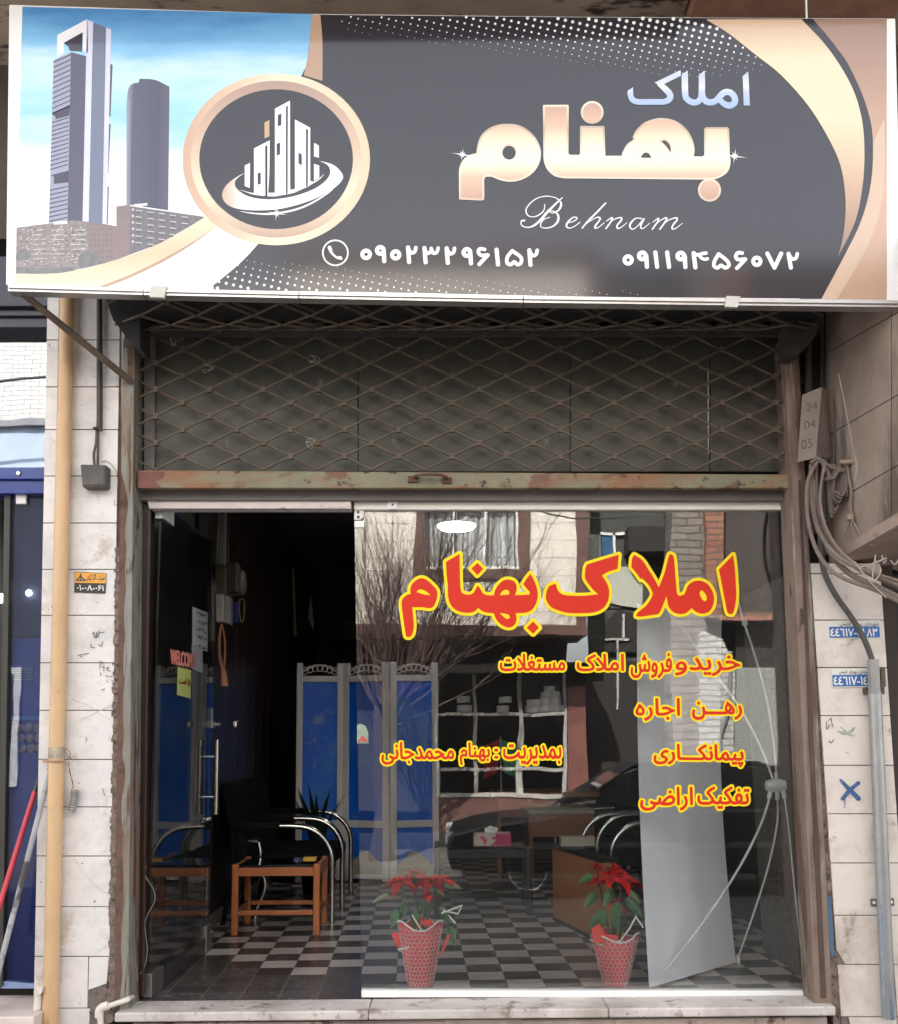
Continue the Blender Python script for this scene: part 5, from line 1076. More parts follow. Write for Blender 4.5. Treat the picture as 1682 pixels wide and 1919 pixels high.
# ================================================================== poinsettias in wrapped pots
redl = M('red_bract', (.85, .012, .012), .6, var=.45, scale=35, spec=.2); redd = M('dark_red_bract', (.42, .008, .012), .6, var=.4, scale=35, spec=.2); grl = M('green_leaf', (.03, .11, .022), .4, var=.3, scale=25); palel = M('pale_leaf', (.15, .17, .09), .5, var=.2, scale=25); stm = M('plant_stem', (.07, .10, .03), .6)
paperm = M('red_wrap', (.74, .11, .11), .45, var=.12, scale=12, bump=.3, bscale=30); netm = M('white_net', (.74, .66, .64), .6); cell = M('clear_wrap', (.42, .33, .30), .25, var=.2, scale=20)
def leafmesh(mb, p, d, up, l, w_, droop=.25, n=5):
    d = d.normalized(); s = d.cross(up).normalized(); u2 = s.cross(d).normalized(); vs = []; prof = [.25, .85, 1, .72, .38, 0]
    for i in range(n+1):
        t = i/n; c = p+d*l*t-Vector((0, 0, 1))*droop*l*t*t; ww = w_*.5*prof[min(i, 5)]
        vs += [c-s*ww+u2*ww*.25, c, c+s*ww+u2*ww*.25]
    fs = []
    for i in range(n): o = i*3; fs += [(o, o+1, o+4, o+3), (o+1, o+2, o+5, o+4)]
    mb.add(vs, fs)
def poinsettia(label, bx, by, topY, rb, rt, heads, leaves, seed, stems, flap, pal=()):
    random.seed(seed); b = PZ(bx, by, 0.0); Y = b.y+rb; c = Vector((b.x, Y, 0)); h = P(bx, topY, Y).z
    t = thing('poinsettia', label, 'plant', c, 'wrapped poinsettias in the window')
    # wrapped paper cone with folds
    n = 36; vs = []; rings = 9
    for j in range(rings):
        f = j/(rings-1)
        for k in range(n):
            a = 2*math.pi*k/n; r = (rb+(rt-rb)*f**.9)*(1+.035*math.sin(a*7+seed)+.02*math.sin(a*13)); zz_ = h*f*(1+(.07*math.sin(a*3+seed) if j == rings-1 else 0))
            vs.append(c+Vector((r*math.cos(a), r*math.sin(a), zz_)))
    fs = [(j*n+k, j*n+(k+1) % n, (j+1)*n+(k+1) % n, (j+1)*n+k) for j in range(rings-1) for k in range(n)]
    wr = link('paper_wrap', MB().add(vs, fs), paperm, t, smooth=True)
    # honeycomb net over the paper
    mb = MB(); rows = int(h/.0165); segs = 26
    def cp(a, z): f = z/h; r = (rb+(rt-rb)*max(0, f)**.9)*(1+.035*math.sin(a*7+seed)+.02*math.sin(a*13))+.003; return c+Vector((r*math.cos(a), r*math.sin(a), z))
    dz = h/rows*1.0
    for j in range(rows):
        for k in range(segs):
            a0 = 2*math.pi*(k+.5*(j % 2))/segs; da = 2*math.pi/segs; z = (j+.5)*dz
            if math.sin(a0) > .35: continue
            mb.tube([cp(a0, z-dz*.33), cp(a0, z+dz*.33)], .0011, 3, caps=False)
            if j < rows-1:
                mb.tube([cp(a0, z+dz*.33), cp(a0+da/2, z+dz*.67)], .0011, 3, caps=False); mb.tube([cp(a0, z+dz*.33), cp(a0-da/2, z+dz*.67)], .0011, 3, caps=False)
    link('net_wrap', mb, netm, wr)
    mb = MB().tube([cp(a, h*(1+.07*math.sin(a*3+seed))) for a in np.linspace(0, 2*math.pi, 40, endpoint=False)], .0038, 6, closed=True); link('white_hem', mb, whitem, wr)
    mb = MB()
    for q in flap[0]: p = [P(x, y, Y-rt*q[1]) for x, y in q[0]]; mb.prism(p, (0, .004, 0))
    link('paper_flap', mb, M('bright_red_wrap', (.75, .06, .045), .45), wr)
    mb = MB()
    for q in flap[1]: mb.tube([P(x, y, Y-rt*.7) for x, y in q], .0038, 6)
    link('hem_flap', mb, whitem, wr)
    st = MB(); lf = MB(); rd_ = MB(); pl_ = MB(); dk2 = MB()
    for (x, y, dy) in stems:
        e = P(x, y, Y+dy); st.tube([c+Vector((0, 0, h*.55)), c.lerp(e, .5)+Vector((random.uniform(-.012, .012), 0, h*.45)), e], [.006, .005, .0035], 6)
    for (x, y, dy, rr, nb) in heads:
        p = P(x, y, Y+dy)
        for ring_, (cnt, ll, el) in enumerate(((nb, rr, .0), (max(4, nb-2), rr*.72, .45), (4, rr*.42, .9))):
            for k in range(cnt):
                a = 2*math.pi*(k+.5*ring_+random.uniform(-.15, .15))/cnt; d = Vector((math.cos(a), math.sin(a), el+random.uniform(-.2, .2)))
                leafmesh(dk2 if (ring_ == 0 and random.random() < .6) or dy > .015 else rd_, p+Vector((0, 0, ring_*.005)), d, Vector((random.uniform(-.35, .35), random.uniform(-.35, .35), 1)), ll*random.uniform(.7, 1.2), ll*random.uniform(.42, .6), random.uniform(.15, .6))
    for (x, y, dx, dz_, l, dy) in leaves:
        d = Vector((dx, random.uniform(-.5, .1), dz_)); leafmesh(lf, P(x, y, Y+dy), d, Vector((0, -.8, .6)), l, l*.60, .28)
    for (x, y, dx, dz_, l, dy) in pal:
        leafmesh(pl_, P(x, y, Y+dy), Vector((dx, -.1, dz_)), Vector((0, -.8, .6)), l, l*.36, .1)
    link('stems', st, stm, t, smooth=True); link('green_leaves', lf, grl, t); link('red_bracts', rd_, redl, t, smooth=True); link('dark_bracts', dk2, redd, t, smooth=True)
    if pal: link('pale_leaves', pl_, palel, t)
    return t
poinsettia('poinsettia with a torn net wrap and pale drooping leaves, left of the window centre', 787, 1850, 1730, .050, .092,
    [(748, 1652, -.04, .085, 7), (772, 1640, .02, .085, 7), (808, 1652, -.04, .085, 7), (828, 1648, .0, .075, 7), (800, 1678, -.07, .05, 5), (790, 1655, .03, .075, 6)],
    [(765, 1690, -.5, -.7, .07, .03), (795, 1688, .2, -.9, .07, .03), (822, 1700, .7, -.8, .07, .0), (745, 1705, -.5, -1, .07, .02), (780, 1705, -.1, -.8, .06, -.02), (840, 1735, .4, -.8, .075, .0)],
    3, [(748, 1655, -.03), (772, 1645, .02), (806, 1655, -.02), (826, 1650, .02)],
    ([([(733, 1750), (745, 1776), (752, 1773), (745, 1745)], .9), ([(786, 1727), (798, 1736), (808, 1731), (811, 1722), (795, 1725)], .55), ([(838, 1750), (843, 1752), (828, 1790), (822, 1796)], .9)],
     [[(827, 1711), (866, 1696), (858, 1712), (830, 1706)], [(841, 1715), (853, 1730)], [(745, 1779), (766, 1775)], [(772, 1714), (792, 1748)]]),
    [(728, 1676, -1, -.35, .075, -.04), (832, 1658, 1, -.12, .085, -.03), (815, 1668, .9, -.4, .05, -.05)])
poinsettia('poinsettia with bright red top in red net wrap beside the white banner', 1156, 1850, 1752, .046, .098,
    [(1140, 1646, -.06, .085, 8), (1166, 1648, -.05, .095, 8), (1152, 1630, .0, .08, 7), (1118, 1625, .0, .045, 6), (1116, 1650, -.03, .05, 6), (1184, 1658, -.03, .075, 7), (1155, 1692, -.02, .055, 5)],
    [(1118, 1675, -.8, -.5, .075, -.04), (1150, 1665, -.5, -.5, .08, -.04), (1172, 1685, .8, -.6, .095, -.05), (1160, 1690, -.3, -.8, .09, -.05), (1132, 1705, -.5, -.9, .085, -.05), (1112, 1642, -1, -.1, .07, -.02), (1175, 1672, .7, -.3, .07, .03), (1125, 1715, -.7, -.6, .07, -.05), (1148, 1712, .3, -.8, .07, -.05), (1185, 1650, 1, .1, .05, .03)],
    9, [(1140, 1650, -.04), (1165, 1650, -.03), (1118, 1630, .0), (1185, 1658, -.01), (1155, 1690, .02)],
    ([([(1108, 1740), (1122, 1730), (1134, 1750), (1158, 1753), (1156, 1768), (1112, 1766)], .85)], [[(1105, 1760), (1125, 1770), (1162, 1763), (1180, 1738), (1192, 1715)], [(1190, 1716), (1205, 1738)]]),
    [(1176, 1668, .6, -.6, .07, -.05)])
# ================================================================== things fixed to the left pilaster
px_ = lambda y: 126-(y-560)*.0235
gp = thing('gas_pipe', 'thick cream painted gas pipe running up the white pilaster', 'pipe', P(px_(1919), 1919, -.185))
link('pipe', MB().tube([P(px_(y), y, -.190) for y in range(500, 2030, 60)], .0305, 24, caps=True), creamp, gp, smooth=True)
link('dark_coat_band', MB().tube([P(px_(1400), 1400, -.190), P(px_(1421), 1421, -.190)], .0318, 24), M('worn_paint_band', (.36, .30, .22), .7, var=.4, scale=40), gp, smooth=True)  # band of darker mottled coat just above the clamp
c = P(px_(1426), 1426, -.19); link('clamp', MB().tube([c+Vector((.0345*math.cos(a), .0345*math.sin(a), 0)) for a in np.linspace(0, 2*math.pi, 24, endpoint=False)], .0045, 6, closed=True).box((c.x-.055, c.y+.0, c.z-.006), (c.x-.03, c.y+.03, c.z+.006)), M('rusty_clamp', (.38, .24, .15), .7, var=.3, scale=20), gp)
dc = thing('junction_box', 'dusty black junction box hung on conduit on the white pilaster', 'junction box', P(176, 912, -.18))
link('conduit', MB().tube([P(186, y, -.172) for y in (540, 620, 700, 790)]+[P(185, 806, -.172)], .0115, 10), blackp, dc, smooth=True)
link('conduit', MB().tube([P(190, y, -.166) for y in (545, 700, 806)], .005, 8), cabled, dc, smooth=True)
link('cable', MB().tube([Vector(v) for v in UY(catmull([(181, 805), (180, 830), (176, 850), (177, 872)]), -.170)], .0055, 8).tube([P(184, 805, -.170), P(183, 872, -.170)], .0055, 8), cabled, dc, smooth=True)
link('cable_tie', MB().tube([P(175, 803, -.183), P(184, 801, -.186), P(191, 807, -.183)], .007, 8), blackp, dc)
link('box', MB().pq([(154, 913), (198, 912), (199, 871), (150, 870)], -.215, -.15), greyplast, dc, bevel=.006)
link('lid', MB().pq([(155, 909), (194, 908), (195, 872), (152, 871)], -.2185, -.2152), greyplast, dc, bevel=.003)
link('thin_wire', MB().tube([Vector(v) for v in UY(catmull([(190, 866), (200, 864), (213, 876), (222, 895), (226, 915)]), -.156)], .0012, 5), cabled, dc)
gs = thing('gas_sign', 'orange and black gas company plate on the white pilaster', 'plate', P(169, 1111, -.154))
link('plate', MB().pq([(139, 1110), (197, 1112), (199, 1074), (140, 1071)], -.155, -.149), M('black_plate', (.03, .028, .026), .45), gs, bevel=.001)
link('orange_field', MB().pq([(140, 1092), (198, 1093), (198.4, 1075), (141, 1072.5)], -.1558, -.1552), M('orange_plate', (.80, .36, .03), .45, var=.05), gs)
def wl_(Y): return lambda a: UY(a, Y)
I = Ink().word('شرکت گاز گیلان', (161, 1075, 196, 1090)); I.stroke([(143, 1087), (147, 1084), (151, 1080), (155, 1084), (159, 1087)], 2.2).circle((151, 1077), 1.8).stroke([(145, 1088), (157, 1088)], 1.8).stroke([(151, 1080), (151, 1088)], 1.8)
link('company_lettering', I.mesh(wl_(-.1562), grow=.25, res=.55), ink, gs)
I = Ink().word('۰۱-۰۸-۰۶۱', (144, 1096, 194, 1106), .02); link('number_lettering', I.mesh(wl_(-.1556), grow=.3, res=.55), M('plate_white', (.75, .73, .70), .5), gs)
sc_ = M('felt_pen_grey', (.17, .17, .18), .7); I = Ink()
for s in ([(172, 1189), (176, 1184), (176, 1194)], [(178, 1196), (181, 1184), (181, 1195), (186, 1182), (184, 1193)], [(187, 1186), (196, 1184)], [(170, 1206), (171, 1213), (178, 1214)], [(184, 1208), (190, 1211), (192, 1203)], [(146, 1227), (154, 1231)], [(150, 1227), (156, 1226), (166, 1224)],
          [(192, 1250), (195, 1248), (194, 1257)], [(199, 1252), (204, 1250), (200, 1255), (206, 1257)], [(188, 1260), (189, 1266)], [(198, 1266), (203, 1267)], [(206, 1268), (210, 1267)], [(190, 1293), (196, 1291)], [(200, 1278), (202, 1276)], [(208, 1274), (212, 1276)], [(96, 1136), (98, 1140)], [(192, 1478), (196, 1490)], [(88, 1440), (90, 1446)]): I.stroke(s, 1.5, len(s) > 3)
tag(link('pen_scribbles', I.mesh(wl_(-.1530), res=.6), sc_), 'faint pen scribbles on the white marble of the left pilaster', 'graffiti')
# spring on a wire
sp_ = thing('metal_spring', 'short metal spring hanging by red wire from the pipe clamp', 'spring', P(138, 1522, -.175))
a = P(142, 1480, -.172); b = P(134, 1521, -.172); ax_ = (b-a); pts = []
u1 = ax_.normalized().cross(Vector((0, 1, 0))).normalized(); u2 = Vector((0, 1, 0))
for k in range(91): t = k/90; an = t*9*2*math.pi; pts.append(a+ax_*t+u1*.0125*math.cos(an)+u2*.0125*math.sin(an))
link('coil', MB().tube(pts, .0036, 6), M('spring_steel', (.42, .40, .38), .35, metal=.7), sp_, smooth=True); link('core', MB().tube([a, b], .009, 8), M('spring_grey', (.25, .24, .23), .5), sp_)
rw = M('red_brown_wire', (.16, .05, .04), .6)
mb = MB()
for q in ([(128, 1424), (126, 1412), (122, 1406), (125, 1403), (131, 1410), (130, 1422)], [(128, 1420), (136, 1418), (140, 1420), (137, 1424), (132, 1420)], [(129, 1425), (130, 1445), (134, 1460), (138, 1478)], [(128, 1430), (133, 1455), (137, 1470), (131, 1488)]): mb.tube([Vector(v) for v in UY(catmull(q), -.195)], .0012, 5)
link('wire', mb, rw, sp_)
# drain pipes at the foot
wp = thing('drain_pipe', 'white plastic drain elbow at the foot of the white pilaster', 'pipe', P(190, 1919, -.21))
link('pipe', MB().tube([PZ(260, 1858, .015), P(238, 1873, -.18), P(212, 1882, -.20), P(196, 1887, -.21)], .0105, 12), pvc, wp, smooth=True)
link('elbow', MB().tube([Vector(v) for v in UY(catmull([(203, 1884), (192, 1887), (186, 1894), (186, 1906)]), -.21)], .0165, 12), pvc, wp, smooth=True); link('down_pipe', MB().tube([P(187, 1900, -.21), P(192, 1960, -.21)], .012, 12), pvc, wp, smooth=True)
mb = MB().lathe(P(204, 1908, -.20), [(.014, 0), (.018, 0), (.018, .12), (.014, .12), (.014, .01)], 18, 'y'); tag(link('pipe_stub', mb, M('brown_pipe', (.16, .12, .10), .6)), 'open brown pipe stub beside the white drain elbow', 'pipe')
wp2 = thing('drain_pipe', 'white plastic down pipe between the step and the gas pipe', 'pipe', P(69, 1919, -.20))
link('pipe', MB().tube([P(69, 1888, -.20), P(71, 1990, -.20)], .0115, 12), pvc, wp2, smooth=True); link('socket', MB().tube([P(73, 1848, -.20), P(70, 1891, -.20)], .0155, 12), pvc, wp2, smooth=True); 
mb = MB(); random.seed(13)
for k in range(5): mb.pq([(63+k*2, 1866), (70+k*2, 1864-k), (72+k*2, 1850), (64+k*2, 1848+k)], -.215-.004*k, -.19)
link('plaster_lump', mb, M('white_plaster', (.66, .60, .54), .9, bump=.6, bscale=40), wp2)
# ================================================================== neighbouring shop at the left edge
nb = thing('neighbour_shopfront', 'navy blue shopfront with a mirrored transom at the left edge', 'shopfront', P(20, 1850, -.02))
YN = -.06
nav = navy

link('fascia', MB().pbox(-500, 480, 90, 574, -.14, .1).pbox(-500, 579, 90, 592, -.11, .1).pbox(-500, 592, 90, 614, -.09, .1), navydark, nb, bevel=.003)
film = glass('mirror_film_glass', refl=.20, dust=.02, wave=.0012, wscale=2.2, tint=(.35, .42, .5))
link('transom_pane', MB().pbox(-500, 614, 90, 876, .0, .01), film, nb)
link('transom_backing', MB().pbox(-500, 600, 95, 880, .05, .07), M('blue_grey_backing', (.05, .07, .12), .6), nb)
link('beam', MB().pbox(-500, 876, 90, 898, YN-.02, .06).pbox(-500, 899.5, 90, 925, YN, .06), nav, nb, bevel=.003)
link('bolt', MB().lathe(P(35, 887, YN-.022), [(.008, -.007), (.011, -.003), (.011, 0)], 12, 'y'), chrome, nb)
ngl = glass('neighbour_door_glass', refl=.045, dust=.006, wave=.0003, tint=(.75, .8, .88), dustcol=(.4, .42, .5))
link('door_pane', MB().pq([(4, 1846), (62, 1846), (82, 928), (20, 928)], -.012, -.004), ngl, nb)
link('patch', MB().pbox(29.5, 927, 48.5, 944, -.032, -.0125), whitem, nb, bevel=.002)
link('navy_panel', MB().pq([(2, 1843), (64, 1843), (78, 1196), (13, 1196)], .02, .05), navy, nb)
link('reflection_panel', MB().pq([(13, 1192), (78, 1192), (86, 926), (19, 926)], .03, .06), M('slate_blue_reflection', (.045, .045, .072), .7, var=.2, scale=2, spots=[((.04, .05, .16), 4, .62, .06, (3, 1, .8))]), nb)  # grey-blue reflection of the upper pane, painted on an added panel
link('light_strip', MB().pq([(12, 1349), (75, 1349), (75, 1342), (12, 1342)], .010, .019), M('sky_blue_strip', (.06, .17, .42), .5), nb)
mb = MB()
for k in range(7): mb.pbox(14, 1252+k*3.4, 62, 1253.8+k*3.4, .012, .0195)
link('blind_slats', mb, M('pale_blue_slats', (.16, .19, .27), .5), nb)
link('wall', MB().pbox(-500, 900, 5, 1850, .35, .4), M('dark_olive_wall', (.03, .03, .02), .7), nb); link('door_post', MB().pq([(-6, 1848), (4, 1848), (19, 926), (8, 926)], -.03, .03), M('dark_post', (.045, .04, .03), .5), nb)
link('pale_foot_strip', MB().pq([(2, 1852), (63, 1852), (63.5, 1843), (2, 1838)], -.015, .06), M('pale_blue_strip', (.25, .33, .55), .5), nb)
mb = MB().box((P(-500, 1890, -.30).x, -.30, -.040), (P(64, 1890, -.30).x, .05, .012)); st2 = tag(link('door_step', mb, stonew, bevel=.006), 'pale pinkish stone step of the navy blue shopfront', 'step')
mb = MB().box((P(-500, 1890, -.30).x, -.26, -.55), (P(62, 1890, -.30).x, .05, -.043)); tag(link('step_riser', mb, stonew), 'stone riser under the step of the navy blue shopfront', 'step')
bt = M('bottle_plastic', (.26, .20, .22), .15, var=.35, scale=18); wr_ = M('blue_bottle', (.06, .11, .28), .2, var=.35, scale=22)
random.seed(17)
def bottle(px, py, Y, m, r=.032): 
    c = P(px, py, Y); return MB().lathe(c, [(r*.8, 0), (r, .01), (r, .07), (r*.92, .085), (r, .10), (r*.9, .135), (r*.45, .165), (r*.4, .18), (r*.45, .182), (r*.45, .2)], 12)
for k, (x, y, m, lab) in enumerate([(36+17*(k % 3)+(k//3)*2, 1364+k//3*19, bt, 'clear') for k in range(9)]+[(16+11*k, 1398+3*(k % 2), wr_, 'blue') for k in range(3)]):
    o = link('water_bottle', MB().lathe(P(x, y, .006), [(.006, -.004), (.011, -.002), (.019, .002), (.020, .012)], 14, 'y'), m, smooth=True)
    tag(o, 'round end of a clear water bottle in the pack behind the navy door' if lab == 'clear' else 'round end of a blue tinted water bottle beside the clear pack behind the navy door', 'bottle', 'bottles stacked behind the neighbour door')
def nlamp(px, py, Y, r, lab): o = link('ceiling_lamp', MB().lathe(P(px, py, Y), [(r*.3, -r), (r*.8, -r*.6), (r, 0), (r*.8, r*.6), (r*.3, r)], 14), emis('neighbour_lamp_glow', (.9, .95, 1), 3.0), smooth=True); tag(o, lab, 'lamp')
nlamp(54, 1111, .015, .013, 'small round lit lamp seen through the navy door'); nlamp(2, 1121, .2, .02, 'lit white lamp at the very edge beside the navy door')
pm_ = M('red_tube', (.52, .035, .06), .4, var=.1); 
pr1 = thing('red_pole', 'red pole with a black tip leaning on the navy door', 'pole', PZ(-40, 1850, .02))
a, b = P(67, 1478, -.06), P(-30, 1790, -.24)
link('shaft', MB().tube([a.lerp(b, .02), b], .0105, 12), pm_, pr1, smooth=True); link('tip', MB().tube([P(72, 1462, -.055), a.lerp(b, .03)], .0095, 12), blackp, pr1, smooth=True)
pr2 = thing('grey_pole', 'grey weathered pole leaning in the corner of the white pilaster', 'pole', PZ(-20, 1850, .02))
a, b = P(97, 1432, -.18), P(-22, 1895, -.26)
link('shaft', MB().tube([a.lerp(b, t) for t in np.linspace(0, 1, 12)], .0108, 12), M('weathered_pole', (.34, .34, .35), .6, var=.2, scale=6, spots=[((.06, .055, .05), 5.5, .50, .08, (1, 1, .8)), ((.16, .13, .11), 12, .6, .1)]), pr2, smooth=True)
# ================================================================== right pilaster: plates, pipe, cables
blp = M('blue_enamel', (.02, .12, .36), .35, var=.08, spots=[((.30, .33, .36), 30, .70, .03)]); whp = M('white_enamel', (.66, .64, .58), .4, var=.05)
def plate(q, txt, tb, top, ttb, lab):
    t = thing('number_plate', lab, 'plate', P((q[0][0]+q[1][0])/2, q[0][1], -.153), 'blue number plates on the right pilaster')
    link('plate', MB().pq(q, -.1535, -.149), whp, t, bevel=.0005)
    f = lambda u, v: (q[0][0]*(1-u)*(1-v)+q[1][0]*u*(1-v)+q[2][0]*u*v+q[3][0]*(1-u)*v, q[0][1]*(1-u)*(1-v)+q[1][1]*u*(1-v)+q[2][1]*u*v+q[3][1]*(1-u)*v)
    link('blue_field', MB().pq([f(.015, .05), f(.985, .05), f(.985, .66), f(.015, .66)], -.1543, -.1537), blp, t)
    I = Ink()
    for w_, bb in txt: I.word(w_, bb, tb)
    link('number_lettering', I.mesh(wl_(-.1547), grow=.5, res=.6), M('enamel_white', (.72, .71, .67), .5), t)
    I = Ink()
    for w_, bb in top: I.word(w_, bb, ttb)
    link('heading_lettering', I.mesh(wl_(-.1541), grow=.15, res=.5), ink, t)
plate([(1553, 1197), (1650, 1196), (1648, 1162), (1551, 1163)], [('٤٤٦١٧-٤١', (1556, 1178, 1619, 1192)), ('٨٣', (1624, 1178, 1643, 1192))], -.005, [('شهرداری رودبار', (1598, 1165, 1646, 1175)), ('کدپستی', (1573, 1165, 1594, 1175))], -.01, 'upper blue and white number plate crossed by the grey cable')
plate([(1559, 1288), (1634, 1287), (1632, 1252), (1557, 1253)], [('٤٤٦١٧-١٤١', (1562, 1268, 1630, 1283))], -.005, [('شهرداری رودبار', (1590, 1255, 1632, 1264)), ('کدپستی', (1572, 1255, 1587, 1264))], -.01, 'lower blue and white number plate beside the galvanised pipe head')
I = Ink().stroke([(1575, 1462, 5), (1590, 1478, 8), (1608, 1496, 9)], smooth=False).stroke([(1608, 1467, 7), (1592, 1480, 7), (1579, 1496, 8)], smooth=False).stroke([(1583, 1500, 2), (1582, 1514, 1)])
tag(link('blue_cross_mark', I.mesh(wl_(-.1530), res=.8), blueink), 'blue sprayed cross mark on the beige pilaster', 'graffiti')
I = Ink().stroke([(1570, 1370, 3), (1580, 1374, 6), (1592, 1372, 6), (1600, 1364, 4)]).stroke([(1575, 1362, 2), (1590, 1376, 4), (1600, 1378, 3)])
tag(link('grey_smudge', I.mesh(wl_(-.1530), res=.8), smudge), 'grey green paint smudge above the blue cross mark', 'graffiti')
I = Ink()
for s in ([(1548, 1352), (1549, 1366), (1554, 1358)], [(1556, 1346), (1560, 1362)], [(1553, 1388), (1556, 1392), (1562, 1386)], [(1558, 1345), (1552, 1350)]): I.stroke(s, 1.6)
tag(link('pen_scribbles', I.mesh(wl_(-.1530), res=.6), M('brown_pen', (.13, .11, .10), .7)), 'brown pen scribbles left of the grey smudge', 'graffiti')
gv = thing('cable_pipe', 'galvanised cable pipe clamped up the beige pilaster', 'pipe', P(1664, 1905, -.19))
link('pipe', MB().tube([P(1638+(y-1290)*.043, y, -.186) for y in (1296, 1500, 1700, 1908)], .0262, 20), galv, gv, smooth=True)
link('head', MB().tube([P(1635, 1236, -.190), P(1638, 1300, -.190)], .0250, 8), M('grey_pipe_head', (.27, .26, .25), .5, metal=.3, var=.15), gv)
link('bracket', MB().pq([(1618, 1300), (1658, 1300), (1657, 1286), (1618, 1288)], -.166, -.150).pq([(1650, 1290), (1660, 1286), (1658, 1250), (1650, 1254)], -.185, -.15), lattm, gv, bevel=.002)
link('bracket', MB().pq([(1632, 1698), (1643, 1698), (1642, 1684), (1631, 1684)], -.160, -.150).pq([(1664, 1697), (1676, 1697), (1675, 1683), (1663, 1683)], -.160, -.150), M('brown_bracket', (.16, .12, .10), .6), gv, bevel=.002)
link('bracket_hole', MB().lathe(P(1637, 1691, -.1605), [(.006, -.002), (.006, 0)], 10, 'y').lathe(P(1669.5, 1690, -.1605), [(.006, -.002), (.006, 0)], 10, 'y'), whitem, gv)
link('blue_paint_streak', MB().tube([P(1648+(y-1690)*.043, y, -.2035) for y in (1695, 1800, 1900)], .0075, 8), M('blue_streak', (.20, .235, .275), .5, var=.25, scale=20), gv, smooth=True)
def cab(name, lab, pts, Y, r, m, cat='cable'):
    Ys = Y if hasattr(Y, '__len__') else (Y, Y); a = catmull(pts, n=6); n = len(a)
    return tag(link(name, MB().tube([P(x, y, Ys[0]+(Ys[1]-Ys[0])*k/(n-1)) for k, (x, y) in enumerate(a)], r, 8), m, smooth=True), lab, cat)
cab('power_cable', 'grey cable curving down into the galvanised pipe', [(1547, 850), (1541, 900), (1537, 970), (1538, 1030), (1545, 1075), (1565, 1115), (1590, 1150), (1612, 1185), (1626, 1215), (1636, 1245)], (-.17, -.19), .0125, cabled)
cab('thick_cable', 'thick dusty cable sweeping from the broken box to the right under the bay', [(1520, 872), (1520, 930), (1530, 985), (1552, 1025), (1580, 1050), (1615, 1066), (1690, 1100)], (-.22, -.42), .0105, cablem)
cab('thick_cable', 'second thick dusty cable just under the sweeping one', [(1528, 868), (1530, 940), (1542, 990), (1566, 1030), (1600, 1060), (1640, 1080), (1700, 1110)], (-.21, -.40), .0100, cablem)
cab('thin_cable', 'thin pale cable looping below the bay ledge', [(1524, 900), (1528, 970), (1545, 1020), (1570, 1050), (1600, 1063), (1630, 1058), (1660, 1046)], (-.23, -.45), .0035, M('pale_cable', (.36, .31, .26), .7))
cab('thin_cable', 'pale thread like cable hanging down the face of the bay', [(1570, 700), (1580, 745), (1588, 790), (1598, 840), (1605, 875), (1600, 900)], -.36, .0022, M('pale_string', (.33, .27, .22), .8))
cab('thick_cable', 'dark cable dropping straight behind the hank of loops', [(1556, 560), (1552, 700), (1550, 850), (1545, 960), (1548, 1040)], (-.08, -.14), .009, cabled)
cab('thick_cable', 'dusty cable bowing out from the box foot towards the rusty jamb', [(1535, 860), (1514, 900), (1512, 960), (1525, 1020), (1550, 1062), (1585, 1086), (1640, 1106), (1700, 1136)], (-.24, -.42), .0085, cablem)
cab('thick_cable', 'lowest dusty cable of the bundle that runs under the ledge', [(1540, 1000), (1562, 1045), (1596, 1078), (1640, 1098), (1700, 1128)], (-.24, -.42), .0115, cablem)
cab('thick_cable', 'slim brown cable lying over the sweeping bundle', [(1545, 870), (1536, 930), (1546, 985), (1572, 1030), (1606, 1058), (1650, 1078), (1700, 1092)], (-.26, -.44), .0060, M('brown_cable', (.21, .15, .115), .75, var=.2))
cab('upright_cable', 'pale dusty cable running up beside the bay from the box', [(1556, 740), (1558, 660), (1556, 545)], -.13, .0075, cablem)
cab('upright_cable', 'second dusty cable running up along the corner of the bay', [(1560, 880), (1564, 780), (1563, 650), (1562, 545)], -.17, .0055, cabled)
lp = thing('cable_coil', 'hank of looped dusty cables tied below the broken box', 'cable', P(1565, 975, -.22)); mb = MB(); random.seed(23)
for k in range(7):
    x0 = 1553+k*1.8; w0 = 10+k*2.2; dpt = 965-k*6+random.uniform(-4, 4)
    q = [(x0, 870), (x0-2, 920), (x0+2, dpt-8), (x0+w0*.6, dpt), (x0+w0, dpt-14), (x0+w0+2, 930), (x0+w0-4, 880)]
    mb.tube([Vector(v) for v in UY(catmull(q), -.20-.008*k)], .0042, 6)
link('loops', mb, cablem, lp, smooth=True)
mb = MB()
for q in ([(1518, 868), (1535, 860), (1556, 876), (1580, 880)], [(1530, 856), (1548, 880), (1555, 898)], [(1545, 898), (1562, 895), (1575, 872)], [(1588, 872), (1598, 870)], [(1566, 884), (1582, 882)]): mb.tube([Vector(v) for v in UY(catmull(q), -.25)], .0075, 8)
link('ties', mb, cablem, lp, smooth=True)
mb = MB(); 
for k in range(3): mb.tube([bay(*v)+Vector((-.012-.004*math.sin(i*1.7+k*2), -.012-.004*math.cos(i*1.7+k*2), 0)) for i, v in enumerate(catmull([(1590, 872), (1594, 900), (1598, 925), (1596, 945), (1599, 972)], n=5))], .0024, 5)
for q in ([(1599, 970), (1607, 985), (1620, 1005), (1640, 1025)], [(1598, 975), (1590, 1000), (1580, 1010)], [(1600, 978), (1604, 1000), (1612, 1016)]): mb.tube([bay(*v)+Vector((-.02, -.02, 0)) for v in catmull(q)], .0022, 5)
k0 = bay(1598, 972)+Vector((-.02, -.02, 0)); mb.lathe(k0, [(.006, -.016), (.016, -.008), (.016, .008), (.006, .016)], 8); k0 = bay(1592, 868)+Vector((-.02, -.02, 0)); mb.lathe(k0, [(.005, -.03), (.01, -.02), (.01, .02), (.005, .03)], 8, 'x')
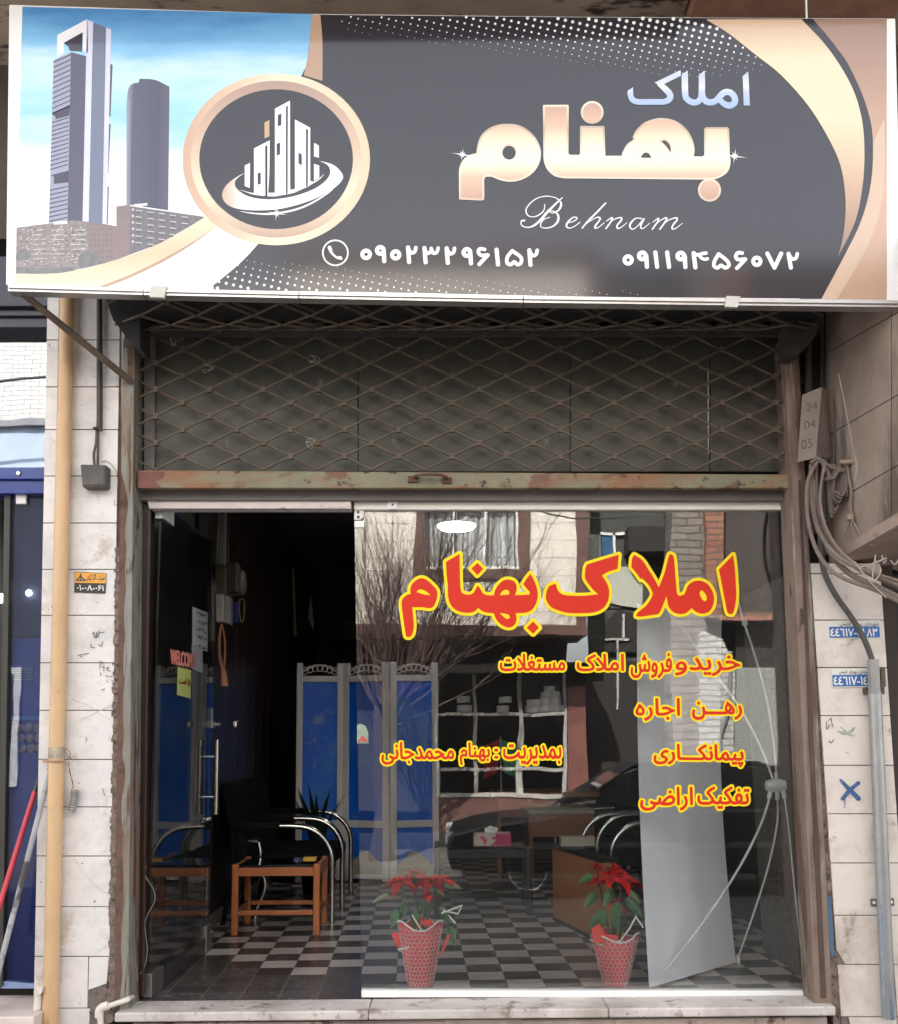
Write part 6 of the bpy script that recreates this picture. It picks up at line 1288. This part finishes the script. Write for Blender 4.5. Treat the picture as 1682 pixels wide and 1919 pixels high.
tag(link('twisted_flex', mb, M('tan_flex', (.30, .23, .18), .8)), 'twisted tan flex with a knot hanging on the bay', 'cable')
mb = MB()
for q in ([(1640, 1040), (1634, 1090), (1650, 1070), (1640, 1050)], [(1652, 1040), (1655, 1055), (1660, 1050)], [(1668, 1050), (1676, 1058), (1682, 1050)], [(1600, 1052), (1630, 1090), (1660, 1120)]): mb.tube([Vector(v) for v in UY(catmull(q), -.42)], .0026, 5)
tag(link('wire_ends', mb, M('pale_wire_end', (.42, .37, .32), .7)), 'loose pale wire ends under the ledge of the bay', 'wire')
for x, w_, lab in ((1513, .016, 'grey upright conduit behind the broken box, nearest the shutter'), (1540, .012, 'dark upright conduit between the broken box and the bay')):
    tag(link('upright_conduit', MB().tube([P(x, 1010, -.03), P(x+2, 560, -.03)], w_, 10), M('conduit_grey', (.12, .105, .095), .7, var=.2), smooth=True), lab, 'conduit')
bx = thing('broken_cable_box', 'broken folded sheet cover with faded letters over the cables', 'box', P(1522, 862, -.2))
link('left_face', MB().pq([(1494, 866), (1528, 858), (1539, 727), (1503, 742)], -.235, -.230), boxm, bx)
link('right_face', MB().prism([P(1528, 858, -.235), P(1531, 815, -.235), P(1545, 860, -.20), P(1556, 855, -.17), P(1551, 735, -.17), P(1539, 727, -.235)], (.002, .004, 0)), M('dusty_sheet_painted_shade', (.17, .14, .12), .6, metal=.15, var=.2, scale=7), bx)  # right face in a darker copy of the cover colour, shade painted in
link('cap', MB().prism([P(1503, 742, -.235), P(1539, 727, -.235), P(1551, 735, -.17), P(1520, 740, -.17)], (0, 0, .004)), boxm, bx)
I = Ink(); I.word('24', (1510, 757, 1531, 771), -.2); I.word('04', (1506, 790, 1528, 806), -.2); I.word('05', (1501, 825, 1522, 843), -.2)
link('faded_letters', I.mesh(wl_(-.2358), res=.7), M('faded_black', (.10, .082, .07), .8, var=.4, scale=60), bx)
link('bricks_behind', MB().pq([(1500, 1000), (1530, 1000), (1530, 905), (1502, 905)], -.04, .02), brickraw, bx)
# ================================================================== across the street (seen in the panes)
YO = -11.0
def pmq(mb, pts, Y0, depth):                                             # outline read in the pane, a slab standing across the street
    return mb.prism([PM(x, y, Y0) for x, y in pts], (0, -depth, 0))
def pmb(mb, x0, y0, x1, y1, Y0, depth): return pmq(mb, [(x0, y1), (x1, y1), (x1, y0), (x0, y0)], Y0, depth)
cladm = M('cream_stone_cladding', (.62, .58, .51), .6, var=.06, scale=1.5, bump=.1, spots=[((.48, .44, .38), 1.2, .58, .2), ((.3, .27, .24), 14, .70, .05)])
browntrim = M('brown_stone_trim', (.105, .052, .042), .5, var=.2, scale=3)
darkshop = M('dark_shop_depth', (.016, .013, .012), .8)
wfr = M('white_window_frame', (.74, .73, .70), .5, var=.05)
ob = thing('cream_building', 'cream stone house with brown window surrounds across the street', 'building', PM(870, 1500, YO))
TOPY = 560
xs0, xs1 = 560, 1100
mb = MB(); pmb(mb, xs0, TOPY, 792, 1172, YO, .3); pmb(mb, 974, TOPY, xs1, 1172, YO, .3); pmb(mb, 792, 1064, 974, 1172, YO, .3); pmb(mb, 792, TOPY, 974, 930, YO, .3)
link('wall', mb, cladm, ob)
random.seed(3); mb = MB()
for k, y in enumerate(range(880, 1172, 33)):
    pmb(mb, xs0, y, xs1, y+.9, YO+.003, .004)
    for x in range(570+(k % 2)*38, 1100, 77):
        if not (770 < x < 995 and y < 1090): pmb(mb, x, y, x+.8, y+33, YO+.003, .004)
link('cladding_joints', mb, M('cladding_joint', (.26, .24, .21), .9), ob)
mb = MB(); pmb(mb, 775, 915, 793, 1084, YO+.05, .3); pmb(mb, 973, 915, 991, 1084, YO+.05, .3); pmb(mb, 793, 1066, 973, 1084, YO+.05, .3); pmb(mb, 775, 912, 991, 932, YO+.05, .3); pmb(mb, 1080, TOPY, 1101, 1172, YO+.04, .3); pmb(mb, xs0, 1171, 1103, 1190, YO+1.0, 1.3)
link('brown_surround', mb, browntrim, ob)
mb = MB(); pmb(mb, 793, 930, 797, 1066, YO-.08, .06); pmb(mb, 969, 930, 973, 1066, YO-.08, .06); pmb(mb, 850, 930, 854, 1066, YO-.08, .06); pmb(mb, 904, 930, 909, 1066, YO-.08, .06); pmb(mb, 797, 1061, 969, 1066, YO-.08, .06)
wf = link('window_frame', mb, wfr, ob)
mb = MB(); vs = []
for i in range(61):
    for y in (925, 1068): vs.append(PM(793+i*3, y, YO-.22)+Vector((0, .02*math.sin(i*1.25)+.012*math.sin(i*2.9), 0)))
mb.add(vs, [(2*i, 2*i+2, 2*i+3, 2*i+1) for i in range(60)]); link('curtain', mb, M('grey_curtain', (.40, .42, .42), .8, var=.25, scale=2, stretch=(4, 4, .1)), wf, smooth=True)
link('window_back', pmb(MB(), 790, 920, 976, 1070, YO-.3, .05), darkshop, wf)
mb = MB(); pmq(mb, [(560, 1242), (1062, 1242), (1062, 1190), (560, 1190)], YO-.3, .3); pmb(mb, 560, 1242, 812, 1520, YO-.02, .3); pmb(mb, 560, 1242, 1100, 1560, YO-1.6, .1); link('shop_recess', mb, darkshop, ob)
mb = MB(); pmb(mb, 800, 1244, 1062, 1258, YO+.06, .3); link('shop_head', mb, M('grey_lintel', (.33, .31, .28), .7), ob)
mb = MB()
for x, w_ in ((816, 6), (886, 7), (972, 9), (1055, 7)): pmb(mb, x, 1262, x+w_, 1490, YO, .06)
for y in (1336, 1438): pmb(mb, 816, y, 1062, y+6, YO+.002, .055)
pmb(mb, 812, 1486, 1064, 1494, YO+.02, .1)
link('shop_window_frame', mb, M('shade_toned_white_frame', (.34, .325, .30), .6, var=.12, scale=8), ob)  # white frame coloured darker to hold the overhang's shade
link('stall_riser', pmb(MB(), 806, 1494, 1064, 1560, YO, .2), browntrim, ob); link('pier', pmb(MB(), 1064, 1286, 1098, 1560, YO+.04, .3), M('red_brown_tiles', (.16, .062, .05), .45, var=.2, scale=4), ob)
link('roof', MB().box((PM(560, 900, YO).x-.1, YO-6, PM(600, TOPY, YO).z), (PM(1100, 900, YO).x+.05, YO+.15, PM(600, TOPY, YO).z+.12)), browntrim, ob)
mb = MB(); 
potm = M('aluminium_pot', (.75, .74, .72), .45, metal=.3)
random.seed(9)
for k, (x, y, r) in enumerate(((1018, 1335, .10), (1019, 1322, .095), (1022, 1309, .09), (1028, 1298, .085), (1038, 1335, .09), (1039, 1322, .085), (1040, 1309, .08), (1000, 1335, .10), (1002, 1322, .09), (945, 1318, .11), (940, 1336, .10), (870, 1335, .10), (868, 1318, .09), (1050, 1335, .06))):
    c = PM(x, y, YO-.16); o = link('cooking_pot', MB().lathe(c, [(r*.9, 0), (r, .015), (r, .085), (r*1.06, .09), (r*1.0, .095)], 16), potm, smooth=True)
    tag(o, 'aluminium cooking pot on the upper shelf of the shop across the street', 'pot', 'pots in the shop window across the street')
link('shelf', pmb(MB(), 816, 1336.5, 1062, 1340, YO-.2, .4), M('shelf_board', (.2, .17, .14), .7), ob)
# grey-green neighbour
gb_ = thing('grey_building', 'grey rendered house with an arched dark window across the street', 'building', PM(1170, 1500, YO-.8)); YB = YO-.8
grm = M('pale_grey_render', (.42, .43, .37), .8, var=.12, scale=1.5); dgm = M('dark_grey_render', (.05, .05, .046), .8, var=.15, scale=1.5)
link('wall', pmb(MB(), 1100, TOPY, 1345, 1140, YB, .3).box((PM(1100, 900, YB).x, YB-.3, -.6), (PM(1345, 900, YB).x, YB-.02, PM(1200, 1138, YB).z)), dgm, gb_)
link('pale_band', pmb(MB(), 1096, 1002, 1122, 1062, YB+.03, .1), grm, gb_); mb = pmq(MB(), [(1120, 1128), (1200, 1140), (1200, 1062), (1120, 1058)], YB+.03, .1); link('pale_band', mb, grm, gb_)
w1 = link('window_frame', pmb(pmb(pmb(MB(), 1120, 996, 1176, 1001, YB+.06, .05), 1120, 996, 1124, 1050, YB+.06, .05), 1147, 996, 1152, 1050, YB+.06, .05).add([], []), wfr, gb_)
link('blue_pane', pmb(MB(), 1124, 1001, 1147, 1050, YB+.03, .02), M('blue_pane', (.05, .12, .22), .15), w1)
arcp = [(1128, 1225), (1128, 1180), (1134, 1160), (1148, 1147), (1166, 1142), (1184, 1147), (1196, 1160), (1202, 1180), (1202, 1225)]
link('arched_window', pmq(MB(), arcp, YB+.04, .05), darkshop, gb_)
link('window_bars', pmb(pmb(pmb(MB(), 1128, 1196, 1182, 1200, YB+.08, .03), 1154, 1200, 1159, 1330, YB+.08, .03), 1170, 1150, 1175, 1198, YB+.08, .03), M('grey_bars', (.38, .38, .35), .6), gb_)
link('eaves', pmb(MB(), 1180, 985, 1262, 1030, YB+.5, .5), darkshop, gb_); link('shop_dark', pmb(MB(), 1100, 1240, 1300, 1560, YB+.05, .1), darkshop, gb_)
# brick buildings on the right
def brickmat(name, c1, c2, mo, sc=1.0):
    m = bpy.data.materials.new(name); m.use_nodes = True; t = m.node_tree; b = t.nodes['Principled BSDF']; b.inputs['Roughness'].default_value = .85
    tc = t.nodes.new('ShaderNodeTexCoord'); mp = t.nodes.new('ShaderNodeMapping'); mp.inputs['Rotation'].default_value = (R(90), 0, 0); t.links.new(tc.outputs['Object'], mp.inputs[0])
    sp = t.nodes.new('ShaderNodeSeparateXYZ'); t.links.new(tc.outputs['Object'], sp.inputs[0]); cb = t.nodes.new('ShaderNodeCombineXYZ')
    ad = t.nodes.new('ShaderNodeMath'); ad.operation = 'ADD'; t.links.new(sp.outputs[0], ad.inputs[0]); t.links.new(sp.outputs[1], ad.inputs[1]); t.links.new(ad.outputs[0], cb.inputs[0]); t.links.new(sp.outputs[2], cb.inputs[1])
    br = t.nodes.new('ShaderNodeTexBrick'); br.inputs['Scale'].default_value = 1; br.inputs['Brick Width'].default_value = .22*sc; br.inputs['Row Height'].default_value = .07*sc; br.inputs['Mortar Size'].default_value = .008*sc
    br.inputs['Color1'].default_value = (*c1, 1); br.inputs['Color2'].default_value = (*c2, 1); br.inputs['Mortar'].default_value = (*mo, 1); t.links.new(cb.outputs[0], br.inputs['Vector'])
    t.links.new(br.outputs['Color'], b.inputs['Base Color']); return m
redb = brickmat('red_brick', (.22, .085, .055), (.29, .13, .085), (.07, .07, .06), 1.3); greyb = brickmat('grey_brick', (.15, .13, .115), (.20, .175, .15), (.07, .06, .055), 1.5); whiteb = brickmat('white_painted_brick', (.66, .65, .61), (.74, .73, .69), (.30, .29, .28), 1.0)
rb_ = thing('brick_building', 'red and grey brick house with a roller door across the street', 'building', PM(1340, 1500, YO+.6)); YR = YO+.6
link('rear_wall', pmb(MB(), 1250, TOPY+20, 1720, 1570, YR-.6, .3), M('dark_gap_render', (.04, .035, .03), .8), rb_); link('red_pier', pmb(MB(), 1322, TOPY, 1350, 1158, YR, .4), redb, rb_); link('grey_pier', pmb(MB(), 1258, TOPY, 1323, 1300, YR-.15, .5), greyb, rb_); link('lower_pier', pmb(MB(), 1262, 1300, 1312, 1560, YR-.15, .5), greyb, rb_)  # rear wall: plain dark slab added to close the sky gap between the piers
link('lintel_course', pmb(MB(), 1345, 1150, 1470, 1164, YR+.05, .3), redb, rb_); link('dark_upper_wall', pmb(MB(), 1350, TOPY, 1720, 1150, YR-.2, .3), M('brown_black_render', (.045, .036, .032), .8, var=.2), rb_)
link('white_gable', pmq(MB(), [(1308, 1560), (1378, 1560), (1376, 1250), (1352, 1200), (1318, 1182), (1308, 1190)], YR+.02, .3), brickmat('grey_white_brick', (.36, .35, .33), (.43, .42, .40), (.14, .135, .13), 1.2), rb_)
link('door_recess', pmb(MB(), 1378, 1164, 1470, 1256, YR-.3, .1), darkshop, rb_)
mb = MB(); y = 1250
while y < 1560: pmq(mb, [(1378, y+4.2), (1460, y+4.2), (1460, y), (1378, y)], YR-.02-(.015 if False else 0), .03); y += 5
link('roller_door', mb, M('grey_roller_slats', (.30, .31, .29), .5, metal=.3, var=.08), rb_); link('dark_side_wall', pmb(MB(), 1460, 1150, 1720, 1560, YR, .3), M('charcoal_render', (.05, .045, .042), .8, var=.2), rb_)
link('drain', MB().tube([PM(1366, 1220, YR+.06), PM(1366, 1330, YR+.06), PM(1352, 1380, YR+.06), PM(1352, 1550, YR+.06)], .03, 8), M('grey_drain', (.18, .18, .18), .6), rb_)
# white brick house at the left of the street
wb = thing('white_brick_house', 'white painted brick house across the street', 'building', (-7.5, YO, -.55))
x0, x1 = -12.0, PM(559, 900, YO).x; zt_ = 7.15
zs_ = PM(42, 792, YO).z
link('wall', MB().box((x0, YO-5, zs_), (x1, YO+.05, zt_)), whiteb, wb); zl_ = PM(42, 884, YO).z; link('lower_storey', MB().box((x0, YO-5, -.6), (x1, YO-.01, zl_)), M('dark_slate_render', (.05, .055, .075), .8, var=.2, scale=1), wb); link('ground_floor', MB().box((x0, YO-5, zl_), (x1, YO, zs_)), M('blue_white_render', (.36, .43, .56), .7, var=.06, scale=1), wb); link('coping', MB().box((x0-.1, YO-5, zt_), (x1+.05, YO+.15, zt_+.10)), M('pale_coping', (.62, .62, .6), .7), wb)
link('band', MB().box((x0, YO, zs_-.06), (x1, YO+.09, zs_+.03)), M('grey_band', (.2, .2, .22), .7), wb)
for k in range(3):
    f = link('window_frame', MB().box((-11.2+k*1.9, YO, .4), (-10.0+k*1.9, YO+.04, 2.1)), wfr, wb); link('pane', MB().box((-11.1+k*1.9, YO+.035, .5), (-10.1+k*1.9, YO+.045, 2.0)), M('dark_pane', (.03, .035, .045), .1), f)
mb = MB().tube([Vector((x0+(x1-x0)*t, YO+.9, 6.15-.35*math.sin(math.pi*t)+.5*t)) for t in np.linspace(0, 1.0, 16)], .022, 6)
tag(link('overhead_cable', mb, M('black_cable', (.02, .02, .022), .6), smooth=True), 'black overhead cable in front of the white brick house', 'cable')
mb = MB().tube([PM(x, y, YO+1.0) for x, y in catmull([(930, 940), (985, 952), (1040, 965), (1085, 972), (1180, 966)])], .012, 6); tag(link('overhead_cable', mb, M('black_cable_thin', (.02, .02, .022), .6), smooth=True), 'thin black cable across the cream house', 'cable')
# bare pollard tree
tr = thing('bare_tree', 'bare leafless tree with a brush of upright twigs across the street', 'tree', PM(715, 1600, -9.6)); base = WL[tr.name]; base = Vector((base.x, -9.6, -.52)); bark = M('tree_bark', (.035, .025, .022), .9, var=.3, scale=20, bump=.5)
random.seed(41); hd = PM(722, 1330, -9.6)
link('trunk', MB().tube([base, base.lerp(hd, .35)+Vector((.05, 0, 0)), base.lerp(hd, .7)+Vector((-.04, 0, 0)), hd], [.16, .125, .115, .13], 12), bark, tr, smooth=True)
mb = MB()
def twig(p, d, l, r, lev):
    pts = [p]; q = p; dd = d.normalized()
    for k in range(3):
        dd = (dd+Vector((random.gauss(0, .10), random.gauss(0, .10), .12))).normalized(); q = q+dd*l/3; pts.append(q)
    mb.tube(pts, [r, r*.8, r*.6, r*.35], 4 if lev < 2 else 3, caps=False)
    if lev < 3:
        for k in range(5 if lev == 0 else 4):
            t = random.randint(1, 3); twig(pts[t], dd+Vector((random.gauss(0, .42), random.gauss(0, .35), random.gauss(.15, .3))), l*random.uniform(.45, .72), r*.5, lev+1)
for k in range(34):
    a = k*2.4; el = random.uniform(.10, 1.3); tx = random.uniform(-.6, 1.25)
    twig(hd+Vector((random.uniform(-.1, .1), random.uniform(-.1, .1), random.uniform(-.25, .02))), Vector((tx*1.0, math.sin(a)*.5, el)), random.uniform(1.25, 2.1), .017, 0)
link('crown', mb, M('red_brown_twigs', (.085, .052, .042), .8, var=.3, scale=10), tr)
# parked car
cr = thing('parked_car', 'dark saloon car parked along the street outside', 'car', (2.1, -7.75, -.65)); paint = M('black_car_paint', (.010, .010, .011), .38, spec=.35); cg = M('car_glass', (.02, .022, .024), .05); X0 = -.05; zs = -.65
def pr_(pts): return [(X0+x, z+zs) for x, z in pts]
low = [(0.05, .32), (.0, .52), (.06, .68), (.35, .76), (1.15, .87), (1.30, .90), (3.65, .93), (4.15, .95), (4.65, .88), (4.76, .78), (4.78, .45), (4.70, .30), (4.15, .27), (.5, .26)]
cab_ = [(1.28, .89), (1.88, 1.30), (2.06, 1.37), (2.85, 1.40), (3.40, 1.365), (3.75, 1.27), (4.20, .94)]
def loft(prof, ys, ins):
    mb = MB(); n = len(prof); vs = []
    for y, s in zip(ys, ins):
        cz = sum(p[1] for p in prof)/n
        for x, z in prof: vs.append((x, -7.75+y*(1-s*max(0, (z-zs-.55))*.55), z))
    fs = [(j*n+k, j*n+(k+1) % n, (j+1)*n+(k+1) % n, (j+1)*n+k) for j in range(len(ys)-1) for k in range(n)]+[tuple(range(n)), tuple(range((len(ys)-1)*n, len(ys)*n))]
    return mb.add(vs, fs)
link('body', loft(pr_(low), (-.82, -.78, .78, .82), (.12, .1, .1, .12)), paint, cr, bevel=.05, smooth=True); link('cabin', loft(pr_(cab_), (-.74, .74), (.5, .5)), cg, cr, bevel=.03)
rf = pr_([(1.86, 1.29), (2.06, 1.375), (2.85, 1.405), (3.40, 1.37), (3.78, 1.26), (3.75, 1.30), (3.38, 1.41), (2.82, 1.435), (2.04, 1.41)]); link('roof', loft(rf, (-.76, .76), (.5, .5)), paint, cr, bevel=.012)
mb = MB()
for s in (1, -1):
    f = lambda x, z: (X0+x, -7.75+s*.752*(1-.5*max(0, z-.55)*.55), z+zs)
    for p0, p1, r in (((1.26, .88), (1.92, 1.32), .022), ((2.55, .90), (2.55, 1.39), .025), ((3.55, 1.35), (4.20, .93), .035), ((3.45, .92), (3.5, 1.36), .02)): mb.tube([f(*p0), f(*p1)], r, 6)
link('pillars', mb, paint, cr); mb = MB()
for s in (1, -1): mb.tube([(X0+1.45, -7.75+s*.80, .95+zs), (X0+1.47, -7.75+s*.93, .98+zs), (X0+1.55, -7.75+s*.95, .98+zs)], [.03, .07, .06], 8)
link('door_mirror', mb, paint, cr, smooth=True); link('side_trim', MB().box((X0+.4, -6.945, .52+zs), (X0+4.0, -6.925, .58+zs)), M('chrome_trim', (.4, .4, .4), .25, metal=1), cr)
for x in (.85, 3.85):
    for s in (1, -1):
        wl2 = link('wheel', MB().lathe((X0+x, -7.75+s*.72, .30+zs), [(.2, -.09), (.29, -.09), (.31, -.06), (.31, .06), (.29, .09), (.2, .09)], 28, 'y'), M('tyre_rubber', (.02, .02, .02), .8), cr, smooth=True); link('rim', MB().lathe((X0+x, -7.75+s*.72, .30+zs), [(.01, -.085), (.19, -.085), (.205, -.095), (.205, .095), (.19, .085), (.01, .085)], 20, 'y'), M('alloy_rim', (.45, .45, .46), .3, metal=.8), wl2, smooth=True)
for s in (1, -1): link('headlight', MB().box((X0-.01, -7.75+s*.62-.14, .56+zs), (X0+.12, -7.75+s*.62+.14, .68+zs)), M('lamp_lens', (.6, .6, .58), .1), cr, bevel=.02)
